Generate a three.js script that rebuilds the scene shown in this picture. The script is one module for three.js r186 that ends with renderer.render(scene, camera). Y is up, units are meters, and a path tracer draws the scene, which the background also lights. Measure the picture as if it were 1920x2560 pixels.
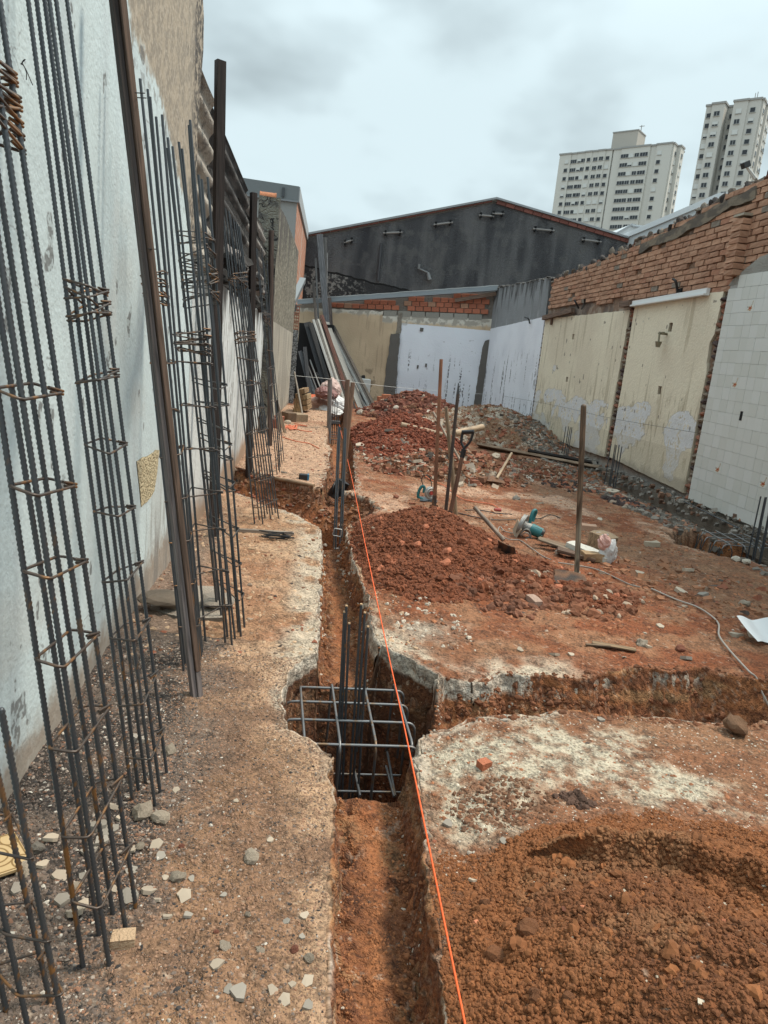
import * as THREE from 'three';
import { mergeGeometries, mergeVertices, toCreasedNormals } from 'three/addons/utils/BufferGeometryUtils.js';
import { RoundedBoxGeometry } from 'three/addons/geometries/RoundedBoxGeometry.js';
import { ConvexGeometry } from 'three/addons/geometries/ConvexGeometry.js';

// ---------- camera, sky, sun, exposure ----------
const scene = new THREE.Scene();
const EYE = 1.6;
const camera = new THREE.PerspectiveCamera(72.09, 0.75, 0.05, 3000);
// +x to the right wall, +y up, the yard runs towards -z; F below is the distance into the yard (z = -F)
const YAW = 0.13234, PITCH = 0.2155, ROLL = 0.09925;
const cy_ = Math.cos(YAW), sy_ = Math.sin(YAW);
const turnIn = (x, y, z) => new THREE.Vector3(x * cy_ + z * sy_, y, -(-x * sy_ + z * cy_));
const FWD = turnIn(0, -Math.sin(PITCH), Math.cos(PITCH));
const UP0 = turnIn(0, Math.cos(PITCH), Math.sin(PITCH)), RT0 = turnIn(1, 0, 0);
const RIGHT = RT0.clone().multiplyScalar(Math.cos(ROLL)).addScaledVector(UP0, Math.sin(ROLL));
const UPV = UP0.clone().multiplyScalar(Math.cos(ROLL)).addScaledVector(RT0, -Math.sin(ROLL));
camera.position.set(0, EYE, 0);
camera.quaternion.setFromRotationMatrix(new THREE.Matrix4().makeBasis(RIGHT, UPV, FWD.clone().negate()));
camera.updateMatrixWorld();
scene.add(camera);

const renderer = new THREE.WebGLRenderer({ antialias: true });
renderer.toneMapping = THREE.LinearToneMapping;
renderer.toneMappingExposure = 2.35;
renderer.shadowMap.enabled = true;

const sun = new THREE.DirectionalLight(0xfff0dc, 1.5);
sun.position.set(14, 22, -9);
sun.target.position.set(1.5, 0, -7);
sun.castShadow = true; sun.shadow.radius = 20; sun.shadow.mapSize.set(2048, 2048);
Object.assign(sun.shadow.camera, { left: -16, right: 16, top: 16, bottom: -16, near: 1, far: 60 });
scene.add(sun, sun.target);

// ---------- noise ----------
function mulberry(a) { return () => { a |= 0; a = a + 0x6D2B79F5 | 0; let t = Math.imul(a ^ a >>> 15, 1 | a); t = t + Math.imul(t ^ t >>> 7, 61 | t) ^ t; return ((t ^ t >>> 14) >>> 0) / 4294967296; }; }
let rnd = mulberry(20250314);
const rr = (a, b) => a + (b - a) * rnd();
const clamp = (x, a = 0, b = 1) => x < a ? a : x > b ? b : x;
const lerp = (a, b, t) => a + (b - a) * t;
const smooth = (a, b, x) => { const t = clamp((x - a) / (b - a)); return t * t * (3 - 2 * t); };
const h3 = (x, y, z) => { let h = Math.imul(x, 374761393) ^ Math.imul(y, 668265263) ^ Math.imul(z, 2147483647 - 1274126177); h = Math.imul(h ^ h >>> 13, 1274126177); h ^= h >>> 16; h = Math.imul(h, 0x7feb352d); return ((h ^ h >>> 15) >>> 0) / 4294967296; };
function n2(x, y, s = 0, px = 0, py = 0) {   // value noise 0..1, periodic when px, py are given
  let xi = Math.floor(x), yi = Math.floor(y); const fx = x - xi, fy = y - yi;
  const u = fx * fx * (3 - 2 * fx), v = fy * fy * (3 - 2 * fy);
  let x1 = xi + 1, y1 = yi + 1;
  if (px) { xi = ((xi % px) + px) % px; x1 = ((x1 % px) + px) % px; yi = ((yi % py) + py) % py; y1 = ((y1 % py) + py) % py; }
  const a = h3(xi, yi, s), b = h3(x1, yi, s), c = h3(xi, y1, s), d = h3(x1, y1, s);
  return a + (b - a) * u + (c - a) * v + (a - b - c + d) * u * v;
}
function fbm(x, y, o = 4, s = 0, px = 0, py = 0) { let a = .5, r = 0, t = 0; for (let i = 0; i < o; i++) { r += a * n2(x, y, s + i, px, py); t += a; a *= .5; x *= 2; y *= 2; px *= 2; py *= 2; } return r / t; }

// ---------- sky: overcast, grey cloud bellies over a bright veil ----------
{
  const w = 1536, h = 768, d = new Float32Array(w * h * 4);
  for (let j = 0; j < h; j++) for (let i = 0; i < w; i++) {
    const el = ((j + .5) / h - .5) * Math.PI, az = ((i + .5) / w - .5) * 2 * Math.PI;
    const y = Math.sin(el), c = Math.cos(el), X = c * Math.cos(az), Z = c * Math.sin(az);
    const k = 1 / (Math.max(y, 0) + .16), u = X * k * 1.5, v = Z * k * 1.5;
    let cl = fbm(u + 7.3 + .6 * fbm(u * .8, v * .8, 3, 40), v + 2.1, 6, 11);
    let dark = smooth(.40, .66, cl) * .85 + .4 * smooth(.5, .75, fbm(u * 2.2 + 3, v * 2.2, 5, 23));
    dark += .35 * (fbm(u * 6 + 1, v * 6 + 3, 4, 27) - .5) * smooth(.05, .3, dark); dark *= smooth(-.02, .26, y) * .9;
    const lum = lerp(.40, .245, clamp(dark)) * (1 + 1.7 * smooth(.3, 1, y));
    const tint = clamp(dark);
    const o = (j * w + i) * 4, g = y < 0 ? .25 : 1;
    d[o] = lum * lerp(.785, .80, tint) * g; d[o + 1] = lum * lerp(.945, .965, tint) * g; d[o + 2] = lum * lerp(1.0, 1.03, tint) * g; d[o + 3] = 1;
  }
  const t = new THREE.DataTexture(d, w, h, THREE.RGBAFormat, THREE.FloatType);
  t.mapping = THREE.EquirectangularReflectionMapping; t.magFilter = THREE.LinearFilter; t.minFilter = THREE.LinearFilter; t.wrapS = THREE.RepeatWrapping; t.needsUpdate = true;
  scene.background = t; scene.environment = t;
}

// ---------- helpers: places, names, things ----------
const P3 = (x, y, F) => new THREE.Vector3(x, y, -F);
const FPX = 1758.9;
const ray = (px, py) => RIGHT.clone().multiplyScalar(px - 960).addScaledVector(UPV, 1280 - py).addScaledVector(FWD, FPX);
const EYEP = new THREE.Vector3(0, EYE, 0);
const onY = (px, py, y) => { const d = ray(px, py); return EYEP.clone().addScaledVector(d, (y - EYE) / d.y); };
const onX = (px, py, x) => { const d = ray(px, py); return EYEP.clone().addScaledVector(d, x / d.x); };
const onF = (px, py, F) => { const d = ray(px, py); return EYEP.clone().addScaledVector(d, F / -d.z); };
const LX = F => -.95 + .02 * F;                       // face of the left wall
const onL = (px, py, off = 0) => { const d = ray(px, py); return EYEP.clone().addScaledVector(d, (-.95 + off) / (d.x + .02 * d.z)); };
const pxOf = v => { const q = v.clone().sub(EYEP), z = q.dot(FWD); return [960 + FPX * q.dot(RIGHT) / z, 1280 - FPX * q.dot(UPV) / z]; };

const used = {};
const numbered = n => { const k = used[n] = (used[n] ?? -1) + 1; return k ? n + '_' + String(k).padStart(3, '0') : n; };
function thing(name, label, category, at, group) {
  const o = new THREE.Group(); o.name = numbered(name); o.position.copy(at); scene.add(o);
  o.userData = { label, category }; if (group) o.userData.group = group;
  return o;
}
function struct(name, at = new THREE.Vector3()) { const o = new THREE.Group(); o.name = numbered(name); o.position.copy(at); o.userData.kind = 'structure'; scene.add(o); return o; }
const wp = o => { const v = o.position.clone(); let p = o.parent; while (p && p !== scene) { v.add(p.position); p = p.parent; } return v; };
// a part: its geometry is given in world metres and moved to the thing's own axes
function part(o, name, geo, mat, label) {
  const g = Array.isArray(geo) ? mergeGeometries(geo.map(noIdx)) : geo;
  const p = wp(o); g.translate(-p.x, -p.y, -p.z);
  const m = new THREE.Mesh(g, mat); m.name = name; m.castShadow = m.receiveShadow = true; if (label) m.userData.label = label;
  o.add(m); return m;
}
function single(name, label, category, geo, mat, at, group) {
  const g = Array.isArray(geo) ? mergeGeometries(geo.map(noIdx)) : geo; g.translate(-at.x, -at.y, -at.z);
  const m = new THREE.Mesh(g, mat); m.name = numbered(name); m.position.copy(at); m.castShadow = m.receiveShadow = true;
  m.userData = { label, category }; if (group) m.userData.group = group;
  scene.add(m); return m;
}
function noIdx(g) { const q = g.index ? g.toNonIndexed() : g; for (const k of Object.keys(q.attributes)) if (!['position', 'normal', 'uv', 'color'].includes(k)) q.deleteAttribute(k); return q; }
// paint vertex colours by a function of world position
function tint(g, fn) {
  const p = g.attributes.position, c = new Float32Array(p.count * 3), v = new THREE.Vector3();
  for (let i = 0; i < p.count; i++) { v.fromBufferAttribute(p, i); const q = fn(v, i); c[3 * i] = q[0]; c[3 * i + 1] = q[1]; c[3 * i + 2] = q[2]; }
  g.setAttribute('color', new THREE.BufferAttribute(c, 3)); return g;
}
const flat = (g, c) => tint(g, () => c);
const mix3 = (a, b, t) => [a[0] + (b[0] - a[0]) * t, a[1] + (b[1] - a[1]) * t, a[2] + (b[2] - a[2]) * t];
// nudge vertices by noise so that edges are not straight; coincident vertices move together
function rough(g, amt, fr = 8, s = 5) {
  const p = g.attributes.position;
  for (let i = 0; i < p.count; i++) {
    const x = p.getX(i), y = p.getY(i), z = p.getZ(i);
    p.setXYZ(i, x + amt * (n2(x * fr + z * fr * .7 + 9, y * fr, s) - .5) * 2, y + amt * (n2(x * fr + 31, y * fr + z * fr, s + 1) - .5) * 2, z + amt * (n2(z * fr + 17, y * fr + x * fr * .6, s + 2) - .5) * 2);
  }
  g.computeVertexNormals(); return g;
}
// a bar of rectangular section from a to b; w across, t deep; side = direction of w
function beam(a, b, w, t, side = new THREE.Vector3(1, 0, 0), segs = 1, bevel = .0015) {
  const len = a.distanceTo(b), g = bevel ? new RoundedBoxGeometry(w, len, t, 1, bevel) : new THREE.BoxGeometry(w, len, t, 1, segs, 1);
  const yv = b.clone().sub(a).normalize(), xv = side.clone().addScaledVector(yv, -side.dot(yv)).normalize(), zv = xv.clone().cross(yv);
  const uv = g.attributes.uv, p = g.attributes.position, n = g.attributes.normal;
  for (let i = 0; i < uv.count; i++) uv.setXY(i, Math.abs(n.getX(i)) > .7 ? p.getZ(i) + .3 : p.getX(i), p.getY(i));
  g.applyMatrix4(new THREE.Matrix4().makeBasis(xv, yv, zv).setPosition(a.clone().add(b).multiplyScalar(.5)));
  return g;
}
// a round bar from a to b, optionally tapered
function rod(a, b, r, r2 = r, n = 8, segs = 1, caps = true) {
  const len = a.distanceTo(b), g = new THREE.CylinderGeometry(r2, r, len, n, segs, !caps);
  const uv = g.attributes.uv; for (let i = 0; i < uv.count; i++) uv.setXY(i, uv.getX(i) * 6.28 * r, uv.getY(i) * len);
  const yv = b.clone().sub(a).normalize();
  g.applyQuaternion(new THREE.Quaternion().setFromUnitVectors(new THREE.Vector3(0, 1, 0), yv)); g.translate((a.x + b.x) / 2, (a.y + b.y) / 2, (a.z + b.z) / 2);
  return g;
}
const cable = (pts, r, n = 60, s = 6, ten = .5) => new THREE.TubeGeometry(new THREE.CatmullRomCurve3(pts, false, 'catmullrom', ten), n, r, s);
// irregular stone
function stoneGeo(seed, det = 1, flatten = .7) {
  const g = mergeVertices(new THREE.IcosahedronGeometry(1, det).deleteAttribute('normal').deleteAttribute('uv')), p = g.attributes.position;
  for (let i = 0; i < p.count; i++) { const x = p.getX(i), y = p.getY(i), z = p.getZ(i); let k = .62 + .75 * n2(x * 1.3 + seed * 7, y * 1.3 + z * 1.9 + seed, 77); if (x > .55) k *= .8; if (y < -.4) k *= .8; p.setXYZ(i, x * k, y * k * flatten, z * k * .85); }
  const q = g.toNonIndexed(); q.computeVertexNormals(); const n = q.attributes.position.count, uv = new Float32Array(n * 2);
  for (let i = 0; i < n; i++) { uv[2 * i] = q.attributes.position.getX(i); uv[2 * i + 1] = q.attributes.position.getZ(i) + q.attributes.position.getY(i); }
  q.setAttribute('uv', new THREE.BufferAttribute(uv, 2)); return q;
}
// ---------- textures ----------
function tex(w, h, fn, srgb = false) {
  const d = new Uint8Array(w * h * 4);
  for (let j = 0; j < h; j++) for (let i = 0; i < w; i++) {
    const q = fn(i / w, j / h), o = (j * w + i) * 4;
    if (typeof q === 'number') { d[o] = d[o + 1] = d[o + 2] = clamp(q) * 255; } else { d[o] = clamp(q[0]) * 255; d[o + 1] = clamp(q[1]) * 255; d[o + 2] = clamp(q[2]) * 255; }
    d[o + 3] = 255;
  }
  const t = new THREE.DataTexture(d, w, h); t.wrapS = t.wrapT = THREE.RepeatWrapping; t.magFilter = THREE.LinearFilter; t.minFilter = THREE.LinearMipmapLinearFilter; t.generateMipmaps = true;
  if (srgb) t.colorSpace = THREE.SRGBColorSpace; t.needsUpdate = true; return t;
}
const tiled = (t, rx, ry = rx) => { const c = t.clone(); c.repeat.set(rx, ry); c.needsUpdate = true; return c; };
const s8 = c => c.map(x => x <= .0031308 ? x * 12.92 : 1.055 * Math.pow(Math.max(x, 0), 1 / 2.4) - .055);   // linear colour to sRGB for a colour map
// grain tiles, 0..1
const T_soil = tex(512, 512, (u, v) => { const a = fbm(u * 24, v * 24, 4, 3, 24, 24), b = fbm(u * 96, v * 96, 2, 9, 96, 96); return clamp(.5 + (a - .5) * 1.3 + (b - .5) * 1.1); });
const T_soilC = tex(512, 512, (u, v) => { const a = fbm(u * 10, v * 10, 4, 13, 10, 10), b = fbm(u * 80, v * 80, 3, 19, 80, 80); const k = clamp(.9 + (a - .5) * .45 + (b - .5) * .8, .35, 1); const w = smooth(.7, .78, fbm(u * 64, v * 64, 2, 29, 64, 64)) * .25; return [k + w * .3, k * .98 + w * .25, k * .96 + w * .2]; }, true);
const T_plaster = tex(512, 512, (u, v) => { const a = fbm(u * 40, v * 40, 4, 31, 40, 40), b = fbm(u * 8, v * 8, 3, 35, 8, 8); return clamp(.5 + (a - .5) * 1.5 + (b - .5) * .3); });
const T_cast = tex(512, 512, (u, v) => { const a = smooth(.4, .62, fbm(u * 48, v * 48, 3, 41, 48, 48)); return clamp(.15 + .7 * a + .25 * n2(u * 200, v * 200, 2, 200, 200)); });
const T_wood = tex(256, 1024, (u, v) => { const w = fbm(u * 6 + .0, v * 3, 3, 51, 6, 3); const g = .5 + .5 * Math.sin((u * 9 + w * 3.2) * 6.283); return clamp(.62 + .3 * (g - .5) + (fbm(u * 64, v * 8, 3, 55, 64, 8) - .5) * .7); });
const T_fine = tex(256, 256, (u, v) => clamp(.5 + (fbm(u * 32, v * 32, 4, 61, 32, 32) - .5) * 1.6));
const std = o => new THREE.MeshStandardMaterial({ roughness: .9, ...o });
const M = {
  soil: std({ vertexColors: true, map: tiled(T_soilC, 1.4), bumpMap: tiled(T_soil, 2.2), bumpScale: .006, roughness: .97 }),
  stone: std({ vertexColors: true, roughness: .95 }),
  rebar: std({ vertexColors: true, roughness: .42, metalness: .45 }),
  wire: std({ color: 0x2b2c2e, roughness: .55, metalness: .5 }),
  vc: std({ vertexColors: true, roughness: .85, bumpMap: tiled(T_fine, 6), bumpScale: .004 }),
  vcs: std({ vertexColors: true, roughness: .6 }),
  dark: std({ color: 0x0b0b0c, roughness: .9 }),
  steel: std({ color: new THREE.Color().setRGB(.07, .075, .08), roughness: .42, metalness: .6 }),
  rustSteel: std({ vertexColors: true, roughness: .7, metalness: .3, bumpMap: tiled(T_fine, 10), bumpScale: .002 }),
  tealPl: std({ color: new THREE.Color().setRGB(.02, .15, .16), roughness: .4, bumpMap: tiled(T_fine, 30), bumpScale: .0006 }),
  alu: std({ color: new THREE.Color().setRGB(.5, .5, .48), roughness: .4, metalness: .6 }),
  blackPl: std({ color: new THREE.Color().setRGB(.015, .015, .016), roughness: .45 }),
  orange: std({ color: new THREE.Color().setRGB(.85, .13, .03), roughness: .6 }),
  wood: std({ vertexColors: true, map: tiled(T_wood, 2.5, .8), bumpMap: tiled(T_wood, 2.5, .8), bumpScale: .002, roughness: .85 }),
  woodS: std({ vertexColors: true, map: tiled(T_wood, 8, 1), roughness: .65 }),
};
const WOODC = { dark: [.07, .05, .045], brown: [.22, .14, .10], grey: [.16, .15, .15], red: [.25, .09, .05], pale: [.50, .36, .23], dusty: [.33, .25, .19] };
// ---------- the ground: earth cut by trenches and pits, heaps of soil and rubble ----------
const poly = s => s.map(p => [p[0], p[1]]);
const CUTS = [   // [outline (x, F), depth, wall width]
  [poly([[.15, -3], [.17, 1.4], [.205, 1.9], [.22, 2.3], [.21, 2.8], [.58, 2.8], [.565, 2.5], [.54, 2.1], [.5, 1.8], [.465, 1.4], [.44, -3]]), .21, .035],
  [poly([[.2, 2.58], [.17, 2.68], [.03, 2.78], [.01, 3.05], [.035, 3.3], [.1, 3.45], [.18, 3.58], [.56, 3.72], [.83, 3.38], [.76, 3.1], [.66, 2.82], [.585, 2.6]]), .95, .05],
  [poly([[.17, 3.5], [.2, 4.0], [.215, 4.57], [.245, 5.2], [.26, 6.5], [.5, 6.5], [.51, 6.0], [.55, 4.5], [.515, 3.9], [.57, 3.6]]), .24, .04],
  [poly([[.27, 6.3], [.1, 6.72], [-.13, 7.05], [-.54, 7.6], [-1.1, 7.95], [-1.1, 9.3], [-.35, 8.85], [.3, 8.3], [.62, 8.25], [.9, 7.95], [.92, 7.4], [.75, 6.95], [.5, 6.35]]), .4, .3],
  [poly([[.24, 6.45], [.02, 6.9], [-.18, 7.25], [-.1, 7.75], [.25, 8.0], [.6, 7.95], [.84, 7.6], [.8, 7.15], [.62, 6.8], [.52, 6.45]]), .8, .08],
  [poly([[.3, 7.9], [.36, 8.8], [.48, 10.0], [.49, 11.0], [.57, 11.6], [.5, 12.2], [.56, 13.5], [.68, 16], [.72, 18.6], [1.1, 18.6], [1.06, 15], [.98, 12], [.88, 10.6], [.8, 9.2], [.74, 8.4]]), .34, .06],
  [poly([[.6, 2.75], [.7, 2.80], [.95, 2.95], [1.38, 3.03], [1.9, 3.0], [2.6, 2.98], [3.5, 3.0], [5.6, 3.1], [5.6, 3.75], [3.3, 3.62], [2.83, 3.52], [2.4, 3.62], [1.95, 3.56], [1.55, 3.42], [1.2, 3.44], [1.0, 3.3], [.83, 3.36]]), .3, .13],
  [poly([[4.02, 6.75], [4.25, 6.35], [4.5, 6.1], [4.8, 5.85], [5.5, 5.4], [5.5, 7.3], [4.6, 7.5], [4.15, 7.2]]), .45, .07],
  [poly([[4.75, 7.2], [4.7, 9], [4.72, 11.4], [5.5, 11.4], [5.5, 7.2]]), .12, .2],
];
function sdPoly(P, x, y) {     // > 0 inside
  let d = 1e9, s = -1;
  for (let i = 0, j = P.length - 1; i < P.length; j = i++) {
    const ax = P[j][0], ay = P[j][1], ex = P[i][0] - ax, ey = P[i][1] - ay, wx = x - ax, wy = y - ay;
    const t = clamp((wx * ex + wy * ey) / (ex * ex + ey * ey)), dx = wx - ex * t, dy = wy - ey * t; d = Math.min(d, dx * dx + dy * dy);
    if ((P[i][1] > y) !== (P[j][1] > y) && x < (P[j][0] - P[i][0]) * (y - P[i][1]) / (P[j][1] - P[i][1]) + P[i][0]) s = -s;
  }
  return s * Math.sqrt(d);
}
for (const c of CUTS) { const xs = c[0].map(p => p[0]), ys = c[0].map(p => p[1]); c.box = [Math.min(...xs) - .3, Math.max(...xs) + .3, Math.min(...ys) - .3, Math.max(...ys) + .3]; }
// heaps: [x, F, height, radius x, radius F, turn, sharpness]
const HEAPS = [
  { id: 1, b: [[1.25, 1.2, .3, .78, .85, .2], [1.75, 1.45, .25, .5, .62, .5], [1.05, 1.75, .12, .42, .36, 0], [.78, 1.35, .06, .34, .6, 0]] },
  { id: 2, b: [[1.22, 5.75, .36, .72, 1.15, .1], [1.0, 5.1, .16, .45, .7, 0], [1.75, 5.2, .14, .55, .55, .3], [2.25, 4.75, .07, .45, .35, 0]] },
  { id: 3, b: [[2.05, 13.2, .46, 1.05, 1.8, 0], [1.6, 12.0, .2, .6, 1.1, 0]] },
  { id: 4, b: [[2.85, 17.2, .62, 1.3, 1.5, 0], [2.6, 18.6, .4, .8, 1.2, 0], [3.4, 16.8, .4, 1.0, 1.2, 0]] },
  { id: 5, b: [[4.1, 15.6, .5, 1.7, 2.6, .2], [2.4, 10.3, .3, 1.1, 1.1, .2], [3.3, 11.0, .18, 1.4, 1.0, .2], [1.55, 10.2, .15, .5, .7, 0]] },
];
const bump2 = (x, F, q) => { const dx = x - q[0], dy = F - q[1], c = Math.cos(q[5]), s = Math.sin(q[5]); const a = (dx * c + dy * s) / q[3], b = (-dx * s + dy * c) / q[4]; const r = Math.sqrt(a * a + b * b); return r > 1.25 ? 0 : q[2] * smooth(1.25, .0, r) ; };
const SCARP = poly([[1.02, 1.85], [1.2, 1.78], [1.33, 1.6], [1.42, 1.42], [1.5, 1.2], [1.56, .9]]);
function scarpAt(x, F) { let d = 1e9, sgn = 1; for (let i = 1; i < SCARP.length; i++) { const [ax, ay] = SCARP[i - 1], ex = SCARP[i][0] - ax, ey = SCARP[i][1] - ay, wx = x - ax, wy = F - ay, t = clamp((wx * ex + wy * ey) / (ex * ex + ey * ey)), q = Math.hypot(wx - ex * t, wy - ey * t); if (q < d) { d = q; sgn = ex * wy - ey * wx > 0 ? 1 : -1; } } return d * sgn; }
function heapAt(x, F) { let best = 0, id = 0; for (const H of HEAPS) { let h = 0; for (const q of H.b) h = Math.max(h, bump2(x, F, q)) ; if (H.id === 1 && h > .05) { const d = scarpAt(x, F) + .05 * (fbm(x * 6, F * 6, 3, 175) - .5); h += .07 * smooth(-.02, .035, d) * smooth(.42, .1, d) * smooth(.05, .12, h) - .035 * smooth(.02, -.05, d) * smooth(-.3, -.08, d); } if (h > best) { best = h; id = H.id; } } return [best, id]; }
function baseH(x, F) {
  let h = .2 * smooth(9.5, 17, F) + .03 * (fbm(x * .9 + 5, F * .9, 3, 71) - .5) * 2;
  h += .12 * smooth(3.6, 4.6, x) * smooth(11, 14, F);
  h += .02 * smooth(-.2, -.8, x) * smooth(2.9, 3.4, F);
  h += .045 * smooth(.62, .95, x) * smooth(3.0, 2.2, F);
  return h;
}
const grainAmp = (x, F, id) => id === 1 ? .017 : id === 2 ? .026 : id >= 3 ? .06 : x < .1 && F < 3.4 ? .011 : x > 1 && F < 3 ? .010 : .012;
function cutAt(x, F, fine = true) {     // depth cut away, and distance inside the nearest cut (negative outside)
  let dep = 0, near = -1;
  for (const c of CUTS) {
    const B = c.box; if (x < B[0] || x > B[1] || F < B[2] || F > B[3]) continue;
    let d = sdPoly(c[0], x, F);
    if (fine) d += (n2(x * 9, F * 9, 83) - .5) * .07 * Math.min(1, c[2] * 9) + (n2(x * 30, F * 30, 84) - .5) * .022;
    if (d > near) near = d;
    if (d > 0) dep = Math.max(dep, c[1] * Math.pow(clamp(d / c[2]), c[2] > .1 ? .75 : .55));
  }
  return [dep, near];
}
const heightAt = (x, F, fine = true) => {
  const [hp, id] = heapAt(x, F), [dep, near] = cutAt(x, F, fine);
  let h = baseH(x, F) + hp * (near > 0 ? .15 : smooth(0, .12, -near)) - dep;
  if (fine) {
    const a = grainAmp(x, F, hp > .03 ? id : 0);
    h += a * (fbm(x * 14, F * 14, 3, 91) - .5) * 2 + a * .7 * (n2(x * 47, F * 47, 95) - .5);
    if (hp > .03) h += a * .8 * (Math.pow(n2(x * 22 + 7, F * 22, 98), 2) - .3) + (id < 3 ? .0035 * (n2(x * 95, F * 95, 99) - .5) * 2 : 0);
    if (dep > .05) h += .03 * (fbm(x * 11, F * 11, 3, 101) - .5) + (near < .1 ? .09 * (fbm(x * 25, F * 25, 2, 103) - .5) * smooth(.0, .3, dep) : 0);
  }
  return h;
};
const G = (x, F, up = 0) => new THREE.Vector3(x, heightAt(x, F) + up, -F);
function onG(px, py, up = 0) {          // where a line of sight meets the ground
  const d = ray(px, py); d.divideScalar(-d.z); let F = .6, prev = F;
  for (; F < 24; F += Math.max(.01, F * .006)) { const y = EYE + d.y * F; if (y <= heightAt(d.x * F, F, false) + up) break; prev = F; }
  return new THREE.Vector3(d.x * F, heightAt(d.x * F, F, false) + up, -F);
}
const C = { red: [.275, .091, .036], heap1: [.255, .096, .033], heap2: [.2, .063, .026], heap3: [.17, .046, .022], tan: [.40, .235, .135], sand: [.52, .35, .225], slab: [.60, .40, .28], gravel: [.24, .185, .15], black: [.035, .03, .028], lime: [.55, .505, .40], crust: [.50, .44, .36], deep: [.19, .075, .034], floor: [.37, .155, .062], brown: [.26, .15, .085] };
const LIME = poly([[.62, 2.0], [.62, 2.6], [.72, 2.78], [1.1, 2.92], [1.6, 2.85], [1.75, 2.55], [1.9, 2.2], [2.3, 1.9], [2.2, 1.8], [1.7, 2.12], [1.3, 2.25], [1.0, 2.28], [.85, 2.05]]);
function soilColor(x, F, h) {
  const [hp, id] = heapAt(x, F), [dep, near] = cutAt(x, F), big = fbm(x * 1.1 + 3, F * 1.1, 4, 111), mid = fbm(x * 5, F * 5, 4, 113), fin = fbm(x * 26, F * 26, 3, 117), spk = n2(x * 70, F * 70, 119);
  let c;
  if (x < .25 && F < 3.7) {
    c = mix3([.21, .125, .078], [.30, .18, .105], smooth(.35, .65, mid)); c = mix3(c, C.tan, smooth(.42, .6, big) * .45);
    c = mix3(c, C.gravel.map(q => q * .75), smooth(-.18, -.5, x + (mid - .5) * .5));
    c = mix3(c, C.sand, smooth(.24, .05, -near) * smooth(.25, .55, mid) * (F > 1.6 ? .8 : .5)); c = mix3(c, C.sand, smooth(2.75, 3.3, F) * smooth(.35, .6, mid) * smooth(-.6, -.2, x) * .75);
    c = mix3(c, C.black, smooth(.5, .62, fbm(x * 6 + 2, F * 6, 3, 121)) * smooth(-.25, -.45, x) * .85);
  } else if (x < .9 && x < .3 + .05 * F && F < 18) {
    c = mix3(C.tan, C.sand, smooth(.35, .7, mid)); c = mix3(c, C.slab, smooth(6.6, 8.5, F) * .85);
    c = mix3(c, C.red, smooth(.55, .75, big) * .5); c = mix3(c, C.gravel, smooth(-.38, -.7, x) * smooth(8, 5, F) * .8);
  } else {
    c = mix3(C.red, C.tan, smooth(.42, .66, mid) * .55);
    c = mix3(c, C.brown, smooth(.45, .7, big) * .6);
    c = mix3(c, C.slab, smooth(.56, .7, fbm(x * 1.7, F * 1.7, 4, 127)) * smooth(5.5, 7.5, F) * smooth(11, 9, F) * .8);
    if (F < 3.3) { c = mix3(c, C.brown, .55); const L = sdPoly(LIME, x, F) + (mid - .5) * .5 + (fin - .5) * .22; c = mix3(c, C.lime, smooth(-.06, .2, L) * (.3 + .7 * smooth(.36, .56, fin * .6 + mid * .4))); }
    else if (F < 4.6) { const L = .28 - Math.hypot((x - .85) / 1.2, (F - 4.0) / .9) + (mid - .5) * .7; c = mix3(c, C.crust, smooth(0, .25, L) * .8); }
  }
  if (x > .42 && F < 2.3 && hp < .06) { const q = smooth(.0, .18, 2.04 + .18 * (x - .6) - F + (mid - .5) * .5 + (fin - .5) * .15); c = mix3(c, mix3(C.heap1, [.17, .085, .05], smooth(.45, .6, mid) * .5), q * .9); }
  if (hp > .025) { const k = smooth(.02, .06, hp + (mid - .5) * .05); const hc = id === 1 ? mix3(C.heap1, [.16, .06, .024], smooth(.42, .62, fbm(x * 3 + 9, F * 3, 3, 171)) * .6) : id === 2 ? C.heap2 : id === 5 ? mix3(C.brown, C.crust, smooth(.42, .66, mid)) : C.heap3; c = mix3(c, id === 4 ? mix3(hc, C.black, .4) : hc, k); }
  if (dep > .03) { const q = fbm((x + F) * 9, h * 22, 4, 133), q2 = n2((x - F) * 30, h * 60, 135); c = mix3(mix3(C.deep, C.floor, smooth(.38, .62, q) * .8), [.34, .22, .12], smooth(.55, .75, q) * .5); if (q2 > .8) c = mix3(c, C.crust, .3); c = mix3(c, mix3(C.floor, C.red, smooth(.35, .65, mid) * .6), smooth(.1, .16, near)); }
  else if (near > -.09 && F < 13 && id !== 2 && x < 1.4) c = mix3(c, C.crust, smooth(-.075, -.01, near + (mid - .5) * .09) * (.35 + .6 * smooth(.45, .6, fbm(x * 3, F * 3, 3, 131))) * (F > 2.4 ? 1 : x > .4 ? .35 : .1));
  if (near > -.26 && near < .0 && dep < .02) { const R = Math.max(smooth(.55, .2, Math.hypot(x - .78, (F - 3.62) * 1.0)), smooth(.5, .2, Math.hypot((x - 1.2) * .8, F - 3.6)), smooth(.3, .12, Math.hypot(x - .08, F - 3.65)), F > 3.6 && F < 6.6 && x < .3 ? .9 : 0); c = mix3(c, [.60, .52, .41], R * smooth(.28, .5, mid) * smooth(-.26, -.1, near)); }
  if (dep > .01 && near < .12 && F > 2.6 && F < 6.5) { const q = smooth(-.11, -.05, h - baseH(x, F) + .05 * (fbm((x + F) * 12, 3, 3, 137) - .5)); c = mix3(c, mix3([.56, .52, .45], [.33, .29, .24], fbm((x - F) * 30, h * 50, 3, 139)), q * smooth(.38, .5, fbm(x * 2.2, F * 2.2, 3, 141) + (F < 3.8 ? .1 : 0))); }
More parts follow.
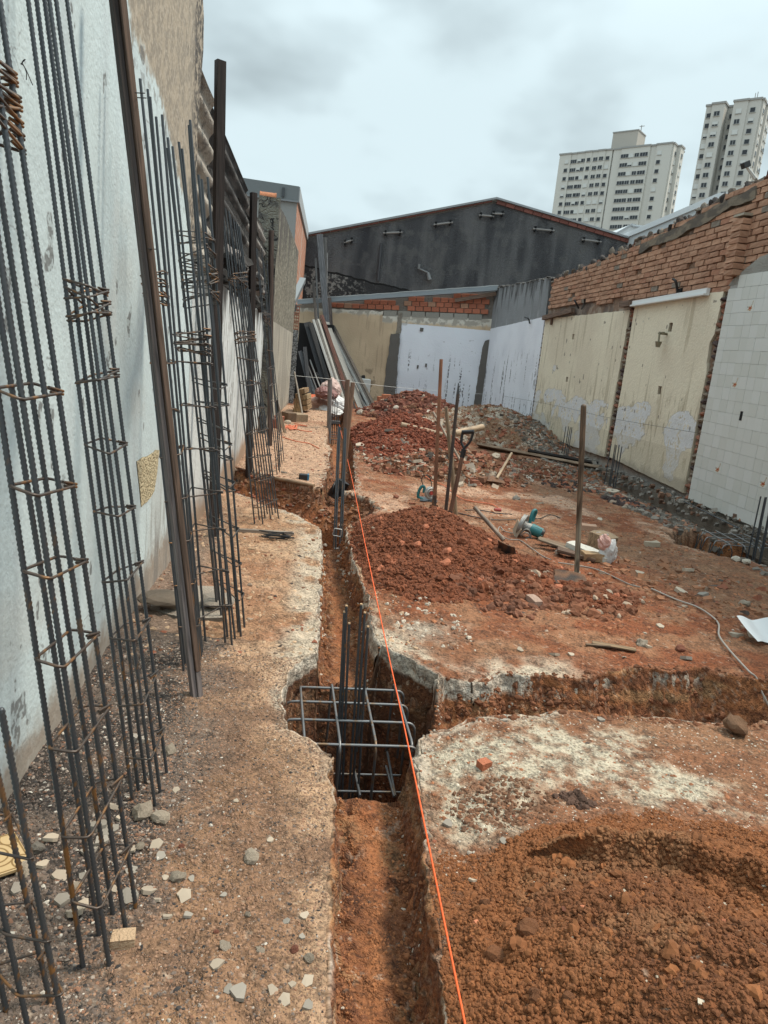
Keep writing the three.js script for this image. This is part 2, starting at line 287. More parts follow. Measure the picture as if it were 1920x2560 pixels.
  const k = .78 + .3 * fin + .16 * (spk - .5); c = [c[0] * k, c[1] * k, c[2] * k];
  if (spk > .86 && fin > .5) c = mix3(c, [.5, .42, .34], .5);
  if (spk < .1 && fin < .45 && !(F < 3.2 && x > .6)) c = mix3(c, [.06, .04, .03], .4);
  return c;
}
const NX = 520, xs = []; for (let i = 0; i <= NX; i++) { const t = i / NX; xs.push(t < .72 ? -1.1 + 3.6 * (t / .72) : 2.5 + 3.0 * ((t - .72) / .28)); }
const Fs = [-3, -2, -1, -.3, .3, .8, 1.0, 1.15]; while (Fs[Fs.length - 1] < 21.4) { const f = Fs[Fs.length - 1]; Fs.push(f + Math.max(.0062, .0034 * f)); }
const ground = struct('ground');
{
  const nx = xs.length, nf = Fs.length, pos = new Float32Array(nx * nf * 3), uv = new Float32Array(nx * nf * 2), col = new Float32Array(nx * nf * 3), ids = new Uint8Array(nx * nf);
  for (let j = 0; j < nf; j++) for (let i = 0; i < nx; i++) {
    const x = xs[i], F = Fs[j], h = heightAt(x, F), k = j * nx + i;
    pos[3 * k] = x; pos[3 * k + 1] = h; pos[3 * k + 2] = -F; uv[2 * k] = x + .8 * h; uv[2 * k + 1] = F + .6 * h;
    const c = soilColor(x, F, h); col[3 * k] = c[0]; col[3 * k + 1] = c[1]; col[3 * k + 2] = c[2];
    const [hp, id] = heapAt(x, F); ids[k] = hp > .045 ? id : 0;
  }
  const nor = new Float32Array(nx * nf * 3);
  for (let j = 0; j < nf; j++) for (let i = 0; i < nx; i++) {
    const a = j * nx + Math.max(i - 1, 0), b = j * nx + Math.min(i + 1, nx - 1), c = Math.max(j - 1, 0) * nx + i, d = Math.min(j + 1, nf - 1) * nx + i;
    const gx = (pos[3 * b + 1] - pos[3 * a + 1]) / (pos[3 * b] - pos[3 * a]), gf = (pos[3 * d + 1] - pos[3 * c + 1]) / (pos[3 * c + 2] - pos[3 * d + 2]);
    const l = Math.hypot(gx, 1, gf), k = 3 * (j * nx + i); nor[k] = -gx / l; nor[k + 1] = 1 / l; nor[k + 2] = gf / l;
  }
  const idx = [[], [], [], [], [], []];
  for (let j = 0; j < nf - 1; j++) for (let i = 0; i < nx - 1; i++) { const a = j * nx + i, b = a + 1, c = a + nx, d = c + 1; const t = idx[ids[a]]; t.push(a, b, c, b, d, c); }
  function take(list) {
    const map = new Int32Array(nx * nf).fill(-1); let n = 0; const I = new Uint32Array(list.length);
    for (let q = 0; q < list.length; q++) { const v = list[q]; if (map[v] < 0) map[v] = n++; I[q] = map[v]; }
    const g = new THREE.BufferGeometry(), A = { position: [pos, 3], normal: [nor, 3], uv: [uv, 2], color: [col, 3] };
    for (const [k, [src, w]] of Object.entries(A)) { const o = new Float32Array(n * w); for (let v = 0; v < map.length; v++) if (map[v] >= 0) for (let e = 0; e < w; e++) o[map[v] * w + e] = src[v * w + e]; g.setAttribute(k, new THREE.BufferAttribute(o, w)); }
    g.setIndex(new THREE.BufferAttribute(I, 1)); return g;
  }
  part(ground, 'earth', take(idx[0]), M.soil);
  const names = [null,
    ['soil_heap', 'loose brown crumbly soil heap in the right foreground beside the orange string', 'soil heap', P3(1.3, 0, 1.5)],
    ['soil_heap', 'red-brown soil heap beside the trench with digging tools stuck in its far side', 'soil heap', P3(1.2, 0, 5.7)],
    ['soil_heap', 'tall dark red soil heap in the middle distance right of the trench', 'soil heap', P3(1.95, 0, 13)],
    ['soil_heap', 'rearmost dark soil and rubble heap piled against the white back wall', 'soil heap', P3(2.6, 0, 17.2)],
    ['rubble_heap', 'spread of broken brick and pale mortar rubble before the right wall', 'rubble heap', P3(3.2, 0, 11)]];
  var heapObj = [];
  for (let k = 1; k < 6; k++) { const [n, l, c, at] = names[k]; heapObj[k] = thing(n, l, c, at); part(heapObj[k], 'earth', take(idx[k]), M.soil); }
}
{ // the land that the yard lies in, out to the horizon
  const g = new THREE.PlaneGeometry(3000, 3000); g.rotateX(-Math.PI / 2); g.translate(0, -1.3, -300);
  const t = struct('terrain'); part(t, 'land', g, std({ color: new THREE.Color().setRGB(.2, .17, .14) }));
}
// the cut faces of trenches and pits, finer than the ground sheet can show them
{
  const faces = [];
  for (const ci of [0, 1, 2, 4, 5, 6]) {
    const [P, D, w] = CUTS[ci], n = P.length; let run = [];
    let area = 0; for (let i = 0; i < n; i++) { const a = P[i], b = P[(i + 1) % n]; area += a[0] * b[1] - b[0] * a[1]; }
    const sg = area > 0 ? 1 : -1;
    const flush = () => { if (run.length > 2) faces.push([ci, run]); run = []; };
    for (let i = 0; i < n; i++) {
      const a = P[i], b = P[(i + 1) % n], L = Math.hypot(b[0] - a[0], b[1] - a[1]), st = Math.max(.011, .0035 * a[1]), m = Math.ceil(L / st), nx_ = -(b[1] - a[1]) / L * sg, nf_ = (b[0] - a[0]) / L * sg;
      for (let k = 0; k < m; k++) {
        const t = k / m, x = lerp(a[0], b[0], t), F = lerp(a[1], b[1], t); if (F < 1.1 || F > 12 || x > 5) { flush(); continue; }
        const own = (X, Y) => sdPoly(P, X, Y) + (n2(X * 9, Y * 9, 83) - .5) * .07 * Math.min(1, w * 9) + (n2(X * 30, Y * 30, 84) - .5) * .022;
        let lo = -.1, hi = .1; for (let q = 0; q < 14; q++) { const c = (lo + hi) / 2; own(x + nx_ * c, F + nf_ * c) > 0 ? hi = c : lo = c; }
        const X = x + nx_ * hi, Y = F + nf_ * hi; let blocked = false;
        CUTS.forEach((c, cj) => { if (cj !== ci && c[1] > D * .45 && sdPoly(c[0], X + nx_ * .03, Y + nf_ * .03) > .0) blocked = true; });
        if (blocked) { flush(); continue; } run.push([X, Y, nx_, nf_]);
      }
    }
    flush();
  }
  const geos = [];
  for (const [ci, R] of faces) {
    const [, D, w] = CUTS[ci], rows = Math.max(10, Math.ceil(D / .013)), pos = [], col = [], uv = [], idx = [], pw_ = w > .1 ? .75 : .55; let s = 0;
    // smooth the inward directions along the run
    for (let i = 0; i < R.length; i++) {
      let ax = 0, af = 0; for (let k = -4; k <= 4; k++) { const q = R[clamp(i + k, 0, R.length - 1)]; ax += q[2]; af += q[3]; } const l = Math.hypot(ax, af) || 1; ax /= l; af /= l;
      if (i) s += Math.hypot(R[i][0] - R[i - 1][0], R[i][1] - R[i - 1][1]);
      let od = 0; CUTS.forEach((c, cj) => { if (cj !== ci) { const q = sdPoly(c[0], R[i][0] - ax * .02, R[i][1] - af * .02); if (q > 0) od = Math.max(od, c[1] * Math.pow(clamp(q / c[2]), c[2] > .1 ? .75 : .55)); } });
      const y0 = baseH(R[i][0] - ax * .02, R[i][1] - af * .02) + heapAt(R[i][0], R[i][1])[0] * .12 + .002 - od, DD = Math.max(.02, D - od);
      for (let r = 0; r <= rows; r++) {
        const q = (r - 2) / (rows - 2), d = DD * Math.max(q, 0) * 1.02, lip = r < 2, off = lip ? (r === 0 ? -.014 : -.004) : w * Math.pow(q, 1 / pw_) + .004 + smooth(0, .06, q) * (.034 * (fbm(s * 7, d * 9 + ci, 4, 181) - .42) + .011 * (n2(s * 55, d * 55, 183) - .5)) + (q > .05 ? .02 * Math.max(0, n2(s * 6 + 3, d * 22, 185) - .62) : 0);
        const x = R[i][0] + ax * off, F = R[i][1] + af * off, y = lip ? heightAt(x, F) + (r === 0 ? -.006 : .0005) : y0 - d - .006 * (n2(s * 30, d * 30, 187) - .5); pos.push(x, y, -F); uv.push(s, d);
        const f = fbm(s * 8, d * 26, 4, 191), g = n2(s * 70, d * 70, 193), big = fbm(s * 2.2, d * 2, 3, 195);
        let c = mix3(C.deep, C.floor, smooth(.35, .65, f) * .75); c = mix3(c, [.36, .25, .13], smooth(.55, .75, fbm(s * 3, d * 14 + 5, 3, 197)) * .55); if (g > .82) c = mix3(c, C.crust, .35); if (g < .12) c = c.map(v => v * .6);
        if (ci === 1 || ci === 4) c = mix3(c, [.10, .042, .022], .6); if (lip) c = soilColor(x - ax * .05, F - af * .05, y); const crust = od > .05 || lip ? -.1 : (R[i][0] > 1.35 ? -.03 : R[i][1] < 2.5 || ci === 5 ? (R[i][1] < 2.5 ? -.03 : .02) : .10) * (R[i][0] > .5 && R[i][0] < 1.32 && R[i][1] > 3.15 && R[i][1] < 4.1 ? smooth(.1, .5, big) : R[i][0] < .25 && R[i][1] > 3.3 && R[i][1] < 3.75 ? .85 : smooth(.36, .6, big)); c = mix3(c, mix3([.66, .62, .54], [.42, .37, .31], smooth(.35, .65, fbm(s * 22, d * 40, 3, 199))), smooth(crust + .012, crust - .012, d + .02 * (f - .5)));  // walls of the two footing pits darkened: shade of the deep pit put into the colour
        const k = .85 + .3 * n2(s * 40, d * 40, 203); col.push(c[0] * k, c[1] * k, c[2] * k);
      }
    }
    const W = rows + 1; for (let i = 0; i < R.length - 1; i++) for (let r = 0; r < rows; r++) { const a = i * W + r, b = a + W; idx.push(a, a + 1, b, b, a + 1, b + 1); }
    const g = new THREE.BufferGeometry(); g.setAttribute('position', new THREE.Float32BufferAttribute(pos, 3)); g.setAttribute('uv', new THREE.Float32BufferAttribute(uv, 2)); g.setAttribute('color', new THREE.Float32BufferAttribute(col, 3)); g.setIndex(idx); g.computeVertexNormals(); geos.push(g);
  }
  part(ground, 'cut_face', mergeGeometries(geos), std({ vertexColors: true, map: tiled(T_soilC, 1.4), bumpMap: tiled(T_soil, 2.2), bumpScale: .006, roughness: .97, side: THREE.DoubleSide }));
}
// stones, clods and gravel
const STONES = [0, 1, 2, 3, 4].map(k => stoneGeo(k + 1, 1, k === 4 ? .35 : .75)), CLODS = [0, 1, 2].map(k => stoneGeo(k + 20, 1, .9));
const CHUNKS = [0, 1, 2, 3].map(k => { const g = mergeVertices(new THREE.BoxGeometry(2, 1.1 + .2 * k, 1.5).deleteAttribute('normal').deleteAttribute('uv')), p = g.attributes.position; for (let i = 0; i < p.count; i++) p.setXYZ(i, p.getX(i) * (.62 + .6 * h3(i, k, 31)), p.getY(i) * (.6 + .6 * h3(i, k, 32)), p.getZ(i) * (.6 + .6 * h3(i, k, 33))); const q = g.toNonIndexed(); q.computeVertexNormals(); q.setAttribute('uv', new THREE.BufferAttribute(new Float32Array(q.attributes.position.count * 2), 2)); return flat(q, [1, 1, 1]); });
function scatter(parent, name, n, pick, geos, size, color, sink = .25) {   // many small pieces nobody could count
  const lists = geos.map(() => []);
  for (let k = 0, tries = 0; k < n && tries < n * 12; tries++) {
    const q = pick(); if (!q) continue; const [x, F] = q; k++;
    const s = size(x, F), y = heightAt(x, F) - s * sink; lists[Math.floor(rnd() * geos.length)].push([x, y, F, s, color(x, F)]);
  }
  const e = new THREE.Euler(), Q = new THREE.Quaternion(), m4 = new THREE.Matrix4(), S = new THREE.Vector3(), col = new THREE.Color(), o = wp(parent);
  lists.forEach((L, gi) => {
    if (!L.length) return;
    const im = new THREE.InstancedMesh(geos[gi], M.stone, L.length); im.name = name; im.userData.kind = 'stuff'; im.castShadow = im.receiveShadow = true;
    L.forEach(([x, y, F, s, c], i) => { e.set(rr(-.5, .5), rr(0, 6.28), rr(-.5, .5)); Q.setFromEuler(e); S.set(s * rr(.75, 1.25), s * rr(.7, 1.1), s * rr(.75, 1.25)); m4.compose(new THREE.Vector3(x - o.x, y - o.y, -F - o.z), Q, S); im.setMatrixAt(i, m4); im.setColorAt(i, col.setRGB(c[0], c[1], c[2])); });
    parent.add(im);
  });
}
for (const g of [...STONES, ...CLODS]) flat(g, [1, 1, 1]);
const vary = (c, a = .25) => { const k = rr(1 - a, 1 + a); return [c[0] * k, c[1] * k, c[2] * k]; };
const rubbleCol = () => { const q = rnd(); return vary(q < .34 ? [.25, .09, .05] : q < .5 ? [.31, .235, .175] : q < .535 ? [.46, .40, .33] : q < .9 ? [.19, .088, .048] : [.08, .062, .052]); };
const gravelCol = () => { const q = rnd(); return vary(q < .5 ? [.15, .115, .095] : q < .72 ? [.045, .04, .038] : q < .84 ? [.3, .25, .21] : q < .96 ? [.25, .13, .08] : [.5, .46, .4]); };
const inHeap = id => { const H = HEAPS[id - 1].b; return () => { const q = H[Math.floor(rnd() * H.length)], a = rr(0, 6.283), r = Math.sqrt(rnd()) * 1.15; const x = q[0] + r * q[3] * Math.cos(a), F = q[1] + r * q[4] * Math.sin(a); if (x < .42 || x > 5.1 || F < .9 || F > 20.9) return null; const [h, i] = heapAt(x, F); return i === id && h > .02 && cutAt(x, F)[1] < -.005 ? [x, F] : null; }; };
const pw = (a, b, k) => () => a + (b - a) * Math.pow(rnd(), k);
const crumbly = () => { const q = inHeap(1)(); return q && rnd() < .25 + 1.5 * smooth(.36, .6, fbm(q[0] * 4 + 2, q[1] * 4, 3, 221)) ? q : null; };
scatter(heapObj[1], 'clods', 62000, crumbly, CLODS, pw(.002, .0105, 2.6), (x, F) => vary(mix3(mix3(C.heap1, [.16, .06, .024], smooth(.42, .62, fbm(x * 3 + 9, F * 3, 3, 171)) * .6), [.3, .15, .07], smooth(.58, .7, fbm(x * 5, F * 5 + 4, 3, 173)) * .5).map(q => q * .85), .2), -.1);
scatter(heapObj[1], 'clods', 420, inHeap(1), CLODS, pw(.009, .026, 3), () => vary(C.heap1.map(q => q * .85), .25), .1);
scatter(ground, 'clods', 9000, () => { const x = rr(.48, 1.7), F = rr(1.1, 2.2); return cutAt(x, F)[1] < -.008 && heapAt(x, F)[0] < .07 && F < 2.02 + .18 * (x - .6) + .35 * (fbm(x * 5, F * 5, 3, 177) - .5) ? [x, F] : null; }, CLODS, pw(.002, .009, 2.8), () => vary(C.heap1.map(q => q * .85), .3), .1);
scatter(heapObj[2], 'clods', 34000, inHeap(2), CLODS, pw(.005, .022, 2.8), () => vary(C.heap2.map(q => q * .85), .3), .1);
scatter(heapObj[2], 'clods', 260, inHeap(2), CLODS, pw(.022, .05, 3), () => rnd() < .14 ? [.42, .15, .08] : vary(C.heap2.map(q => q * .85), .3), .1);
scatter(heapObj[3], 'clods', 15000, inHeap(3), CLODS, pw(.009, .045, 3), () => rnd() < .02 ? [.3, .15, .1] : vary(C.heap3, .35), .1);
scatter(heapObj[4], 'clods', 7000, inHeap(4), CLODS, pw(.02, .1, 2.6), () => rnd() < .2 ? rubbleCol() : vary([.12, .038, .022], .35), .1);
scatter(heapObj[5], 'rubble', 5500, inHeap(5), CHUNKS, pw(.01, .06, 2.6), rubbleCol, .25);
scatter(heapObj[5], 'crumbs', 18000, inHeap(5), CLODS, pw(.005, .022, 2.6), () => vary([.21, .095, .05], .35), .2);
// gravel along the left wall, in the front left
scatter(ground, 'gravel', 30000, () => { const x = rr(-.98, .2), F = 1.1 + 2.5 * Math.pow(rnd(), 1.2); if (cutAt(x, F)[1] > -.01) return null; const k = smooth(-.12, -.5, x + (fbm(x * 3, F * 3, 3, 141) - .5) * .6); return rnd() < k ? [x, F] : null; }, STONES, pw(.002, .0085, 3.4), gravelCol, .2);
scatter(ground, 'gravel', 26000, () => { const x = rr(-.5, .2), F = 1.1 + 2.4 * rnd(); return cutAt(x, F)[1] > -.01 ? null : [x, F]; }, STONES, pw(.0016, .006, 3), () => rnd() < .7 ? vary([.26, .155, .1], .4) : gravelCol(), .15);
// crumbs and pebbles stuck in the cut faces
scatter(ground, 'gravel', 5000, () => { const F = rr(1.2, 4.2), x = rr(.0, 1.6); const n = cutAt(x, F)[1]; return n > .0 && n < .06 ? [x, F] : null; }, CLODS, pw(.0025, .011, 2.6), (x, F) => rnd() < .1 ? vary(C.crust, .2) : vary(mix3(C.deep, C.floor, rnd() * .5), .25), .2);
scatter(ground, 'gravel', 1800, () => { const F = rr(4.2, 7), x = rr(.1, .7); const n = cutAt(x, F)[1]; return n > .0 && n < .06 ? [x, F] : null; }, CLODS, pw(.005, .022, 2.6), () => rnd() < .15 ? vary(C.crust, .2) : vary(mix3(C.deep, C.floor, rnd()), .25), .0);
// crumbs on the trench floors and over the yard
scatter(ground, 'gravel', 16000, () => { const F = 1.1 + 5.4 * Math.pow(rnd(), 1.4), x = rr(.1, .6); return cutAt(x, F)[1] > .03 ? [x, F] : null; }, CLODS, pw(.0015, .0065, 4), () => vary(mix3(C.floor, C.deep, rnd() * .8), .2), .2);
scatter(ground, 'gravel', 13000, () => { const F = 2 + 10 * Math.pow(rnd(), 1.3), x = rr(.55, 5.0); return cutAt(x, F)[1] > -.01 || heapAt(x, F)[0] > .05 ? null : rnd() < .35 + 1.1 * (fbm(x * 1.4, F * 1.4, 3, 151) - .35) ? [x, F] : null; }, STONES, (x, F) => (.0028 + (F < 4 ? .010 : .022) * Math.pow(rnd(), 4)), () => rnd() < .8 ? vary([.3, .125, .06], .3) : rubbleCol(), .3);
scatter(ground, 'gravel', 6000, () => { const F = rr(2.8, 3.9), x = rr(.85, 5.2); const n = cutAt(x, F)[1]; return n > -.04 ? [x, F] : null; }, CLODS, pw(.004, .022, 2.8), () => vary([.19, .078, .038], .35), .15);
scatter(ground, 'gravel', 5000, () => { const F = rr(7, 11.5), x = rr(-.8, 1.6); const n = cutAt(x, F)[1]; return n > -.03 ? [x, F] : null; }, STONES, pw(.006, .04, 3), () => rnd() < .72 ? vary([.22, .105, .058], .35) : rubbleCol(), .2);
scatter(ground, 'gravel', 6000, () => { const F = rr(5.5, 15), x = rr(4.35, 5.2); return [x, F]; }, CHUNKS, pw(.008, .05, 2.6), () => rnd() < .75 ? vary([.17, .145, .12], .4) : vary([.26, .13, .08], .4), .15);
scatter(ground, 'gravel', 7000, () => { const F = rr(3.4, 18), x = rr(-.85, .75); return cutAt(x, F)[1] > -.01 ? null : rnd() < fbm(x * 2, F * 2, 3, 161) ? [x, F] : null; }, STONES, pw(.003, .022, 3), () => rnd() < .6 ? vary([.45, .31, .2]) : rubbleCol(), .25);
scatter(ground, 'gravel', 3500, () => { const F = rr(1.9, 3.0), x = rr(.55, 3); return cutAt(x, F)[1] > -.01 || heapAt(x, F)[0] > .05 ? null : [x, F]; }, STONES, pw(.002, .007, 3), () => rnd() < .8 ? vary([.55, .5, .42]) : vary([.26, .15, .085]), .3);

// wet lumps at the far left end of the front heap, larger lumps at the tail of the middle heap, burnt black clumps in the yard
const around = (px, py, ax, af) => { const c = onG(px, py); return () => { const a = rr(0, 6.283), r = Math.sqrt(rnd()) * (.7 + .5 * n2(a * 2, px, 211)); const x = c.x + r * ax * Math.cos(a), F = -c.z + r * af * Math.sin(a); return cutAt(x, F)[1] > -.02 ? null : [x, F]; }; };
scatter(heapObj[1], 'clods', 900, around(1250, 2010, .22, .17), CLODS, pw(.002, .014, 3.2), () => vary([.17, .085, .047], .35), .25);
scatter(heapObj[1], 'clods', 90, around(1440, 2005, .08, .05), CLODS, pw(.004, .02, 2.2), () => vary([.09, .05, .034], .3), .1);
scatter(heapObj[2], 'clods', 380, around(1430, 1480, .62, .42), CLODS, pw(.012, .05, 2.2), () => rnd() < .1 ? [.4, .3, .22] : vary([.19, .075, .038], .3), .1);
scatter(heapObj[2], 'clods', 160, around(1270, 1500, .4, .3), CLODS, pw(.012, .045, 2.2), () => vary([.16, .065, .036], .3), .1);
scatter(ground, 'burnt_lumps', 500, around(1590, 1262, .45, .5), CLODS, pw(.01, .06, 2.2), () => rnd() < .75 ? vary([.04, .025, .022], .4) : rubbleCol(), .1);
scatter(ground, 'burnt_lumps', 260, around(1420, 1215, .5, .6), CLODS, pw(.01, .05, 2.4), () => rnd() < .5 ? vary([.05, .032, .026], .4) : rubbleCol(), .1);
scatter(ground, 'gravel', 700, around(1560, 1240, .8, .6), CHUNKS, pw(.008, .045, 2.6), rubbleCol, .15);
scatter(ground, 'gravel', 500, around(980, 1130, .7, 1.2), CHUNKS, pw(.01, .055, 2.4), () => rnd() < .4 ? vary([.40, .34, .27], .25) : rubbleCol(), .15);
scatter(ground, 'gravel', 600, around(1760, 1480, 1.1, .9), CHUNKS, pw(.006, .04, 3), () => rnd() < .7 ? vary([.27, .12, .06], .3) : rubbleCol(), .2);
scatter(ground, 'gravel', 120, around(1080, 1560, .3, .45), CLODS, pw(.005, .022, 2.6), () => rnd() < .4 ? vary([.13, .07, .045], .3) : vary([.5, .44, .36], .2), .2);
scatter(heapObj[1], 'stones', 220, inHeap(1), CHUNKS, pw(.002, .009, 3), () => rnd() < .35 ? vary([.40, .15, .08], .25) : vary([.46, .40, .31], .3), -.2);
// ---------- walls round the yard ----------
// a plate: outline in (u, y) metres, carried to the world by map(u, y, t); t runs from t0 (face) to t1 (back)
function plate(pts, map, t0, t1, holes = [], bev = 0) {
  const s = new THREE.Shape(pts.map(p => new THREE.Vector2(p[0], p[1])));
  for (const h of holes) s.holes.push(new THREE.Path(h.map(p => new THREE.Vector2(p[0], p[1]))));
  const g = new THREE.ExtrudeGeometry(s, { depth: 1, bevelEnabled: false, curveSegments: 4 });
  const p = g.attributes.position, v = new THREE.Vector3();
  for (let i = 0; i < p.count; i++) { v.copy(map(p.getX(i), p.getY(i), lerp(t0, t1, p.getZ(i)))); p.setXYZ(i, v.x, v.y, v.z); }
  // keep faces turned outwards whatever the mapping does
  const a = new THREE.Vector3(), b = new THREE.Vector3(), c = new THREE.Vector3();
  const o = map(0, 0, 0), X = map(1, 0, 0).sub(o), Y = map(0, 1, 0).sub(o), T = map(0, 0, 1).sub(o);
  if (X.clone().cross(Y).dot(T) * (t1 - t0) < 0) for (let i = 0; i < p.count; i += 3) for (const n of ['position', 'uv']) { const A = g.attributes[n], w = A.itemSize; for (let k = 0; k < w; k++) { const x = A.array[(i + 1) * w + k]; A.array[(i + 1) * w + k] = A.array[(i + 2) * w + k]; A.array[(i + 2) * w + k] = x; } }
  g.computeVertexNormals(); return g;
}
// ragged outline: points along each side shifted by noise
function ragged(pts, step, amt, seed = 1, keep = []) {
  const out = [];
  for (let i = 0; i < pts.length; i++) {
    const a = pts[i], b = pts[(i + 1) % pts.length], L = Math.hypot(b[0] - a[0], b[1] - a[1]), n = Math.max(1, Math.round(L / step));
    for (let k = 0; k < n; k++) { const t = k / n, x = lerp(a[0], b[0], t), y = lerp(a[1], b[1], t), m = keep.includes(i) ? 0 : amt; out.push([x + m * (n2(x * 9 + seed, y * 9, 301) - .5) * 2 + m * (n2(x * 31, y * 31 + seed, 303) - .5), y + m * (n2(x * 9, y * 9 + seed, 302) - .5) * 2 + m * (n2(x * 31 + seed, y * 31, 304) - .5)]); }
  }
  return out;
}
function wallMap(u0, u1, y0, y1, w, h, fn) {
  const t = tex(w, h, (a, b) => s8(fn(lerp(u0, u1, a), lerp(y0, y1, b))), true);
  t.wrapS = t.wrapT = THREE.ClampToEdgeWrapping; t.repeat.set(1 / (u1 - u0), 1 / (y1 - y0)); t.offset.set(-u0 / (u1 - u0), -y0 / (y1 - y0)); return t;
}
const onLeftMap = (u, y, t) => P3(LX(u) - t, y, u);
const RX = 5.23, onRightMap = (u, y, t) => P3(RX + t, y, u);
const FB = X => 21.7 - .27 * X, onBackMap = (u, y, t) => P3(u, y, FB(u) + t);
const onB = (px, py) => { const d = ray(px, py); return EYEP.clone().addScaledVector(d, 21.7 / (-d.z + .27 * d.x)); };
const L2 = (a, x, y, x0, y0, x1, y1) => y0 + (x - x0) * (y1 - y0) / (x1 - x0);
const lineY = (P, x) => { if (x <= P[0][0]) return P[0][1]; for (let i = 1; i < P.length; i++) if (x <= P[i][0]) return lerp(P[i - 1][1], P[i][1], (x - P[i - 1][0]) / (P[i][0] - P[i - 1][0])); return P[P.length - 1][1]; };
const streak = (u, y, fu, fy, s, a, b) => smooth(a, b, fbm(u * fu, y * fy, 4, s));
const plasterM = (map, o = {}) => std({ map, bumpMap: tiled(T_plaster, 1.3), bumpScale: .003, roughness: .92, ...o });

// left: tall white rendered wall, bare above a slanting line
{
  const B = [[3.1, 3.9], [3.45, 3.2], [3.72, 2.95], [4.65, 2.72], [5.33, 2.35], [5.6, 1.9]];
  const m = wallMap(-1, 5.6, -.3, 4.9, 1400, 1100, (u, y) => {
    const a = fbm(u * 2.1, y * 2.1, 5, 201), f = fbm(u * 22, y * 22, 3, 203), g = fbm(u * 60, y * 60, 2, 204);
    let c = mix3([.60, .715, .745], [.55, .655, .685], smooth(.35, .65, a)); c = mix3(c, [.42, .47, .5], streak(u, y, 6, .6, 207, .52, .78) * .38); { const ck = Math.abs(fbm(u * 1.7 + .3 * f, y * 1.7, 4, 208) - .5); if (ck < .0028 && fbm(u * .9, y * .9, 2, 209) > .52) c = mix3(c, [.2, .21, .22], .6); } c = mix3(c, [.47, .45, .41], smooth(.6, .75, fbm(u * 1.1 + 5, y * 1.6, 4, 210)) * .3);
    const d = y - lineY(B, u) + (f - .5) * .16 + (a - .5) * .25;
    let raw = mix3([.40, .345, .27], [.30, .265, .215], smooth(.4, .6, f)); raw = mix3(raw, [.5, .44, .36], smooth(.55, .7, g) * .5); raw = mix3(raw, [.05, .045, .042], smooth(5.18, 5.5, u + (fbm(u * 3, y * .8, 4, 211) - .5) * .7) * smooth(.38, .55, g * .5 + f * .5) * .95);
    c = mix3(c, raw, u > 3 ? smooth(-.04, .05, d) : 0);
    if (u > 3.2 && d < .02 && d > -.12 && f > .58) c = mix3(c, [.16, .16, .16], .45);
    const chip = smooth(.765, .78, fbm(u * 8.5, y * 5.5, 3, 213)); c = mix3(c, [.12, .12, .12], chip * .8 * (g > .42 ? 1 : .3));
    const low = y - .06 - .12 * (a - .5) - .22 * Math.max(0, fbm(u * 4, 3, 4, 217) - .45) - .12 * smooth(3.2, 4.6, u); c = mix3(c, mix3([.26, .2, .15], [.36, .32, .27], f), smooth(.16, -.02, low + (f - .5) * .12) * .9);
    c = mix3(c, [.2, .19, .18], smooth(.55, .75, fbm(u * 16, y * 2.2, 3, 219)) * smooth(.9, .2, y) * smooth(3, 4.6, u) * .7);
    const k = .94 + .14 * (g - .5); return c.map(x => x * k);
  });
  const w = thing('rendered_wall', 'tall white rendered wall along the left side, bare beige at its upper far end', 'wall', P3(LX(1.5) - .1, 0, 1.5));
  const edge = [[-4, -1], [5.5, -1], [5.52, 1.2], [5.5, 2.2], [5.53, 2.6], [5.5, 3.0], [5.54, 3.3], [5.6, 3.55], [5.56, 3.75], [5.42, 4.0], [5.35, 4.3], [5.3, 4.9], [-4, 4.9]];
  part(w, 'render_coat', plate(ragged(edge, .12, .012, 3), onLeftMap, 0, .22), plasterM(m, { bumpMap: tiled(T_plaster, 1.9), bumpScale: .0013 }));
  const patch = [[341, 1152], [372, 1136], [397, 1123], [392, 1180], [384, 1228], [368, 1252], [352, 1265], [347, 1215]].map(p => { const v = onL(p[0], p[1]); return [-v.z, v.y]; });
  part(w, 'bare_patch', plate(ragged(patch, .03, .006, 5), onLeftMap, -.004, .01), std({ map: wallMap(3.8, 4.8, .3, 1.2, 160, 160, (u, y) => { const f = fbm(u * 30, y * 9, 4, 231); return mix3([.55, .47, .30], [.42, .36, .24], f); }), bumpMap: tiled(T_plaster, 2), bumpScale: .012 }), 'yellowish bare patch low on the wall');
}
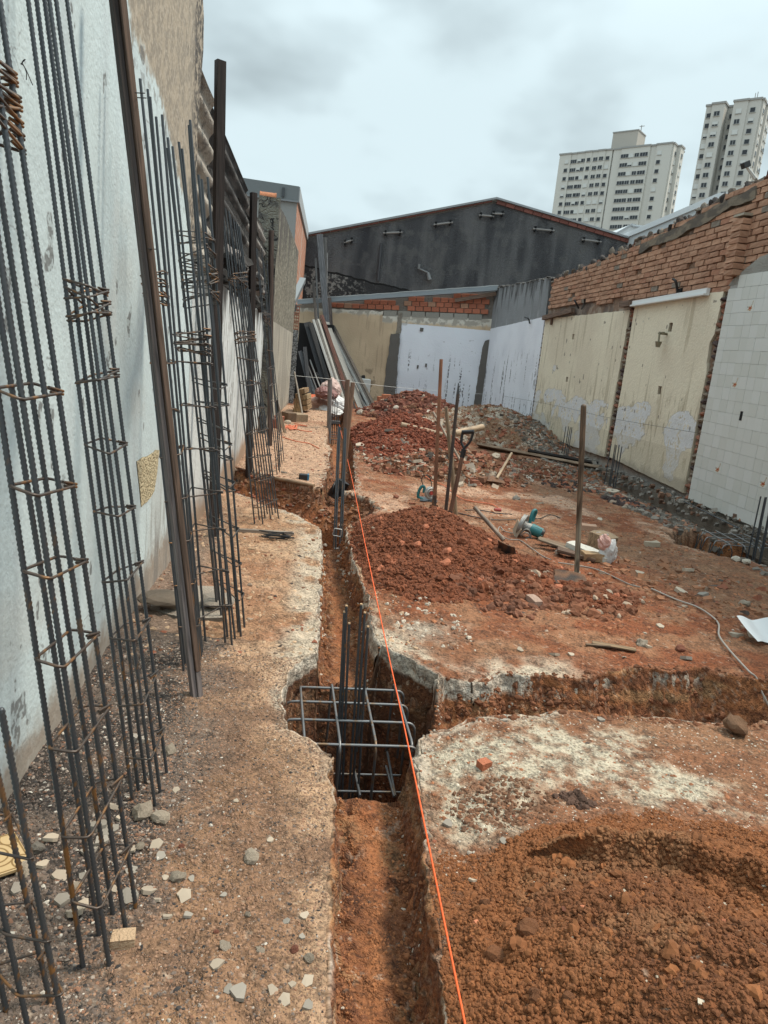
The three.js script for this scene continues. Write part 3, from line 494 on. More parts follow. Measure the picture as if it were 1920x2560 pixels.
// left: lower whitewashed wall further back, streaked with grime
{
  const m = wallMap(5.4, 12.7, -.2, 2.4, 1024, 360, (u, y) => {
    const f = fbm(u * 14, y * 2.2, 4, 241), a = fbm(u * 1.5, y * 1.5, 4, 243), g = fbm(u * 30, y * 16, 3, 245);
    let c = mix3([.62, .66, .67], [.5, .54, .55], smooth(.4, .65, a)); c = mix3(c, [.17, .16, .15], smooth(.5, .72, f) * (.35 + .5 * smooth(6.4, 8, u)) * smooth(.38, .5, g));
    c = mix3(c, [.045, .042, .04], smooth(1.85, 2.15, y + (f - .5) * .6)); c = mix3(c, [.34, .24, .17], smooth(.35, .12, y + (a - .5) * .3)); return c;
  });
  const w = thing('garden_wall', 'lower grimy whitewashed wall behind the middle rebar cages', 'wall', P3(LX(9) - .1, 0, 9));
  part(w, 'render_coat', plate(ragged([[5.53, -1], [12.62, -1], [12.62, 2.12], [9, 2.1], [5.53, 2.14]], .1, .012, 7, [0, 1, 4]), onLeftMap, 0, .2), plasterM(m));
  part(w, 'dark_void_plate', rough(plate(ragged([[6.3, 2.05], [12.6, 2.05], [12.6, 3.2], [6.3, 3.15]], .1, .03, 8), onLeftMap, .06, .2), .02, 6), std({ map: tiled(T_cast, .7), color: new THREE.Color().setRGB(.05, .047, .045), bumpMap: tiled(T_cast, 1.5), bumpScale: .04 }), 'rough black plate standing in for the dark void under the roof sheets');  // dark interior of the gap under the sheets painted as a black plate
  const bl = []; for (let k = 0; k < 46; k++) { const g = stoneGeo(200 + k, 1, .8); const s = rr(.04, .13), F = rr(6.6, 12.4); g.scale(s, s, s * 1.4); g.rotateY(rr(0, 6)); g.translate(LX(F) - .03 + rr(-.03, .05), rr(2.08, 2.5), -F); bl.push(flat(g, vary(rnd() < .25 ? [.22, .2, .19] : [.035, .033, .032], .5))); }
  const lump = part(w, 'broken_masonry', bl, M.stone); lump.userData.kind = 'stuff';
}
// corrugated sheets with their waves lying flat, ends stepped one behind the other
function corrugated(name, label, F0, F1, y0, y1, off, col, seed) {
  const per = .205, amp = .027, n = Math.round((y1 - y0) / per * 14), segs = 16, g = new THREE.PlaneGeometry(1, 1, segs, n), p = g.attributes.position, uv = g.attributes.uv;
  for (let i = 0; i < p.count; i++) {
    const a = p.getX(i) + .5, b = p.getY(i) + .5, F = lerp(F0, F1, a), y = lerp(y0, y1, b), ph = (y - 3.26) / per * 6.283;
    const t = off + amp * Math.cos(ph) + .006 * (n2(F * 2, y * 2, seed) - .5), v = P3(LX(F) + t, y + .01 * Math.sin(F * 1.1), F); p.setXYZ(i, v.x, v.y, v.z); uv.setXY(i, F, y);
  }
  const g2 = g.clone(); const p2 = g2.attributes.position; for (let i = 0; i < p2.count; i++) p2.setX(i, p2.getX(i) - .009);
  const id2 = g2.index.array; for (let i = 0; i < id2.length; i += 3) { const x = id2[i]; id2[i] = id2[i + 1]; id2[i + 1] = x; }
  // closing strips at the two ends
  const st = []; for (const e of [0, segs]) { const q = new THREE.PlaneGeometry(1, 1, 1, n), pq = q.attributes.position; for (let r = 0; r <= n; r++) for (let k = 0; k < 2; k++) { const s = (k ? p2 : p), ix = r * (segs + 1) + e; pq.setXYZ(r * 2 + k, s.getX(ix), s.getY(ix), s.getZ(ix)); } st.push(q); }
  const all = [g, g2, ...st].map(q => { q.computeVertexNormals(); return q; });
  for (const q of all) tint(q, v => { const f = fbm(-v.z * 1.6, v.y * 9, 4, seed), h = fbm(-v.z * 9, v.y * 20, 3, seed + 3); return mix3(mix3(col[0], col[1], smooth(.4, .62, f)), col[2], smooth(.55, .72, h) * .8); });
  const at = P3(LX((F0 + F1) / 2), (y0 + y1) / 2, (F0 + F1) / 2);
  return single(name, label, 'roof sheet', all, std({ vertexColors: true, roughness: .92, bumpMap: tiled(T_plaster, 2), bumpScale: .006, side: THREE.DoubleSide }), at, null);
}
corrugated('corrugated_sheet', 'pale grey corrugated fibre cement sheet just beyond the tall white wall', 5.44, 6.34, 2.18, 3.44, -.03, [[.40, .37, .32], [.33, .30, .26], [.13, .12, .11]], 251);
corrugated('corrugated_sheet', 'sooty black corrugated sheet between the two tall timber posts', 6.2, 9.34, 2.36, 3.42, -.045, [[.05, .048, .047], [.028, .027, .027], [.16, .155, .15]], 257);
corrugated('corrugated_sheet', 'weathered grey corrugated sheet nearest the orange ridge tile', 9.15, 12.35, 2.55, 3.4, -.06, [[.24, .225, .21], [.17, .16, .15], [.4, .38, .36]], 263);
// pier and roughcast wall running on at a slight angle
const RA = [-.57, 12.62], RBk = [-.30, 18.6], onRough = (u, y, t) => P3(lerp(RA[0], RBk[0], (u - RA[1]) / (RBk[1] - RA[1])) - t, y, u);
{
  const top = onF(670, 492, 12.62).y;
  const m = wallMap(12.6, 18.7, -.2, 4.3, 640, 560, (u, y) => {
    const f = fbm(u * 26, y * 26, 3, 271), a = fbm(u * 1.6, y * 1.2, 4, 273), st = fbm(u * 5, y * .6, 4, 275);
    let c = mix3([.36, .34, .27], [.17, .155, .125], smooth(.42, .58, f)); c = mix3(c, [.09, .085, .08], smooth(.5, .8, st + (y - 3.2) * .3) * .8);
    const b = y - (2.02 - .01 * (u - 12.6)); if (b < 0) { c = mix3([.56, .53, .45], [.46, .43, .37], smooth(.35, .65, a)); c = mix3(c, [.25, .21, .17], smooth(.58, .72, fbm(u * 9, y * 1.2, 3, 277)) * .5); c = mix3(c, [.3, .25, .2], smooth(.3, .1, y)); }
    return c;
  });
  const w = thing('roughcast_wall', 'grey roughcast wall with cream paint below, ending in a pier with an orange ridge tile', 'wall', P3(-.6, 0, 13));
  part(w, 'render_coat', plate(ragged([[12.64, -.5], [18.6, -.5], [18.6, top - .05], [14, top - .04], [12.64, top - .1]], .15, .02, 11, [0, 1, 4]), onRough, 0, .22), plasterM(m, { bumpMap: tiled(T_cast, 1.6), bumpScale: .03 }));
  const pw_ = onF(696, 560, 12.6).x, pm = wallMap(-1, -.4, -.2, 4.4, 100, 512, (u, y) => { const f = fbm(u * 9, y * 9, 4, 281), cr = Math.abs(fbm(u * 4 + 2, y * 4, 4, 283) - .5); let c = mix3([.21, .2, .165], [.1, .095, .085], smooth(.4, .65, f)); if (cr < .012) c = [.02, .02, .02]; return c; });
  const pr = part(w, 'pier', plate(ragged([[-.9, -.5], [pw_, -.5], [pw_, top], [-.9, top]], .2, .012, 13), (u, y, t) => P3(u, y, 12.55 + t), 0, .25), plasterM(pm, { bumpScale: .03 }), 'dark cracked concrete pier');
  const rt = new THREE.CylinderGeometry(.085, .085, .25, 16, 1, false, 0, Math.PI); rt.rotateZ(Math.PI / 2); rt.rotateX(-Math.PI / 2 * 0); const c0 = onF(669, 499, 12.6);
  const rt2 = new THREE.TorusGeometry(.08, .012, 6, 14, Math.PI); rt2.rotateY(Math.PI / 2); const rt3 = rt2.clone(); rt2.translate(-.125, 0, 0); rt3.translate(.125, 0, 0);
  const tileG = [rt, rt2, rt3].map(q => { q.translate(c0.x, top - .005, -12.68); return tint(q, v => mix3([.62, .24, .11], [.42, .17, .09], fbm(v.x * 20, v.z * 20, 3, 285))); });
  part(w, 'ridge_tile', tileG, M.vc);
  part(w, 'end_pillar', rough(beam(P3(-.27, -.3, 18.85), P3(-.27, 2.05, 18.85), .2, .4, undefined, 1, 0), .012, 5), std({ map: tiled(T_cast, 1), color: new THREE.Color().setRGB(.52, .53, .53), bumpMap: tiled(T_cast, 3), bumpScale: .02 }), 'raw grey concrete pillar at the end of the wall');
  for (let k = 0; k < 3; k++) { const y = 2.16 + k * .2, b = new THREE.Group();
    const s = new THREE.Shape([[-.095, -.09], [.095, -.09], [.095, .09], [-.095, .09]].map(p => new THREE.Vector2(...p))); for (const a of [-.055, 0, .055]) for (const c of [-.04, .04]) s.holes.push(new THREE.Path([[a - .02, c - .03], [a + .02, c - .03], [a + .02, c + .03], [a - .02, c + .03]].map(p => new THREE.Vector2(...p))));
    const g = new THREE.ExtrudeGeometry(s, { depth: .25, bevelEnabled: false }); g.translate(-.27, y, -18.95); part(w, 'hollow_brick', flat(g, vary([.36, .13, .08], .2)), M.vc); }
}
// gutter pieces at the corner
{
  const a = onF(757, 700, 20.4), b = onF(727, 764, 18.9), g = thing('box_gutter', 'grey sheet metal box gutter stepping down at the far left corner', 'gutter', b);
  const gm = std({ color: new THREE.Color().setRGB(.19, .205, .21), roughness: .6, metalness: .3 });
  part(g, 'trough', beam(a, b, .16, .14), gm); const h = onF(729, 770, 18.8);
  const c1 = new THREE.CylinderGeometry(.2, .13, .22, 4, 1); c1.rotateY(.78); c1.translate(h.x, h.y - .02, h.z); part(g, 'hopper', c1, gm);
  part(g, 'outlet', rod(h.clone().add(new THREE.Vector3(0, -.4, 0)), h, .06, .06, 10), gm); part(g, 'seam', beam(onF(752, 712, 20.2), onF(752, 713, 20.2).add(new THREE.Vector3(0, .02, 0)), .23, .19), gm);
}
// neighbour house with grey fascia and bare brick flank
{
  const F0 = 24, a = onF(612, 462, F0), c = onF(745, 477, F0), e = onF(775, 516, 33), yb = -.2;
  const w = thing('neighbour_house', 'flat roofed grey house with a bare brick flank behind the left wall', 'house', P3(c.x - 2, 0, 26));
  const fl = (u, y, t) => P3(lerp(c.x, e.x, u / 9) - t, y, 24 + u);
  const bm = wallMap(0, 9, 0, 6.6, 720, 660, (u, y) => { const r = Math.floor(y / .19), uu = u + (r % 2) * .12, fr = y / .19 - r, fc = uu / .24 - Math.floor(uu / .24), id = h3(Math.floor(uu / .24), r, 5); let col = mix3([.36, .15, .09], [.46, .21, .13], id); if (fr < .12 || fc < .07) col = [.36, .29, .24]; if (Math.abs(u - 4.2) < .12) col = [.42, .38, .33]; const f = fbm(u * 8, y * 8, 3, 291); return col.map(x => x * (.8 + .4 * f)); });
  part(w, 'brick_flank', plate([[0, yb], [9, yb], [9, c.y - .25], [0, c.y - .25]], fl, 0, .2), std({ map: bm }));
  part(w, 'front_wall', plate([[a.x - 4, yb], [c.x - .004, yb], [c.x - .004, c.y - .25], [a.x - 4, c.y - .25]], (u, y, t) => P3(u, y, F0 + t), -.01, .2), plasterM(wallMap(-6, 0, 0, 7, 300, 350, (u, y) => { const s = fbm(u * 6, y * .5, 4, 295); return mix3([.27, .27, .26], [.10, .10, .10], smooth(.5, .75, s)); })));
  const fm = std({ color: new THREE.Color().setRGB(.15, .165, .17), roughness: .6, bumpMap: tiled(T_fine, 2), bumpScale: .004 });
  part(w, 'fascia', plate([[a.x - 4, c.y - .3], [c.x + .03, c.y - .3], [c.x + .03, c.y + .12], [a.x - 4, c.y + .25]], (u, y, t) => P3(u, y, F0 + t), -.06, -.012), fm);
  part(w, 'fascia', plate([[0, c.y - .3], [9, c.y - .3], [9, c.y + .1], [0, c.y + .12]], fl, -.06, -.003), std({ color: new THREE.Color().setRGB(.34, .36, .37), roughness: .6 }), 'lighter fascia along the flank');
  part(w, 'flashing_strip', plate([[a.x - 4, c.y - .36], [c.x + .05, c.y - .36], [c.x + .05, c.y - .31], [a.x - 4, c.y - .31]], (u, y, t) => P3(u, y, F0 + t), -.1, -.013), std({ color: new THREE.Color().setRGB(.2, .21, .22), roughness: .5 }));
  part(w, 'bracket', beam(P3(c.x - .45, c.y - .25, 23.9), P3(c.x - .45, c.y + .02, 23.9), .09, .05), M.steel);
  part(w, 'roof_slab', plate([[a.x - 4, 24.02], [c.x - .02, 24.02], [e.x - .02, 33], [a.x - 4, 33]], (u, y, t) => P3(u, c.y - .1 + t, y), 0, .1), fm);
}
// ---------- right wall ----------
const BRTOP = [[3, 4.6], [6, 4.42], [8.4, 4.2], [9.35, 4.12], [10.3, 4.0], [11.5, 3.92], [13.05, 3.78], [15.6, 3.66]];
const brickC = () => { const q = rnd(); return vary(q < .05 ? [.3, .25, .2] : q < .55 ? [.47, .265, .17] : q < .85 ? [.43, .23, .145] : [.38, .19, .12], .15); };
const BRICKM = std({ vertexColors: true, roughness: .94, bumpMap: tiled(T_plaster, 5), bumpScale: .008 });
const brickGeos = [0, 1, 2, 3, 4, 5].map(k => { const g = mergeVertices(new THREE.BoxGeometry(1, 1, 1, 2, 2, 1).deleteAttribute('normal').deleteAttribute('uv')), p = g.attributes.position; for (let i = 0; i < p.count; i++) p.setXYZ(i, p.getX(i) * (1 + .07 * (n2(p.getY(i) * 3 + k * 9, p.getZ(i) * 3, 311) - .5) * 2), p.getY(i) * (1 + .14 * (n2(p.getX(i) * 3 + k * 5, p.getZ(i) * 3 + 4, 312) - .5) * 2), p.getZ(i) * (1 + .3 * (n2(p.getX(i) * 2.5 + k * 3, p.getY(i) * 3 + 8, 313) - .5))); const q = g.toNonIndexed(); q.computeVertexNormals(); const uv = new Float32Array(q.attributes.position.count * 2); for (let i = 0; i < uv.length / 2; i++) { uv[2 * i] = q.attributes.position.getX(i) * .2 + k; uv[2 * i + 1] = q.attributes.position.getY(i) * .07 + q.attributes.position.getZ(i) * .1; } q.setAttribute('uv', new THREE.BufferAttribute(uv, 2)); return q; });
const brickGeoC = brickGeos.flatMap(g => [0, 1, 2, 3].map(() => { const c = brickC(), q = g.clone(); return tint(q, v => { const f = .85 + .3 * n2(v.x * 5 + c[0] * 90, v.y * 5, 315); return c.map(x => x * f); }); }));
{
  const rw = thing('boundary_wall', 'long right boundary wall, bare solid brick above, cream plaster and white tiles below', 'wall', P3(RX + .1, 0, 10));
  const mort = wallMap(2, 21, -.6, 4.8, 1400, 400, (u, y) => { const f = fbm(u * 12, y * 12, 4, 321), a = fbm(u * 2, y * 2, 4, 323); let c = mix3([.30, .19, .13], [.46, .36, .28], smooth(.4, .7, f)); c = mix3(c, [.14, .12, .11], smooth(.55, .7, a) * .6); c = mix3(c, [.35, .33, .3], smooth(.3, .1, y)); return c; });
  const topLine = []; for (let u = 15.62; u >= 3; u -= .1) topLine.push([u, lineY(BRTOP, u) - .07 + .05 * (fbm(u * 3, 1, 3, 325) - .5)]);
  part(rw, 'wall_core', plate([[-3, -1], [15.62, -1], ...topLine, [-3, 4.7]], onRightMap, .045, .24), std({ map: mort, bumpMap: tiled(T_plaster, 3), bumpScale: .02 }), 'reddish mortar bed behind the bricks');
  // bricks one by one as far as they can be told apart, joined beyond
  const course = .0785, len = .215; let far = [], one = 0; const p0 = wp(rw);
  const list = [];
  for (let r = 0; r < 24; r++) for (let k = 0; k < 62; k++) {
    const y = 2.86 + r * course, F = 3.2 + (k + (r % 2) * .5) * len + rr(-.012, .012); if (F > 15.5 || F < 6.6) continue;
    if (y > lineY(BRTOP, F) - .1 || (F < 8.66 && y < 3.0 + .12 * n2(F * 3, 2, 331)) || (F > 11.55 && y < 2.86 + .14 * smooth(11.5, 14, F) + .2 * Math.max(0, .55 - Math.abs(F - 11.9)))) continue;
    if (F > 8.6 && F < 11.4 && y > lineY(BRTOP, F) - .31 + .1 * (fbm(F * 2, 5, 3, 335) - .5) && y < lineY(BRTOP, F) - .17) continue;   // mortar cap
    if (rnd() < .012) continue;
    list.push([F, y, rr(-.007, .007)]);
  }
  list.sort((a, b) => a[0] - b[0]);
  for (const [F, y, t] of list) {
    const g = brickGeoC[Math.floor(rnd() * brickGeoC.length)], L = (F > 13.8 || F < 8.2 ? .208 : .198) * rr(.94, 1.02), H = .066 * rr(.93, 1.05);
    const m4 = new THREE.Matrix4().compose(new THREE.Vector3(RX + .05 + t - p0.x, y - p0.y, -F - p0.z), new THREE.Quaternion().setFromEuler(new THREE.Euler(rr(-.015, .015), Math.PI / 2 + rr(-.03, .03), 0)), new THREE.Vector3(L, H, .09));
    if (one < 296) { const b = new THREE.Mesh(g, BRICKM); b.name = 'brick'; b.applyMatrix4(m4); b.castShadow = b.receiveShadow = true; rw.add(b); one++; }
    else { far.push(g.clone().applyMatrix4(m4)); }
  }
  const fm = new THREE.Mesh(mergeGeometries(far), BRICKM); fm.name = 'bricks'; fm.userData.kind = 'stuff'; fm.castShadow = fm.receiveShadow = true; rw.add(fm);
  // broken bricks and mortar gunk along the top
  const gunk = []; for (let F = 8.2; F < 15.6; F += .045) { const y = lineY(BRTOP, F), g = stoneGeo(400 + Math.floor(F * 50), 1, .7), s = rr(.03, .075); g.scale(s * .8, s * rr(.6, 1), s * 1.4); g.rotateX(rr(0, 3)); g.translate(RX + rr(.02, .16), y - .05 + rr(-.05, .02) - (rnd() < .3 ? .06 : 0), -F); gunk.push(flat(g, vary(rnd() < .16 ? [.19, .085, .055] : rnd() < .6 ? [.05, .042, .038] : [.15, .125, .1], .3))); }
  part(rw, 'broken_top', gunk, M.stone).userData.kind = 'stuff';
  const cap = []; for (let F = 8.55; F <= 11.45; F += .08) cap.push([F, lineY(BRTOP, F) - .16 + .03 * (n2(F * 5, 1, 341) - .5)]); for (let F = 11.45; F >= 8.5; F -= .06) cap.push([F, lineY(BRTOP, F) - .29 - .12 * smooth(11.4, 8.6, F) * 0 + .1 * (fbm(F * 3, 3, 3, 343) - .5)]);
  part(rw, 'mortar_band', plate(cap, onRightMap, -.012, .05), std({ map: wallMap(8, 12, 3.4, 4.2, 512, 110, (u, y) => mix3([.36, .29, .21], [.2, .165, .13], smooth(.35, .6, fbm(u * 7, y * 14, 4, 345)))), bumpMap: tiled(T_plaster, 4), bumpScale: .03 }));
  // little brick pier standing proud of the wall
  for (let k = 0; k < 9; k++) for (let j = 0; j < 1; j++) { const g = brickGeoC[(k * 5 + 3) % brickGeoC.length], b = new THREE.Mesh(g, BRICKM); b.name = 'pier_brick'; b.position.set(RX - .035 + rr(-.008, .008) - p0.x, 3.03 + k * .074 - p0.y, -8.62 - p0.z + rr(-.006, .006)); b.rotation.y = Math.PI / 2 + rr(-.04, .04); b.scale.set(.2, .062, .16); b.castShadow = b.receiveShadow = true; rw.add(b); }
  part(rw, 'pier_cap', rough(beam(P3(RX - .04, 3.69, 8.62), P3(RX - .04, 3.72, 8.62), .15, .2, undefined, 1, 0), .01, 12), std({ color: new THREE.Color().setRGB(.3, .26, .2) }));
  part(rw, 'grey_render_patch', plate(ragged([[3, 2.9], [8.72, 2.9], [8.66, 2.97], [8.45, 3.06], [8.2, 3.17], [7.9, 3.22], [3, 3.3]], .05, .012, 17), onRightMap, -.006, .04), std({ map: wallMap(5, 9, 2.8, 3.3, 400, 60, (u, y) => mix3([.40, .39, .35], [.27, .255, .225], fbm(u * 6, y * 6, 4, 347))), bumpMap: tiled(T_plaster, 3), bumpScale: .012 }));
  // cream plaster panels with peeling low down
  const cream = (u, y) => {
    const a = fbm(u * 1.3, y * 1.3, 4, 351), f = fbm(u * 9, y * 9, 4, 353), g = fbm(u * 34, y * 34, 3, 355), st = fbm(u * 13, y * .8, 4, 357);
    let c = mix3([.75, .675, .52], [.68, .60, .46], smooth(.35, .65, a)); c = mix3(c, [.33, .26, .16], smooth(.62, .78, st) * .45);
    c = mix3(c, [.36, .29, .19], smooth(.58, .7, fbm(u * 20, y * 5, 3, 359)) * smooth(1.7, 1.1, y) * smooth(.2, .8, y) * .7);
    const peel = smooth(.50, .53, fbm(u * 1.9 + 1.3, y * 2.3, 5, 361) + .13 * smooth(.55, .95, y) * smooth(1.35, 1.1, y) - .12 * smooth(.3, .0, Math.abs(y - .25)) - .3 * smooth(1.15, 1.4, y));
    c = mix3(c, mix3([.72, .72, .73], [.58, .57, .56], f), peel * smooth(.42, .52, g * .6 + f * .4 + .08)); if (peel > .2 && peel < .9) c = mix3(c, [.3, .26, .22], .6);
    if (y < .75) c = mix3(c, [.46, .39, .28], .35); c = mix3(c, [.14, .12, .1], smooth(.86, .875, fbm(u * 9, y * 7, 2, 363)) * .7); c = mix3(c, [.27, .23, .18], smooth(.42, .28, y + (f - .5) * .2) * .55);
    const k = .95 + .12 * (g - .5); return c.map(x => x * k);
  };
  const cm = wallMap(8.7, 15.7, .1, 2.95, 1500, 620, cream), CM = plasterM(cm, { bumpScale: .003, roughness: .8 });
  const hole = (u, y, w, h) => ragged([[u - w, y - h], [u + w, y - h], [u + w, y + h], [u - w, y + h]], .04, .006, u);
  const h1 = onX(1676, 818, RX), h2 = onX(1649, 975, RX), h3_ = onX(1433, 841, RX), h4 = onX(1417, 949, RX);
  part(rw, 'cream_panel', plate(ragged([[8.86, .2], [11.30, .33], [11.27, 1.5], [11.28, 2.80], [8.82, 2.84], [8.85, 2.3], [8.92, 2.2], [8.9, 1.95], [8.86, 1.8]], .09, .008, 19), onRightMap, 0, .05, [hole(-h1.z, h1.y, .05, .06), hole(-h2.z, h2.y, .05, .06)]), CM, 'cream plaster panel next to the white tiles');
  part(rw, 'cream_panel', plate(ragged([[11.50, .3], [15.56, .28], [15.6, 2.77], [11.44, 2.74]], .09, .008, 21), onRightMap, 0, .05, [hole(-h3_.z, h3_.y, .05, .05), hole(-h4.z, h4.y, .05, .05)]), CM, 'further cream plaster panel');
  // broken brick ends in the two chases
  for (const [Fa, Fb, n, y0, y1] of [[8.69, 8.85, 34, .15, 2.9], [11.31, 11.45, 34, .3, 2.8]]) { const b = []; for (let k = 0; k < n; k++) { const g = stoneGeo(500 + k + Math.floor(Fa), 1, .8); g.scale(.06, .05, (Fb - Fa) * .6); g.rotateX(rr(-.4, .4)); g.translate(RX + .05 + rr(-.01, .01), lerp(y0, y1, k / n), -(Fa + Fb) / 2 + rr(-.02, .02)); b.push(flat(g, vary(rnd() < .5 ? [.21, .09, .055] : rnd() < .5 ? [.2, .155, .115] : [.07, .045, .04], .3))); } part(rw, 'broken_chase', b, M.stone, 'strip of broken brick where a cross wall was torn out').userData.kind = 'stuff'; }
  { const b = []; for (let k = 0; k < 26; k++) { const g = stoneGeo(560 + k, 1, .8); g.scale(.05, .05, .06); g.translate(RX + .05, lerp(.4, 2.8, k / 26), -15.62 + rr(-.02, .02)); b.push(flat(g, vary([.2, .16, .13], .4))); } part(rw, 'broken_chase', b, M.stone).userData.kind = 'stuff'; }
  // grey rendered and white painted far end
  const fin = FB(RX) + .1;
  part(rw, 'grey_panel', plate(ragged([[15.66, 2.82], [fin, 2.68], [fin, 3.78], [18, 3.72], [15.66, 3.64]], .12, .012, 23), onRightMap, .005, .06), std({ map: wallMap(15.6, 21, 2.6, 3.9, 600, 160, (u, y) => { const s = fbm(u * 9, y * 1.1, 4, 371); let c = mix3([.27, .28, .29], [.2, .205, .21], fbm(u * 3, y * 3, 4, 373)); c = mix3(c, [.07, .07, .07], smooth(.45, .7, s + (y - 3.4) * .5)); c = mix3(c, [.45, .46, .47], smooth(.7, .75, s) * .4); return c; }), bumpMap: tiled(T_plaster, 2), bumpScale: .012 }));
  const whiteC = (u, y) => { const a = fbm(u * 1.4, y * 1.4, 4, 375), st = fbm(u * 15, y * 1.4, 4, 377), g = fbm(u * 30, y * 30, 3, 379); let c = mix3([.73, .75, .80], [.66, .68, .735], smooth(.35, .65, a)); c = mix3(c, [.14, .14, .15], smooth(.62, .7, st) * smooth(.3, .7, y) * smooth(2.2, 1.6, y) * smooth(.4, .55, g)); c = mix3(c, [.4, .36, .32], smooth(.62, .45, y + (a - .5) * .3) * .5); return c; };
  const wm = plasterM(wallMap(15.6, 21, .3, 2.9, 800, 400, whiteC), { bumpScale: .003 });
  part(rw, 'white_panel', plate(ragged([[15.66, .3], [fin, .3], [fin, 2.68], [15.66, 2.82]], .1, .006, 25), onRightMap, 0, .05), wm);
  const c2 = []; for (let F = 15.7; F < 20.4; F += .09) { const g = stoneGeo(600 + Math.floor(F * 20), 1, .6), y = lerp(3.64, 3.8, (F - 15.7) / 4.6); g.scale(.09, .045, .1); g.translate(RX + .08, y + rr(-.03, .03), -F); c2.push(flat(g, vary([.06, .055, .05], .5))); }
  part(rw, 'broken_top', c2, M.stone).userData.kind = 'stuff';
  part(rw, 'wall_core', plate([[15.62, -1], [fin + .1, -1], [fin + .1, 3.74], [15.62, 3.6]], onRightMap, .06, .24), std({ color: new THREE.Color().setRGB(.25, .24, .23) }), 'grey core of the far end');
  // white tiles, each one its own
  const flower = (() => { const cv = document.createElement('canvas'); cv.width = 96; cv.height = 128; const x = cv.getContext('2d'); x.fillStyle = '#cbccc7'; x.fillRect(0, 0, 96, 128);
    x.strokeStyle = '#6b5a45'; x.lineWidth = 2.5; x.beginPath(); x.moveTo(50, 86); x.quadraticCurveTo(72, 60, 74, 12); x.stroke();
    const leaf = (a, b, r, c) => { x.fillStyle = c; x.beginPath(); x.ellipse(a, b, r, r * .5, a * .1, 0, Math.PI * 2); x.fill(); };
    for (let k = 0; k < 9; k++) leaf(72 - k * 2 + (k % 2 ? 7 : -4), 22 + k * 7, 4.5, k % 3 ? '#8a7a50' : '#b98a4a');
    for (const [a, b] of [[36, 90], [60, 96], [42, 108], [58, 78], [34, 76], [66, 88], [28, 104], [56, 110]]) leaf(a, b, 10, '#a8804c');
    for (const [a, b, r, c] of [[48, 88, 11, '#a84630'], [45, 85, 6, '#7f2f20'], [60, 72, 6, '#b9622f'], [40, 99, 7, '#b05a38'], [56, 92, 8, '#9c4a2c']]) { x.fillStyle = c; x.beginPath(); x.arc(a, b, r, 0, Math.PI * 2); x.fill(); }
    x.strokeStyle = '#77756c'; x.lineWidth = 4; x.beginPath(); x.moveTo(12, 66); x.quadraticCurveTo(14, 84, 20, 84); x.quadraticCurveTo(25, 80, 22, 76); x.stroke();
    const t = new THREE.CanvasTexture(cv); t.colorSpace = THREE.SRGBColorSpace; return t; })();
  const tg = new THREE.BoxGeometry(.1475, .1475, .012); { const b = new RoundedBoxGeometry(.1475, .1475, .012, 1, .003); }
  const tms = [0, 1, 2].map(k => std({ color: new THREE.Color().setRGB(.60 - .02 * k, .605 - .02 * k, .575 - .025 * k), roughness: .3 })), fmat = std({ map: flower, roughness: .3 });
  const flo = [[1876, 755], [1838, 953], [1795, 1175], [1905, 1205]].map(p => onX(p[0], p[1], RX));
  const socket = onX(1855, 1040, RX);
  for (let c = 0; c < 26; c++) for (let r = 0; r < 19; r++) {
    const F = 8.62 - c * .15 - (r === 18 ? .03 : 0), y = .225 + r * .15 - (c * .0022); if (F < 5.2) continue; if (r === 18 && c === 0) continue; if (r === 0 && (rnd() < .1)) continue;
    if (c > 14 && (r > 3 && F < 6.6)) continue;
    let m = tms[Math.floor(rnd() * 3)]; for (const f of flo) if (Math.abs(-f.z - F) < .075 && Math.abs(f.y - y) < .075) m = fmat;
    const t = new THREE.Mesh(tg, m); t.name = 'tile'; t.position.set(RX - .006 + rr(-.0012, .0012) - p0.x, y - p0.y, -F - p0.z); t.rotation.set(rr(-.004, .004), -Math.PI / 2 + rr(-.006, .006), 0); t.castShadow = t.receiveShadow = true; rw.add(t);
  }
  part(rw, 'tile_bed', plate([[3, .15], [8.69, .15], [8.69, 2.9], [3, 2.9]], onRightMap, .0, .05), std({ color: new THREE.Color().setRGB(.33, .32, .3) }));
  part(rw, 'socket_hole', beam(P3(RX - .013, socket.y - .055, -socket.z), P3(RX - .013, socket.y + .055, -socket.z), .004, .05), M.dark);
  // exposed footing under the wall
  const ft = []; for (let F = 5.5; F < 20; F += .022) { const g = Math.floor(F * 45) % 3 ? CHUNKS[Math.floor(F * 45) % 4].clone() : stoneGeo(700 + Math.floor(F * 40) % 40, 1, .8), s = rr(.012, .036); g.scale(s, s * .9, s * 1.3); g.rotateX(rr(0, 3)); g.translate(RX + .02 + rr(-.13, .01), rr(-.02, .17) + .2 * smooth(11, 19, F), -F); ft.push(flat(g, vary(rnd() < .25 ? [.2, .11, .07] : [.25, .225, .195], .4))); }
  part(rw, 'footing', ft, M.stone).userData.kind = 'stuff';
  part(rw, 'footing_beam', rough(beam(P3(RX + .04, -.1, 3), P3(RX + .04, .02, 15.5), .14, .28, new THREE.Vector3(1, 0, 0), 40, 0), .02, 4), std({ color: new THREE.Color().setRGB(.27, .22, .17), bumpMap: tiled(T_cast, 3), bumpScale: .03 }), 'rough earth-stained footing under the tiles');
  // white channel over the nearer cream panel, timber lintel over the further one
  const tu = onX(1588, 762, RX), tv = onX(1777, 727, RX), wm2 = std({ color: new THREE.Color().setRGB(.66, .67, .66), roughness: .6 });
  part(rw, 'white_channel', [beam(P3(RX - .035, 2.86, -tv.z), P3(RX - .035, 2.83, -tu.z), .05, .07), beam(P3(RX - .05, 2.815, -tv.z), P3(RX - .05, 2.79, -tu.z), .08, .025)], wm2);
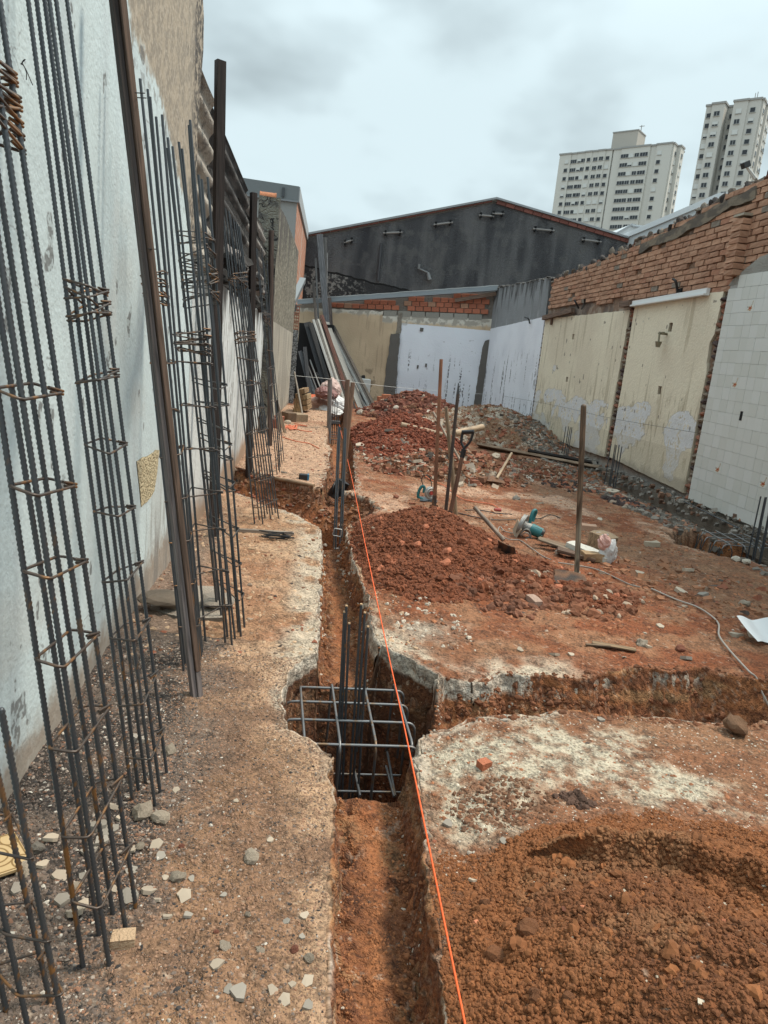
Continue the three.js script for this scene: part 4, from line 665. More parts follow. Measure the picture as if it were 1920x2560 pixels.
  part(rw, 'timber_lintel', flat(beam(P3(RX - .04, 2.86, 13.9), P3(RX - .04, 2.78, 15.6), .09, .09), WOODC.brown), M.wood);
  part(rw, 'timber_stub', flat(beam(P3(RX - .03, 2.62, 15.1), P3(RX - .03, 2.78, 15.1), .04, .05), WOODC.brown), M.wood);
  part(rw, 'timber_stub', flat(beam(P3(RX - .06, 2.83, 11.28), P3(RX - .06, 2.83, 11.62), .12, .09), WOODC.brown), M.wood);
  // torn conduits poking out
  for (const [a, b, c] of [[[1694, 733], [1690, 705], [1682, 697]], [[1447, 771], [1440, 757], [1436, 750]], [[1454, 772], [1461, 760], [1462, 749]], [[1324, 808], [1321, 797], [1312, 793]]]) part(rw, 'conduit', cable([onX(...a, RX - .02), onX(...b, RX - .1), onX(...c, RX - .13)], .018, 12, 7), M.blackPl);
  part(rw, 'conduit_hole', beam(onX(1697, 739, RX - .02).add(new THREE.Vector3(0, -.04, 0)), onX(1697, 733, RX - .02).add(new THREE.Vector3(0, .06, 0)), .03, .12), M.dark);
  // tap on the wall
  const tp = onX(1668, 835, RX), tapm = std({ color: new THREE.Color().setRGB(.22, .2, .14), roughness: .5, metalness: .5 });
  part(rw, 'wall_tap', [rod(tp, tp.clone().add(new THREE.Vector3(-.12, 0, 0)), .018), rod(tp.clone().add(new THREE.Vector3(-.12, .02, 0)), tp.clone().add(new THREE.Vector3(-.12, -.13, .02)), .014), beam(tp.clone().add(new THREE.Vector3(-.1, .0, -.06)), tp.clone().add(new THREE.Vector3(-.1, .01, .09)), .03, .02), rod(tp.clone().add(new THREE.Vector3(-.12, -.12, .02)), tp.clone().add(new THREE.Vector3(-.12, -.2, .02)), .05, .03, 10)], tapm);
}
// ---------- back wall ----------
{
  const xy = (px, py) => { const v = onB(px, py); return [v.x, v.y]; };
  const bw = thing('back_wall', 'low wall across the far end with tan and white plaster under bare hollow bricks', 'wall', P3(2.6, 0, FB(2.6) + .1));
  const bL = xy(829, 769), bR = xy(1234, 787), fL = xy(822, 752), fR = xy(1252, 722), brickY = x => lerp(bL[1], bR[1], (x - bL[0]) / (bR[0] - bL[0])), topY = x => lerp(fL[1], fR[1], (x - fL[0]) / (fR[0] - fL[0]));
  part(bw, 'wall_core', plate([[-1.2, -.5], [RX + .05, -.5], [RX + .05, topY(RX) - .05], [-1.2, topY(-1.2) - .05]], onBackMap, .05, .25), std({ color: new THREE.Color().setRGB(.25, .22, .19), bumpMap: tiled(T_cast, 2), bumpScale: .02 }), 'grey mortar core');
  const wl = xy(1001, 834), wt = xy(1005, 808), wr = xy(1240, 828), chx = wt[0];
  const m = wallMap(-1, 5.3, 0, 3.4, 1400, 760, (u, y) => {
    const a = fbm(u * 1.3, y * 1.3, 4, 381), f = fbm(u * 9, y * 9, 4, 383), g = fbm(u * 30, y * 30, 3, 385), st = fbm(u * 14, y * 1.2, 4, 387);
    let c = mix3([.56, .43, .29], [.48, .365, .245], smooth(.35, .65, a)); c = mix3(c, [.3, .22, .15], smooth(.62, .78, st) * .5);
    const wy = lerp(wt[1], wr[1], (u - wt[0]) / (wr[0] - wt[0])), lx = chx - .05 - .045 * (wt[1] - y);
    if (u > lx && y < wy + .02 * (f - .5)) { c = mix3([.73, .755, .81], [.66, .685, .74], smooth(.3, .7, a)); c = mix3(c, [.13, .13, .14], smooth(.64, .7, st) * smooth(.42, .55, g) * smooth(2.0, 1.4, y) * (u < 3.3 || u > 4.2 ? 1 : .35)); c = mix3(c, [.4, .4, .42], smooth(.80, .82, fbm(u * 5, y * 5, 3, 389)) * .5); }
    const fy = brickY(u) - (u > 2.2 ? .19 : .0); c = mix3(c, mix3([.60, .57, .5], [.36, .33, .28], smooth(.4, .6, f)), smooth(fy - .2, fy - .1, y + (f - .5) * .16));
    c = mix3(c, [.2, .15, .1], smooth(.56, .7, fbm(u * 8, y * 6, 3, 391)) * smooth(.42, .08, Math.abs(u - 1.95)) * smooth(1.7, .9, y) * .8);
    return c;
  });
  part(bw, 'plaster', plate(ragged([[-1.2, -.3], [RX + .02, -.3], [RX + .02, brickY(RX) - .12], [2.2, brickY(2.2) - .15], [2.2, brickY(2.2) - .04], [-1.2, brickY(-1.2) - .03]], .1, .02, 31), onBackMap, 0, .05), plasterM(m, { bumpScale: .004 }));
  for (let r = 0; r < 6; r++) for (let k = 0; k < 32; k++) {
    const x = -.6 + (k + (r % 2) * .5) * .225 - .0, y = brickY(x) + .075 + r * .135; if (x < .55 || x > 5.12) continue; if (y + .05 > topY(x) - .05) continue; if (r > 0 && x > 3.25 && x < 3.5 && y > topY(x) - .2) continue; if (x > 2.62 && x < 2.78) continue;
    const g = new RoundedBoxGeometry(.212, .124, .12, 1, .006); const c = vary(rnd() < .85 ? [.47, .17, .10] : [.52, .3, .2], .15); const hl = [g]; for (const q of [-.03, .0, .03]) { const l = new THREE.BoxGeometry(.208, .006, .004); l.translate(0, q, .061); hl.push(l); }
    g.translate(0, 0, 0); const mg = mergeGeometries(hl.map((q, i) => flat(noIdx(q), i ? c.map(v => v * .8) : c))); mg.rotateZ(.058); mg.rotateY(-.263); mg.translate(x, y, -FB(x) - .06); part(bw, 'hollow_brick', mg, M.vc);
  }
  for (let k = 0; k < 8; k++) { const x = 2.42 + k * .395, g = new RoundedBoxGeometry(.385, .165, .1, 1, .006); if (x > 5.1) continue; g.rotateZ(.058); g.rotateY(-.263); g.translate(x, brickY(x) - .09, -FB(x) - .05); part(bw, 'concrete_block', flat(g, vary([.30, .285, .25], .12)), M.vc); }
  const colM = std({ color: new THREE.Color().setRGB(.22, .2, .18), bumpMap: tiled(T_cast, 2.2), bumpScale: .04 });
  const strip = (pts, t, s, m_) => part(bw, 'torn_column', rough(plate(ragged(pts.map(p => xy(...p)), .06, .016, s), onBackMap, t, .05), .012, 7), m_, 'rough grey strip where a cross wall stood');
  strip([[977, 836], [1001, 834], [996, 880], [992, 930], [986, 1000], [957, 1000], [965, 920]], -.05, 33, colM);
  strip([[996, 782], [1006, 780], [1004, 806], [1001, 833], [990, 835], [992, 806]], -.02, 35, std({ color: new THREE.Color().setRGB(.33, .29, .24), bumpMap: tiled(T_cast, 2), bumpScale: .03 }));
  strip([[1211, 852], [1229, 850], [1226, 880], [1217, 950], [1207, 1035], [1182, 1035], [1196, 930], [1200, 900]], -.04, 37, colM);
  for (const [a, b] of [[1203, 1018], [1206, 1018]]) part(bw, 'starter_bar', rod(onB(a, 1035).add(new THREE.Vector3(0, 0, .06)), onB(a + 3, 1010).add(new THREE.Vector3(0, 0, .06)), .012), M.dark);
  for (const p of [[1054, 824], [1044, 917], [1065, 913]]) part(bw, 'socket_hole', (() => { const v = onB(...p); return beam(v.clone().add(new THREE.Vector3(0, -.05, .01)), v.clone().add(new THREE.Vector3(0, .05, .01)), p[1] < 900 ? .1 : .05, .02); })(), std({ color: new THREE.Color().setRGB(.12, .11, .1) }));
  // flashing: sheet metal gutter along the top
  const a = P3(fL[0] - .9, topY(fL[0] - .9), FB(fL[0] - .9)), b = P3(RX + .02, topY(RX + .02), FB(RX)); const gm = std({ color: new THREE.Color().setRGB(.24, .27, .29), roughness: .5, metalness: .3, bumpMap: tiled(T_fine, 2), bumpScale: .006 });
  part(bw, 'gutter', beam(a.clone().add(new THREE.Vector3(0, .01, .16)), b.clone().add(new THREE.Vector3(0, .01, .16)), .12, .12, new THREE.Vector3(0, 1, 0)), gm);
  const rim = rough(beam(a.clone().add(new THREE.Vector3(0, .085, .2)), b.clone().add(new THREE.Vector3(0, .085, .2)), .018, .05, new THREE.Vector3(0, 1, 0), 50, 0), .008, 5); part(bw, 'gutter_rim', rim, std({ color: new THREE.Color().setRGB(.45, .47, .47), roughness: .7 }));
  part(bw, 'timber_purlin', flat(beam(onB(1135, 752).add(new THREE.Vector3(0, 0, .12)), onB(1238, 735).add(new THREE.Vector3(0, 0, .12)), .1, .08, new THREE.Vector3(0, 1, 0)), WOODC.brown), M.wood);
}
// ---------- blackened gable of the warehouse behind ----------
{
  const F0 = 32, xy = (px, py) => { const v = onF(px, py, F0); return [v.x, v.y]; };
  const l = xy(778, 581), ap = xy(1240, 494), r0 = xy(1562, 590), r = [r0[0] + 4, r0[1] + 4 * (r0[1] - ap[1]) / (r0[0] - ap[0])];
  const gl = thing('gable_warehouse', 'large soot-black rendered gable wall of the warehouse beyond the yard', 'warehouse', P3(6, 0, F0 + 6));
  const lx = l[0] - 3, ly = l[1] - 3 * (ap[1] - l[1]) / (ap[0] - l[0]);
  const m = wallMap(lx, r[0], 2, 10, 1500, 760, (u, y) => {
    const a = fbm(u * .55, y * .5, 5, 401), f = fbm(u * 5, y * 5, 4, 403), st = fbm(u * 2.2, y * .22, 5, 405), g = fbm(u * 16, y * 16, 3, 407);
    let c = mix3([.135, .132, .134], [.07, .07, .075], smooth(.35, .68, st)); c = mix3(c, [.12, .115, .112], smooth(.5, .75, a) * .7); c = mix3(c, [.028, .028, .033], smooth(.5, .72, fbm(u * 1.2, y * .3, 4, 409)) * .6);
    c = mix3(c, [.2, .195, .19], smooth(.8, .84, g) * .4); c = mix3(c, [.15, .145, .14], smooth(.55, .72, fbm(u * 2.6, y * 2.6, 4, 411)) * .4);
    const cr = y - (4.95 - .12 * (u - .8) + .12 * (fbm(u * 2.5, 1, 3, 413) - .5)); if (u < 6.5) { if (Math.abs(cr) < .035) c = [.004, .004, .004]; else if (cr < 0) c = mix3(c, mix3([.018, .018, .02], [.3, .29, .27], smooth(.5, .62, g * .5 + f * .5) * smooth(3.2, 1.2, u)), .8); }
    return c;
  });
  const GP = (u, y, t) => P3(u, y, F0 + t);
  part(gl, 'gable_wall', plate([[lx, -1], [r[0], -1], [r[0], r[1] - .22], [ap[0], ap[1] - .22], [lx, ly - .22]], GP, 0, .3), std({ map: m, bumpMap: tiled(T_cast, .8), bumpScale: .04, roughness: .9 }));
  const run = (a, b, d0, d1, t0, t1, mat, name, lab) => part(gl, name, plate([[a[0], a[1] - d1], [b[0], b[1] - d1], [b[0], b[1] - d0], [a[0], a[1] - d0]], GP, t0, t1), mat, lab);
  const capM = std({ color: new THREE.Color().setRGB(.25, .26, .27), roughness: .6 });
  run([lx, ly], ap, 0, .08, -.15, .4, capM, 'coping'); run(ap, r, 0, .08, -.15, .4, capM, 'coping');
  // course of bare bricks under the coping
  const dirL = [ap[0] - lx, ap[1] - ly], nL = Math.hypot(...dirL), dirR = [r[0] - ap[0], r[1] - ap[1]], nR = Math.hypot(...dirR);
  for (const [o, d, n, f] of [[[lx, ly], dirL, nL, .42], [ap, dirR, nR, 1]]) for (let s = (f < 1 ? .2 : .05); s < n; s += .42) { if (f < 1 && s > n * .98) break; const t = (s + .2) / n, x = o[0] + d[0] * t, y = o[1] + d[1] * t, H = f < 1 ? .05 : .15; const g = new THREE.BoxGeometry(.395, H, .1); g.rotateZ(Math.atan2(d[1], d[0])); g.translate(x, y - .1 - H / 2, -F0 + .03); part(gl, 'brick', flat(g, vary([.17, .06, .045], .25)), M.vc); }
  part(gl, 'roof', [plate([[0, lx], [12, lx], [12, ap[0]], [0, ap[0]]], (u, y, t) => P3(y, lerp(ly, ap[1], (y - lx) / (ap[0] - lx)) - t, F0 + .41 + u), .02, .1), plate([[0, ap[0]], [12, ap[0]], [12, r[0]], [0, r[0]]], (u, y, t) => P3(y, lerp(ap[1], r[1], (y - ap[0]) / (r[0] - ap[0])) - t, F0 + .41 + u), .02, .1)], std({ color: new THREE.Color().setRGB(.3, .3, .3) }));
  // roof tie rods with end clips fixed on the wall
  const pipeM = std({ color: new THREE.Color().setRGB(.2, .185, .175), roughness: .6 });
  for (const [x0, y0, x1, y1] of [[860, 607, 882, 600], [958, 583, 1006, 581], [1084, 562, 1132, 556], [1198, 538, 1235, 541], [1231, 534, 1260, 535], [1332, 572, 1386, 577], [1454, 599, 1503, 605]]) {
    const a = onF(x0, y0, F0 - .12), b = onF(x1, y1, F0 - .12), pipe = part(gl, 'tie_rod', rod(a, b, .045, .045, 8), pipeM);
    for (const q of [.12, .88]) { const c = a.clone().lerp(b, q); part(gl, 'clip', beam(c.clone().add(new THREE.Vector3(0, -.1, -.04)), c.clone().add(new THREE.Vector3(0, .12, -.04)), .07, .16), M.dark); }
  }
  part(gl, 'downpipe', rod(onF(953, 608, F0 - .08), onF(945, 702, F0 - .08), .06, .06, 10), std({ color: new THREE.Color().setRGB(.04, .04, .045), roughness: .5 }));
  const lamp = onF(1047, 672, F0 - .1), l2 = onF(1070, 682, F0 - .1); part(gl, 'broken_tap', [rod(lamp, l2, .04), rod(l2, l2.clone().add(new THREE.Vector3(.1, -.3, .05)), .07, .1, 8), rod(lamp.clone().add(new THREE.Vector3(0, .2, 0)), lamp, .06, .06, 8)], std({ color: new THREE.Color().setRGB(.16, .16, .16), roughness: .5 }));
}
// ---------- reinforcing steel ----------
// deformed bar with raised ribs and patches of rust
function rebarGeo(a, b, r, { ribs = 0, rust = .25, n = 7, seed = 0 } = {}) {
  const len = a.distanceTo(b), g = [];
  if (ribs) {
    const m = Math.floor(len / ribs), pos = [], idx = [];
    const yv = b.clone().sub(a).normalize(), xv = new THREE.Vector3(1, 0, .3).addScaledVector(yv, -yv.x - .3 * yv.z).normalize(), zv = xv.clone().cross(yv), v = new THREE.Vector3();
    for (let i = 0; i <= 2 * m; i++) for (let k = 0; k <= n; k++) {
      const an = k / n * 6.2832, q = i & 1 ? 1.16 : .88, t = (i + .55 * Math.cos(an)) / (2 * m) * len;
      v.copy(a).addScaledVector(yv, clamp(t, 0, len)).addScaledVector(xv, r * q * Math.cos(an)).addScaledVector(zv, r * q * Math.sin(an)); pos.push(v.x, v.y, v.z);
    }
    for (let i = 0; i < 2 * m; i++) for (let k = 0; k < n; k++) { const p = i * (n + 1) + k, q = p + n + 1; idx.push(p, p + 1, q, p + 1, q + 1, q); }
    const G1 = new THREE.BufferGeometry(); G1.setAttribute('position', new THREE.Float32BufferAttribute(pos, 3)); G1.setAttribute('uv', new THREE.Float32BufferAttribute(new Float32Array(pos.length / 3 * 2), 2)); G1.setIndex(idx); G1.computeVertexNormals(); g.push(G1);
    const c = new THREE.SphereGeometry(r, n, 4); c.translate(b.x, b.y, b.z); g.push(c);
  } else g.push(rod(a, b, r, r, n, Math.max(2, Math.ceil(len / .05))));
  return tint(mergeGeometries(g.map(noIdx)), v => { const f = fbm(v.x * 90 + v.y * 30 + seed, v.y * 42 + v.z * 90, 3, 501), q = fbm(v.y * 2.2 + seed, seed * 1.7, 2, 503); const k = smooth(.70 - rust * .3, .78 - rust * .3, f * .62 + q * .38); return mix3(mix3([.070, .080, .090], [.095, .08, .07], q * rust), [.33, .155, .04], k * .8 * smooth(1.5, .5, v.y + (q - .5) * 1.2)); });
}
// closed tie round corner points, corners bent to a small radius
function tieGeo(pts, r, { rust = .4, bend = .014, hook = true } = {}) {
  const path = new THREE.CurvePath(), n = pts.length, A = [];
  for (let i = 0; i < n; i++) { const p = pts[i], a = pts[(i + n - 1) % n].clone().sub(p), b = pts[(i + 1) % n].clone().sub(p); const q = Math.min(bend, a.length() * .4, b.length() * .4); A.push([p.clone().addScaledVector(a.normalize(), q), p, p.clone().addScaledVector(b.normalize(), q)]); }
  for (let i = 0; i < n; i++) { path.add(new THREE.QuadraticBezierCurve3(...A[i])); path.add(new THREE.LineCurve3(A[i][2], A[(i + 1) % n][0])); }
  const g = [new THREE.TubeGeometry(path, n * 11, r, 6, true)];
  if (hook) { const p = pts[2], c = pts.reduce((s, q) => s.add(q), new THREE.Vector3()).multiplyScalar(1 / n); for (const d of [0, 1]) g.push(rod(p.clone().add(new THREE.Vector3(0, r * (2 * d - 1), 0)), p.clone().lerp(c, .38).add(new THREE.Vector3(0, .012 * d, .012 * d)), r, r, 6)); }
  return tint(mergeGeometries(g.map(noIdx)), v => { const f = fbm(v.x * 60 + v.y * 9, v.z * 60 + v.y * 31, 3, 511); return mix3(mix3([.06, .06, .06], [.11, .075, .055], rust), [.30, .145, .05], smooth(.74 - rust * .32, .84 - rust * .32, f) * .75); });
}
const along = (s, y) => s.a.clone().lerp(s.b, (y - s.a.y) / (s.b.y - s.a.y));
function pyToY(s, py) { let lo = 0, hi = 1; const v = new THREE.Vector3(); for (let i = 0; i < 40; i++) { const t = (lo + hi) / 2; v.copy(s.a).lerp(s.b, t); if (pxOf(v)[1] > py) lo = t; else hi = t; } return lerp(s.a.y, s.b.y, lo); }
// a column cage: bars [[top px],[foot px]], each standing on the ground and leaning back to the wall; corner bars in loop order
function cage(label, bars, corners, ties, { r = .0056, tr = .0032, ribs = 0, rust = .25, ext = 0, bundles = [], y0 = 0, group = 'column reinforcement cages leaning along the left wall', tieRust = .45, tilt = .012 } = {}) {
  const B = bars.map(([t, f, ex]) => { const a = onY(f[0], f[1], y0), b = onF(t[0], t[1], -a.z + (f[2] || 0)); if (ex || ext) b.addScaledVector(b.clone().sub(a).normalize(), ex || ext); const w = LX(-b.z) + .03; if (b.x < w) b.x = w; return { a, b }; });
  const at = B[0].a.clone(), o = thing('rebar_cage', label, 'rebar cage', at, group);
  B.forEach((s, i) => part(o, 'rebar', rebarGeo(s.a.clone().add(new THREE.Vector3(0, -.03, 0)), s.b, r * rr(.96, 1.05), { ribs, rust: rust * rr(.5, 1.5), seed: i * 3 + at.x * 50 }), M.rebar));
  const loop = (y, dx = 0, dz = 0) => { const P = corners.map(i => along(B[i], y)), c = P.reduce((s, p) => s.add(p), new THREE.Vector3()).multiplyScalar(1 / P.length); return P.map((p, k) => { const d = p.clone().sub(c); d.y = 0; p.addScaledVector(d.normalize(), (r + tr) * 1.5); p.y += dx * (k === 0 || k === 3 ? 1 : -1) + dz * (k < 2 ? 1 : -1); return p; }); };
  for (const py of ties) part(o, 'tie', tieGeo(loop(pyToY(B[corners[0]], py), rr(-tilt, tilt), rr(-tilt, tilt)), tr, { rust: tieRust }), M.rebar);
  for (const [py, n, dy, tl] of bundles) for (let k = 0; k < n; k++) part(o, 'tie', tieGeo(loop(pyToY(B[corners[0]], py) + (k - n / 2) * dy, rr(-tl, tl), rr(-tl, tl)), tr, { rust: tieRust + .2 }), M.rebar);
  return o;
}
cage('nearest short rebar cage, cut off by the lower left edge of the view', [[[3, 1776], [170, 2600]], [[-105, 1770], [78, 2580]], [[-60, 1700], [130, 2500]], [[-170, 1720], [20, 2520]]], [1, 0, 2, 3], [2110, 2330, 2470], { ribs: .012, r: .0066, rust: .3 });
cage('front rebar cage with rusty ties at the left edge, bars running out of view', [
  [[-46, 700], [210, 2406]], [[-25, 660], [251, 2332]], [[-3, 600], [276, 2406]], [[19, 600], [285, 2278]], [[56, 600], [318, 2321]], [[91, 600], [343, 2263]]], [0, 2, 5, 3], [980, 1232, 1443, 1655, 1865, 2075, 2248], { ribs: .012, r: .0064, tr: .0038, rust: .3, ext: 1.5, tieRust: .55, bundles: [[170, 9, .014, .03]] });
cage('second rebar cage from the front, its six straight bars crossing the white wall', [
  [[71, 0], [334, 2000]], [[92, 0], [349, 1974]], [[112, 0], [366, 1950]], [[124, 0], [390, 2010]], [[141, 0], [403, 1977]], [[168, 0], [420, 1933]]], [0, 3, 5, 2], [941, 948, 1117, 1285, 1447, 1593, 1748, 1887], { ribs: .012, r: .0062, tr: .0036, rust: .12, ext: .5, tieRust: .3, bundles: [[738, 5, .022, .022]] });
cage('slender rebar cage standing behind the long leaning timber', [
  [[350, 197], [502, 1672]], [[369, 223], [506, 1650]], [[300, 150], [462, 1685]], [[308, 160], [466, 1670]], [[375, 242], [503, 1660]]], [2, 0, 1, 3], [906, 1023, 1135, 1255, 1355, 1470, 1573], { r: .006, tr: .0036, rust: .1, tieRust: .55, bundles: [[706, 6, .022, .02]] });
cage('wide rebar cage right of the leaning timber, with one long side across', [
  [[390, 292], [508, 1640]], [[405, 287], [516, 1612]], [[475, 300], [582, 1618]], [[472, 313], [565, 1611]], [[455, 372], [571, 1597]]], [0, 3, 2, 1], [905, 1017, 1128, 1240, 1332, 1440, 1540], { r: .0062, tr: .0036, rust: .08, tieRust: .3, bundles: [[846, 6, .018, .02]] });
cage('tall dense rebar cage just left of the dark upright post', [
  [[419, 344], [546, 1535]], [[418, 370], [549, 1532]], [[431, 366], [556, 1550]], [[447, 355], [590, 1600]], [[496, 437], [604, 1591]], [[504, 448], [598, 1580]], [[519, 443], [613, 1570]]], [0, 4, 6, 1], [952, 1000, 1052, 1092, 1123, 1183, 1196, 1296, 1375, 1450], { r: .0066, tr: .0038, rust: .06, tieRust: .2, bundles: [[712, 6, .028, .02], [634, 7, .035, .03]] });
cage('dense rebar cage between the first and second timber posts', [
  [[554, 527], [638, 1311]], [[558, 536], [650, 1302]], [[563, 521], [659, 1313]], [[571, 528], [664, 1295]], [[575, 536], [670, 1288]], [[583, 547], [678, 1299]], [[589, 554], [683, 1289]], [[594, 560], [690, 1282]], [[598, 566], [698, 1297]]], [0, 2, 8, 3], [897, 957, 1020, 1082, 1145, 1202, 1265], { r: .0066, tr: .004, rust: .12, tieRust: .35, bundles: [[690, 4, .02, .03], [838, 5, .02, .02]] });
cage('furthest rebar cage, between the second and third timber posts', [
  [[640, 621], [694, 1190]], [[643, 623], [698, 1177]], [[654, 620], [702, 1168]], [[655, 640], [706, 1160]], [[659, 655], [711, 1153]], [[667, 650], [700, 1183]]], [0, 5, 4, 3], [877, 920, 962, 1005, 1050, 1105, 1150], { r: .0066, tr: .004, rust: .12, tieRust: .35, bundles: [[792, 5, .022, .03]] });
// wire twists left on the front cage
{ const p = onF(52, 160, 1.95); const w = single('binding_wire', 'loose twisted binding wire hanging from the rusty tie bundle at the top left', 'wire', [cable([p, onF(64, 148, 1.95), onF(56, 156, 1.95), onF(66, 176, 1.95), onF(72, 190, 1.95), onF(82, 213, 1.95)], .0012, 40, 5), cable([p, onF(60, 165, 1.96), onF(66, 182, 1.96), onF(66, 200, 1.96)], .0011, 30, 5)], M.wire, p); }
// timbers among the cages
function timber(label, top, foot, w, t, c, F0, side = new THREE.Vector3(.8, 0, -.55)) {
  const a = F0 ? onF(foot[0], foot[1], F0) : onY(foot[0], foot[1], 0), b = onF(top[0], top[1], -a.z); const wx = LX(-b.z) + .05; if (b.x < wx) b.x = wx;
  if (F0) { const d = b.clone().sub(a).normalize(); a.addScaledVector(d, -(a.y + .05) / d.y); }
  const g = beam(a.clone().add(new THREE.Vector3(0, -.03, 0)), b, w, t, side);
  const o = thing('timber_post', label, 'timber', a, null);
  part(o, 'post', tint(g, v => { const f = fbm(v.y * 1.2, v.x * 9, 4, 521), q = fbm(v.y * 9, v.z * 30 + v.x * 30, 3, 523); let k = mix3(c, [c[0] * .45, c[1] * .42, c[2] * .42], smooth(.42, .62, f)); if (v.y < .42 && label.includes('long')) k = mix3(k, [.36, .31, .3], .75); return k.map(x => x * (.8 + .4 * q)); }), M.wood);
  return [o, a, b];
}
{ // two battens nailed together: a rough one, its darkness partly shade put into the colour, and a shorter brown one
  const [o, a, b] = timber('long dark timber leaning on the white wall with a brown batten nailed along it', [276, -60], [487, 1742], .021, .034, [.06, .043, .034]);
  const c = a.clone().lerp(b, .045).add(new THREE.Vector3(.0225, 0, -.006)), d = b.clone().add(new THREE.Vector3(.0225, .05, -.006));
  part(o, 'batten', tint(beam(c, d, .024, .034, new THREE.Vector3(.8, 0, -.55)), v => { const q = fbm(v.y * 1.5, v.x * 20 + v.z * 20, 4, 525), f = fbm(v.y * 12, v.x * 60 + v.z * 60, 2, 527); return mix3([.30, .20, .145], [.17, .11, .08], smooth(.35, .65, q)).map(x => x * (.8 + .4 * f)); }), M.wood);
  part(o, 'foot', tint(beam(a.clone().add(new THREE.Vector3(.0225, -.02, -.006)), c.clone().add(new THREE.Vector3(0, -.004, 0)), .023, .032, new THREE.Vector3(.8, 0, -.55)), v => [.30, .26, .25]), M.wood, 'dusty grey foot of the timber');
  for (const [px, py, dx] of [[352, 232, 18], [358, 244, 16], [384, 622, 14]]) { const p = onF(px - 14, py, -a.z - .03); part(o, 'nail', rod(p, onF(px + dx - 8, py + 1, -a.z + .02), .002, .002, 5), M.dark); }
}
timber('tallest dark timber post rising against the sky', [551, 152], [540, 990], .07, .05, WOODC.dark.map(x => x * .8), 5.75);
timber('dark timber post left of the concrete pier', [634, 482], [626, 960], .07, .06, WOODC.dark, 9.0);
timber('shortest brown timber post in front of the concrete pier', [678, 576], [676, 900], .06, .06, [.12, .08, .065], 11.4);
// ---------- footing cage and column starters in the near pit ----------
{
  const yT = -.14, yB = -.58, base = P3(.35, yB, 3.1), o = thing('footing_cage', 'grey steel footing cage lying in the near pit of the trench', 'rebar cage', base);
  const R = .0068, bent = (p, q, drop) => { const d = q.clone().sub(p).normalize(), dn = new THREE.Vector3(0, -1, 0), pts = []; const e = .05; pts.push(p.clone().add(new THREE.Vector3(0, -drop, 0)), p.clone().add(new THREE.Vector3(0, -e * 1.2, 0))); for (const t of [.25, .5, .75]) pts.push(new THREE.QuadraticBezierCurve3(p.clone().add(new THREE.Vector3(0, -e, 0)), p, p.clone().addScaledVector(d, e)).getPoint(t)); pts.push(p.clone().addScaledVector(d, e * 1.2), p.clone().lerp(q, .5), q.clone().addScaledVector(d, -e * 1.2)); for (const t of [.25, .5, .75]) pts.push(new THREE.QuadraticBezierCurve3(q.clone().addScaledVector(d, -e), q, q.clone().add(new THREE.Vector3(0, -e, 0))).getPoint(t)); pts.push(q.clone().add(new THREE.Vector3(0, -e * 1.2, 0)), q.clone().add(new THREE.Vector3(0, -drop, 0))); return cable(pts, R, 110, 7, .1); };
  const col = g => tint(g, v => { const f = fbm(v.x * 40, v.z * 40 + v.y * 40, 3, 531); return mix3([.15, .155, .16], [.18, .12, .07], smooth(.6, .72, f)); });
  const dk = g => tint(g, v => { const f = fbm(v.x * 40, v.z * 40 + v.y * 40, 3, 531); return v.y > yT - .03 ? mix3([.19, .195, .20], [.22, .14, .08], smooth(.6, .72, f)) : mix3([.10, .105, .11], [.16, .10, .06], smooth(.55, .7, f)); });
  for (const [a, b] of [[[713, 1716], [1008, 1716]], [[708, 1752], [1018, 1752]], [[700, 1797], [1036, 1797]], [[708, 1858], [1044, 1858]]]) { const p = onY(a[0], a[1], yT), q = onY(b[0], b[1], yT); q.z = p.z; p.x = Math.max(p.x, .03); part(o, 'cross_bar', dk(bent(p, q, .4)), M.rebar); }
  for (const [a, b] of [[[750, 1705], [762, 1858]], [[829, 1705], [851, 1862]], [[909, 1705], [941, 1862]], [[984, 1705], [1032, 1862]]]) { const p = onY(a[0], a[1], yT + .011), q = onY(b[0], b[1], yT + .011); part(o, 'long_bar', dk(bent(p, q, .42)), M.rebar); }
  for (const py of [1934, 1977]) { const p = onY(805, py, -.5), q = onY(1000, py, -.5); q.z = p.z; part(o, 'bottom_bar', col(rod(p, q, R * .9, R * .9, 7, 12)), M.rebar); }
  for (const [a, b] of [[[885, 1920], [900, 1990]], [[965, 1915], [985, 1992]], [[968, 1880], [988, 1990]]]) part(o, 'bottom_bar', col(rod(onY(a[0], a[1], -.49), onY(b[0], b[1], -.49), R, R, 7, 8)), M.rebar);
}
{
  const o = thing('column_starter', 'upright column starter bars standing in the middle of the near footing cage', 'rebar', P3(.27, -.6, 3.1));
  for (const [t, f] of [[[861, 1531], [838, 1992]], [[866, 1516], [848, 1970]], [[873, 1560], [857, 1945]], [[903, 1512], [872, 1992]], [[912, 1533], [881, 1985]], [[920, 1568], [897, 1950]]]) { const b = onF(t[0], t[1], 3.12), a = onF(f[0], f[1], 3.12); a.addScaledVector(a.clone().sub(b).normalize(), .12); part(o, 'rebar', rebarGeo(a, b, .0062, { ribs: .009, rust: .05, seed: t[0] }), M.rebar); const c = rod(b, b.clone().add(new THREE.Vector3(0, .006, 0)), .0062); part(o, 'cut_end', c, std({ color: new THREE.Color().setRGB(.55, .36, .2), roughness: .5 }), 'bright cut end'); }
}
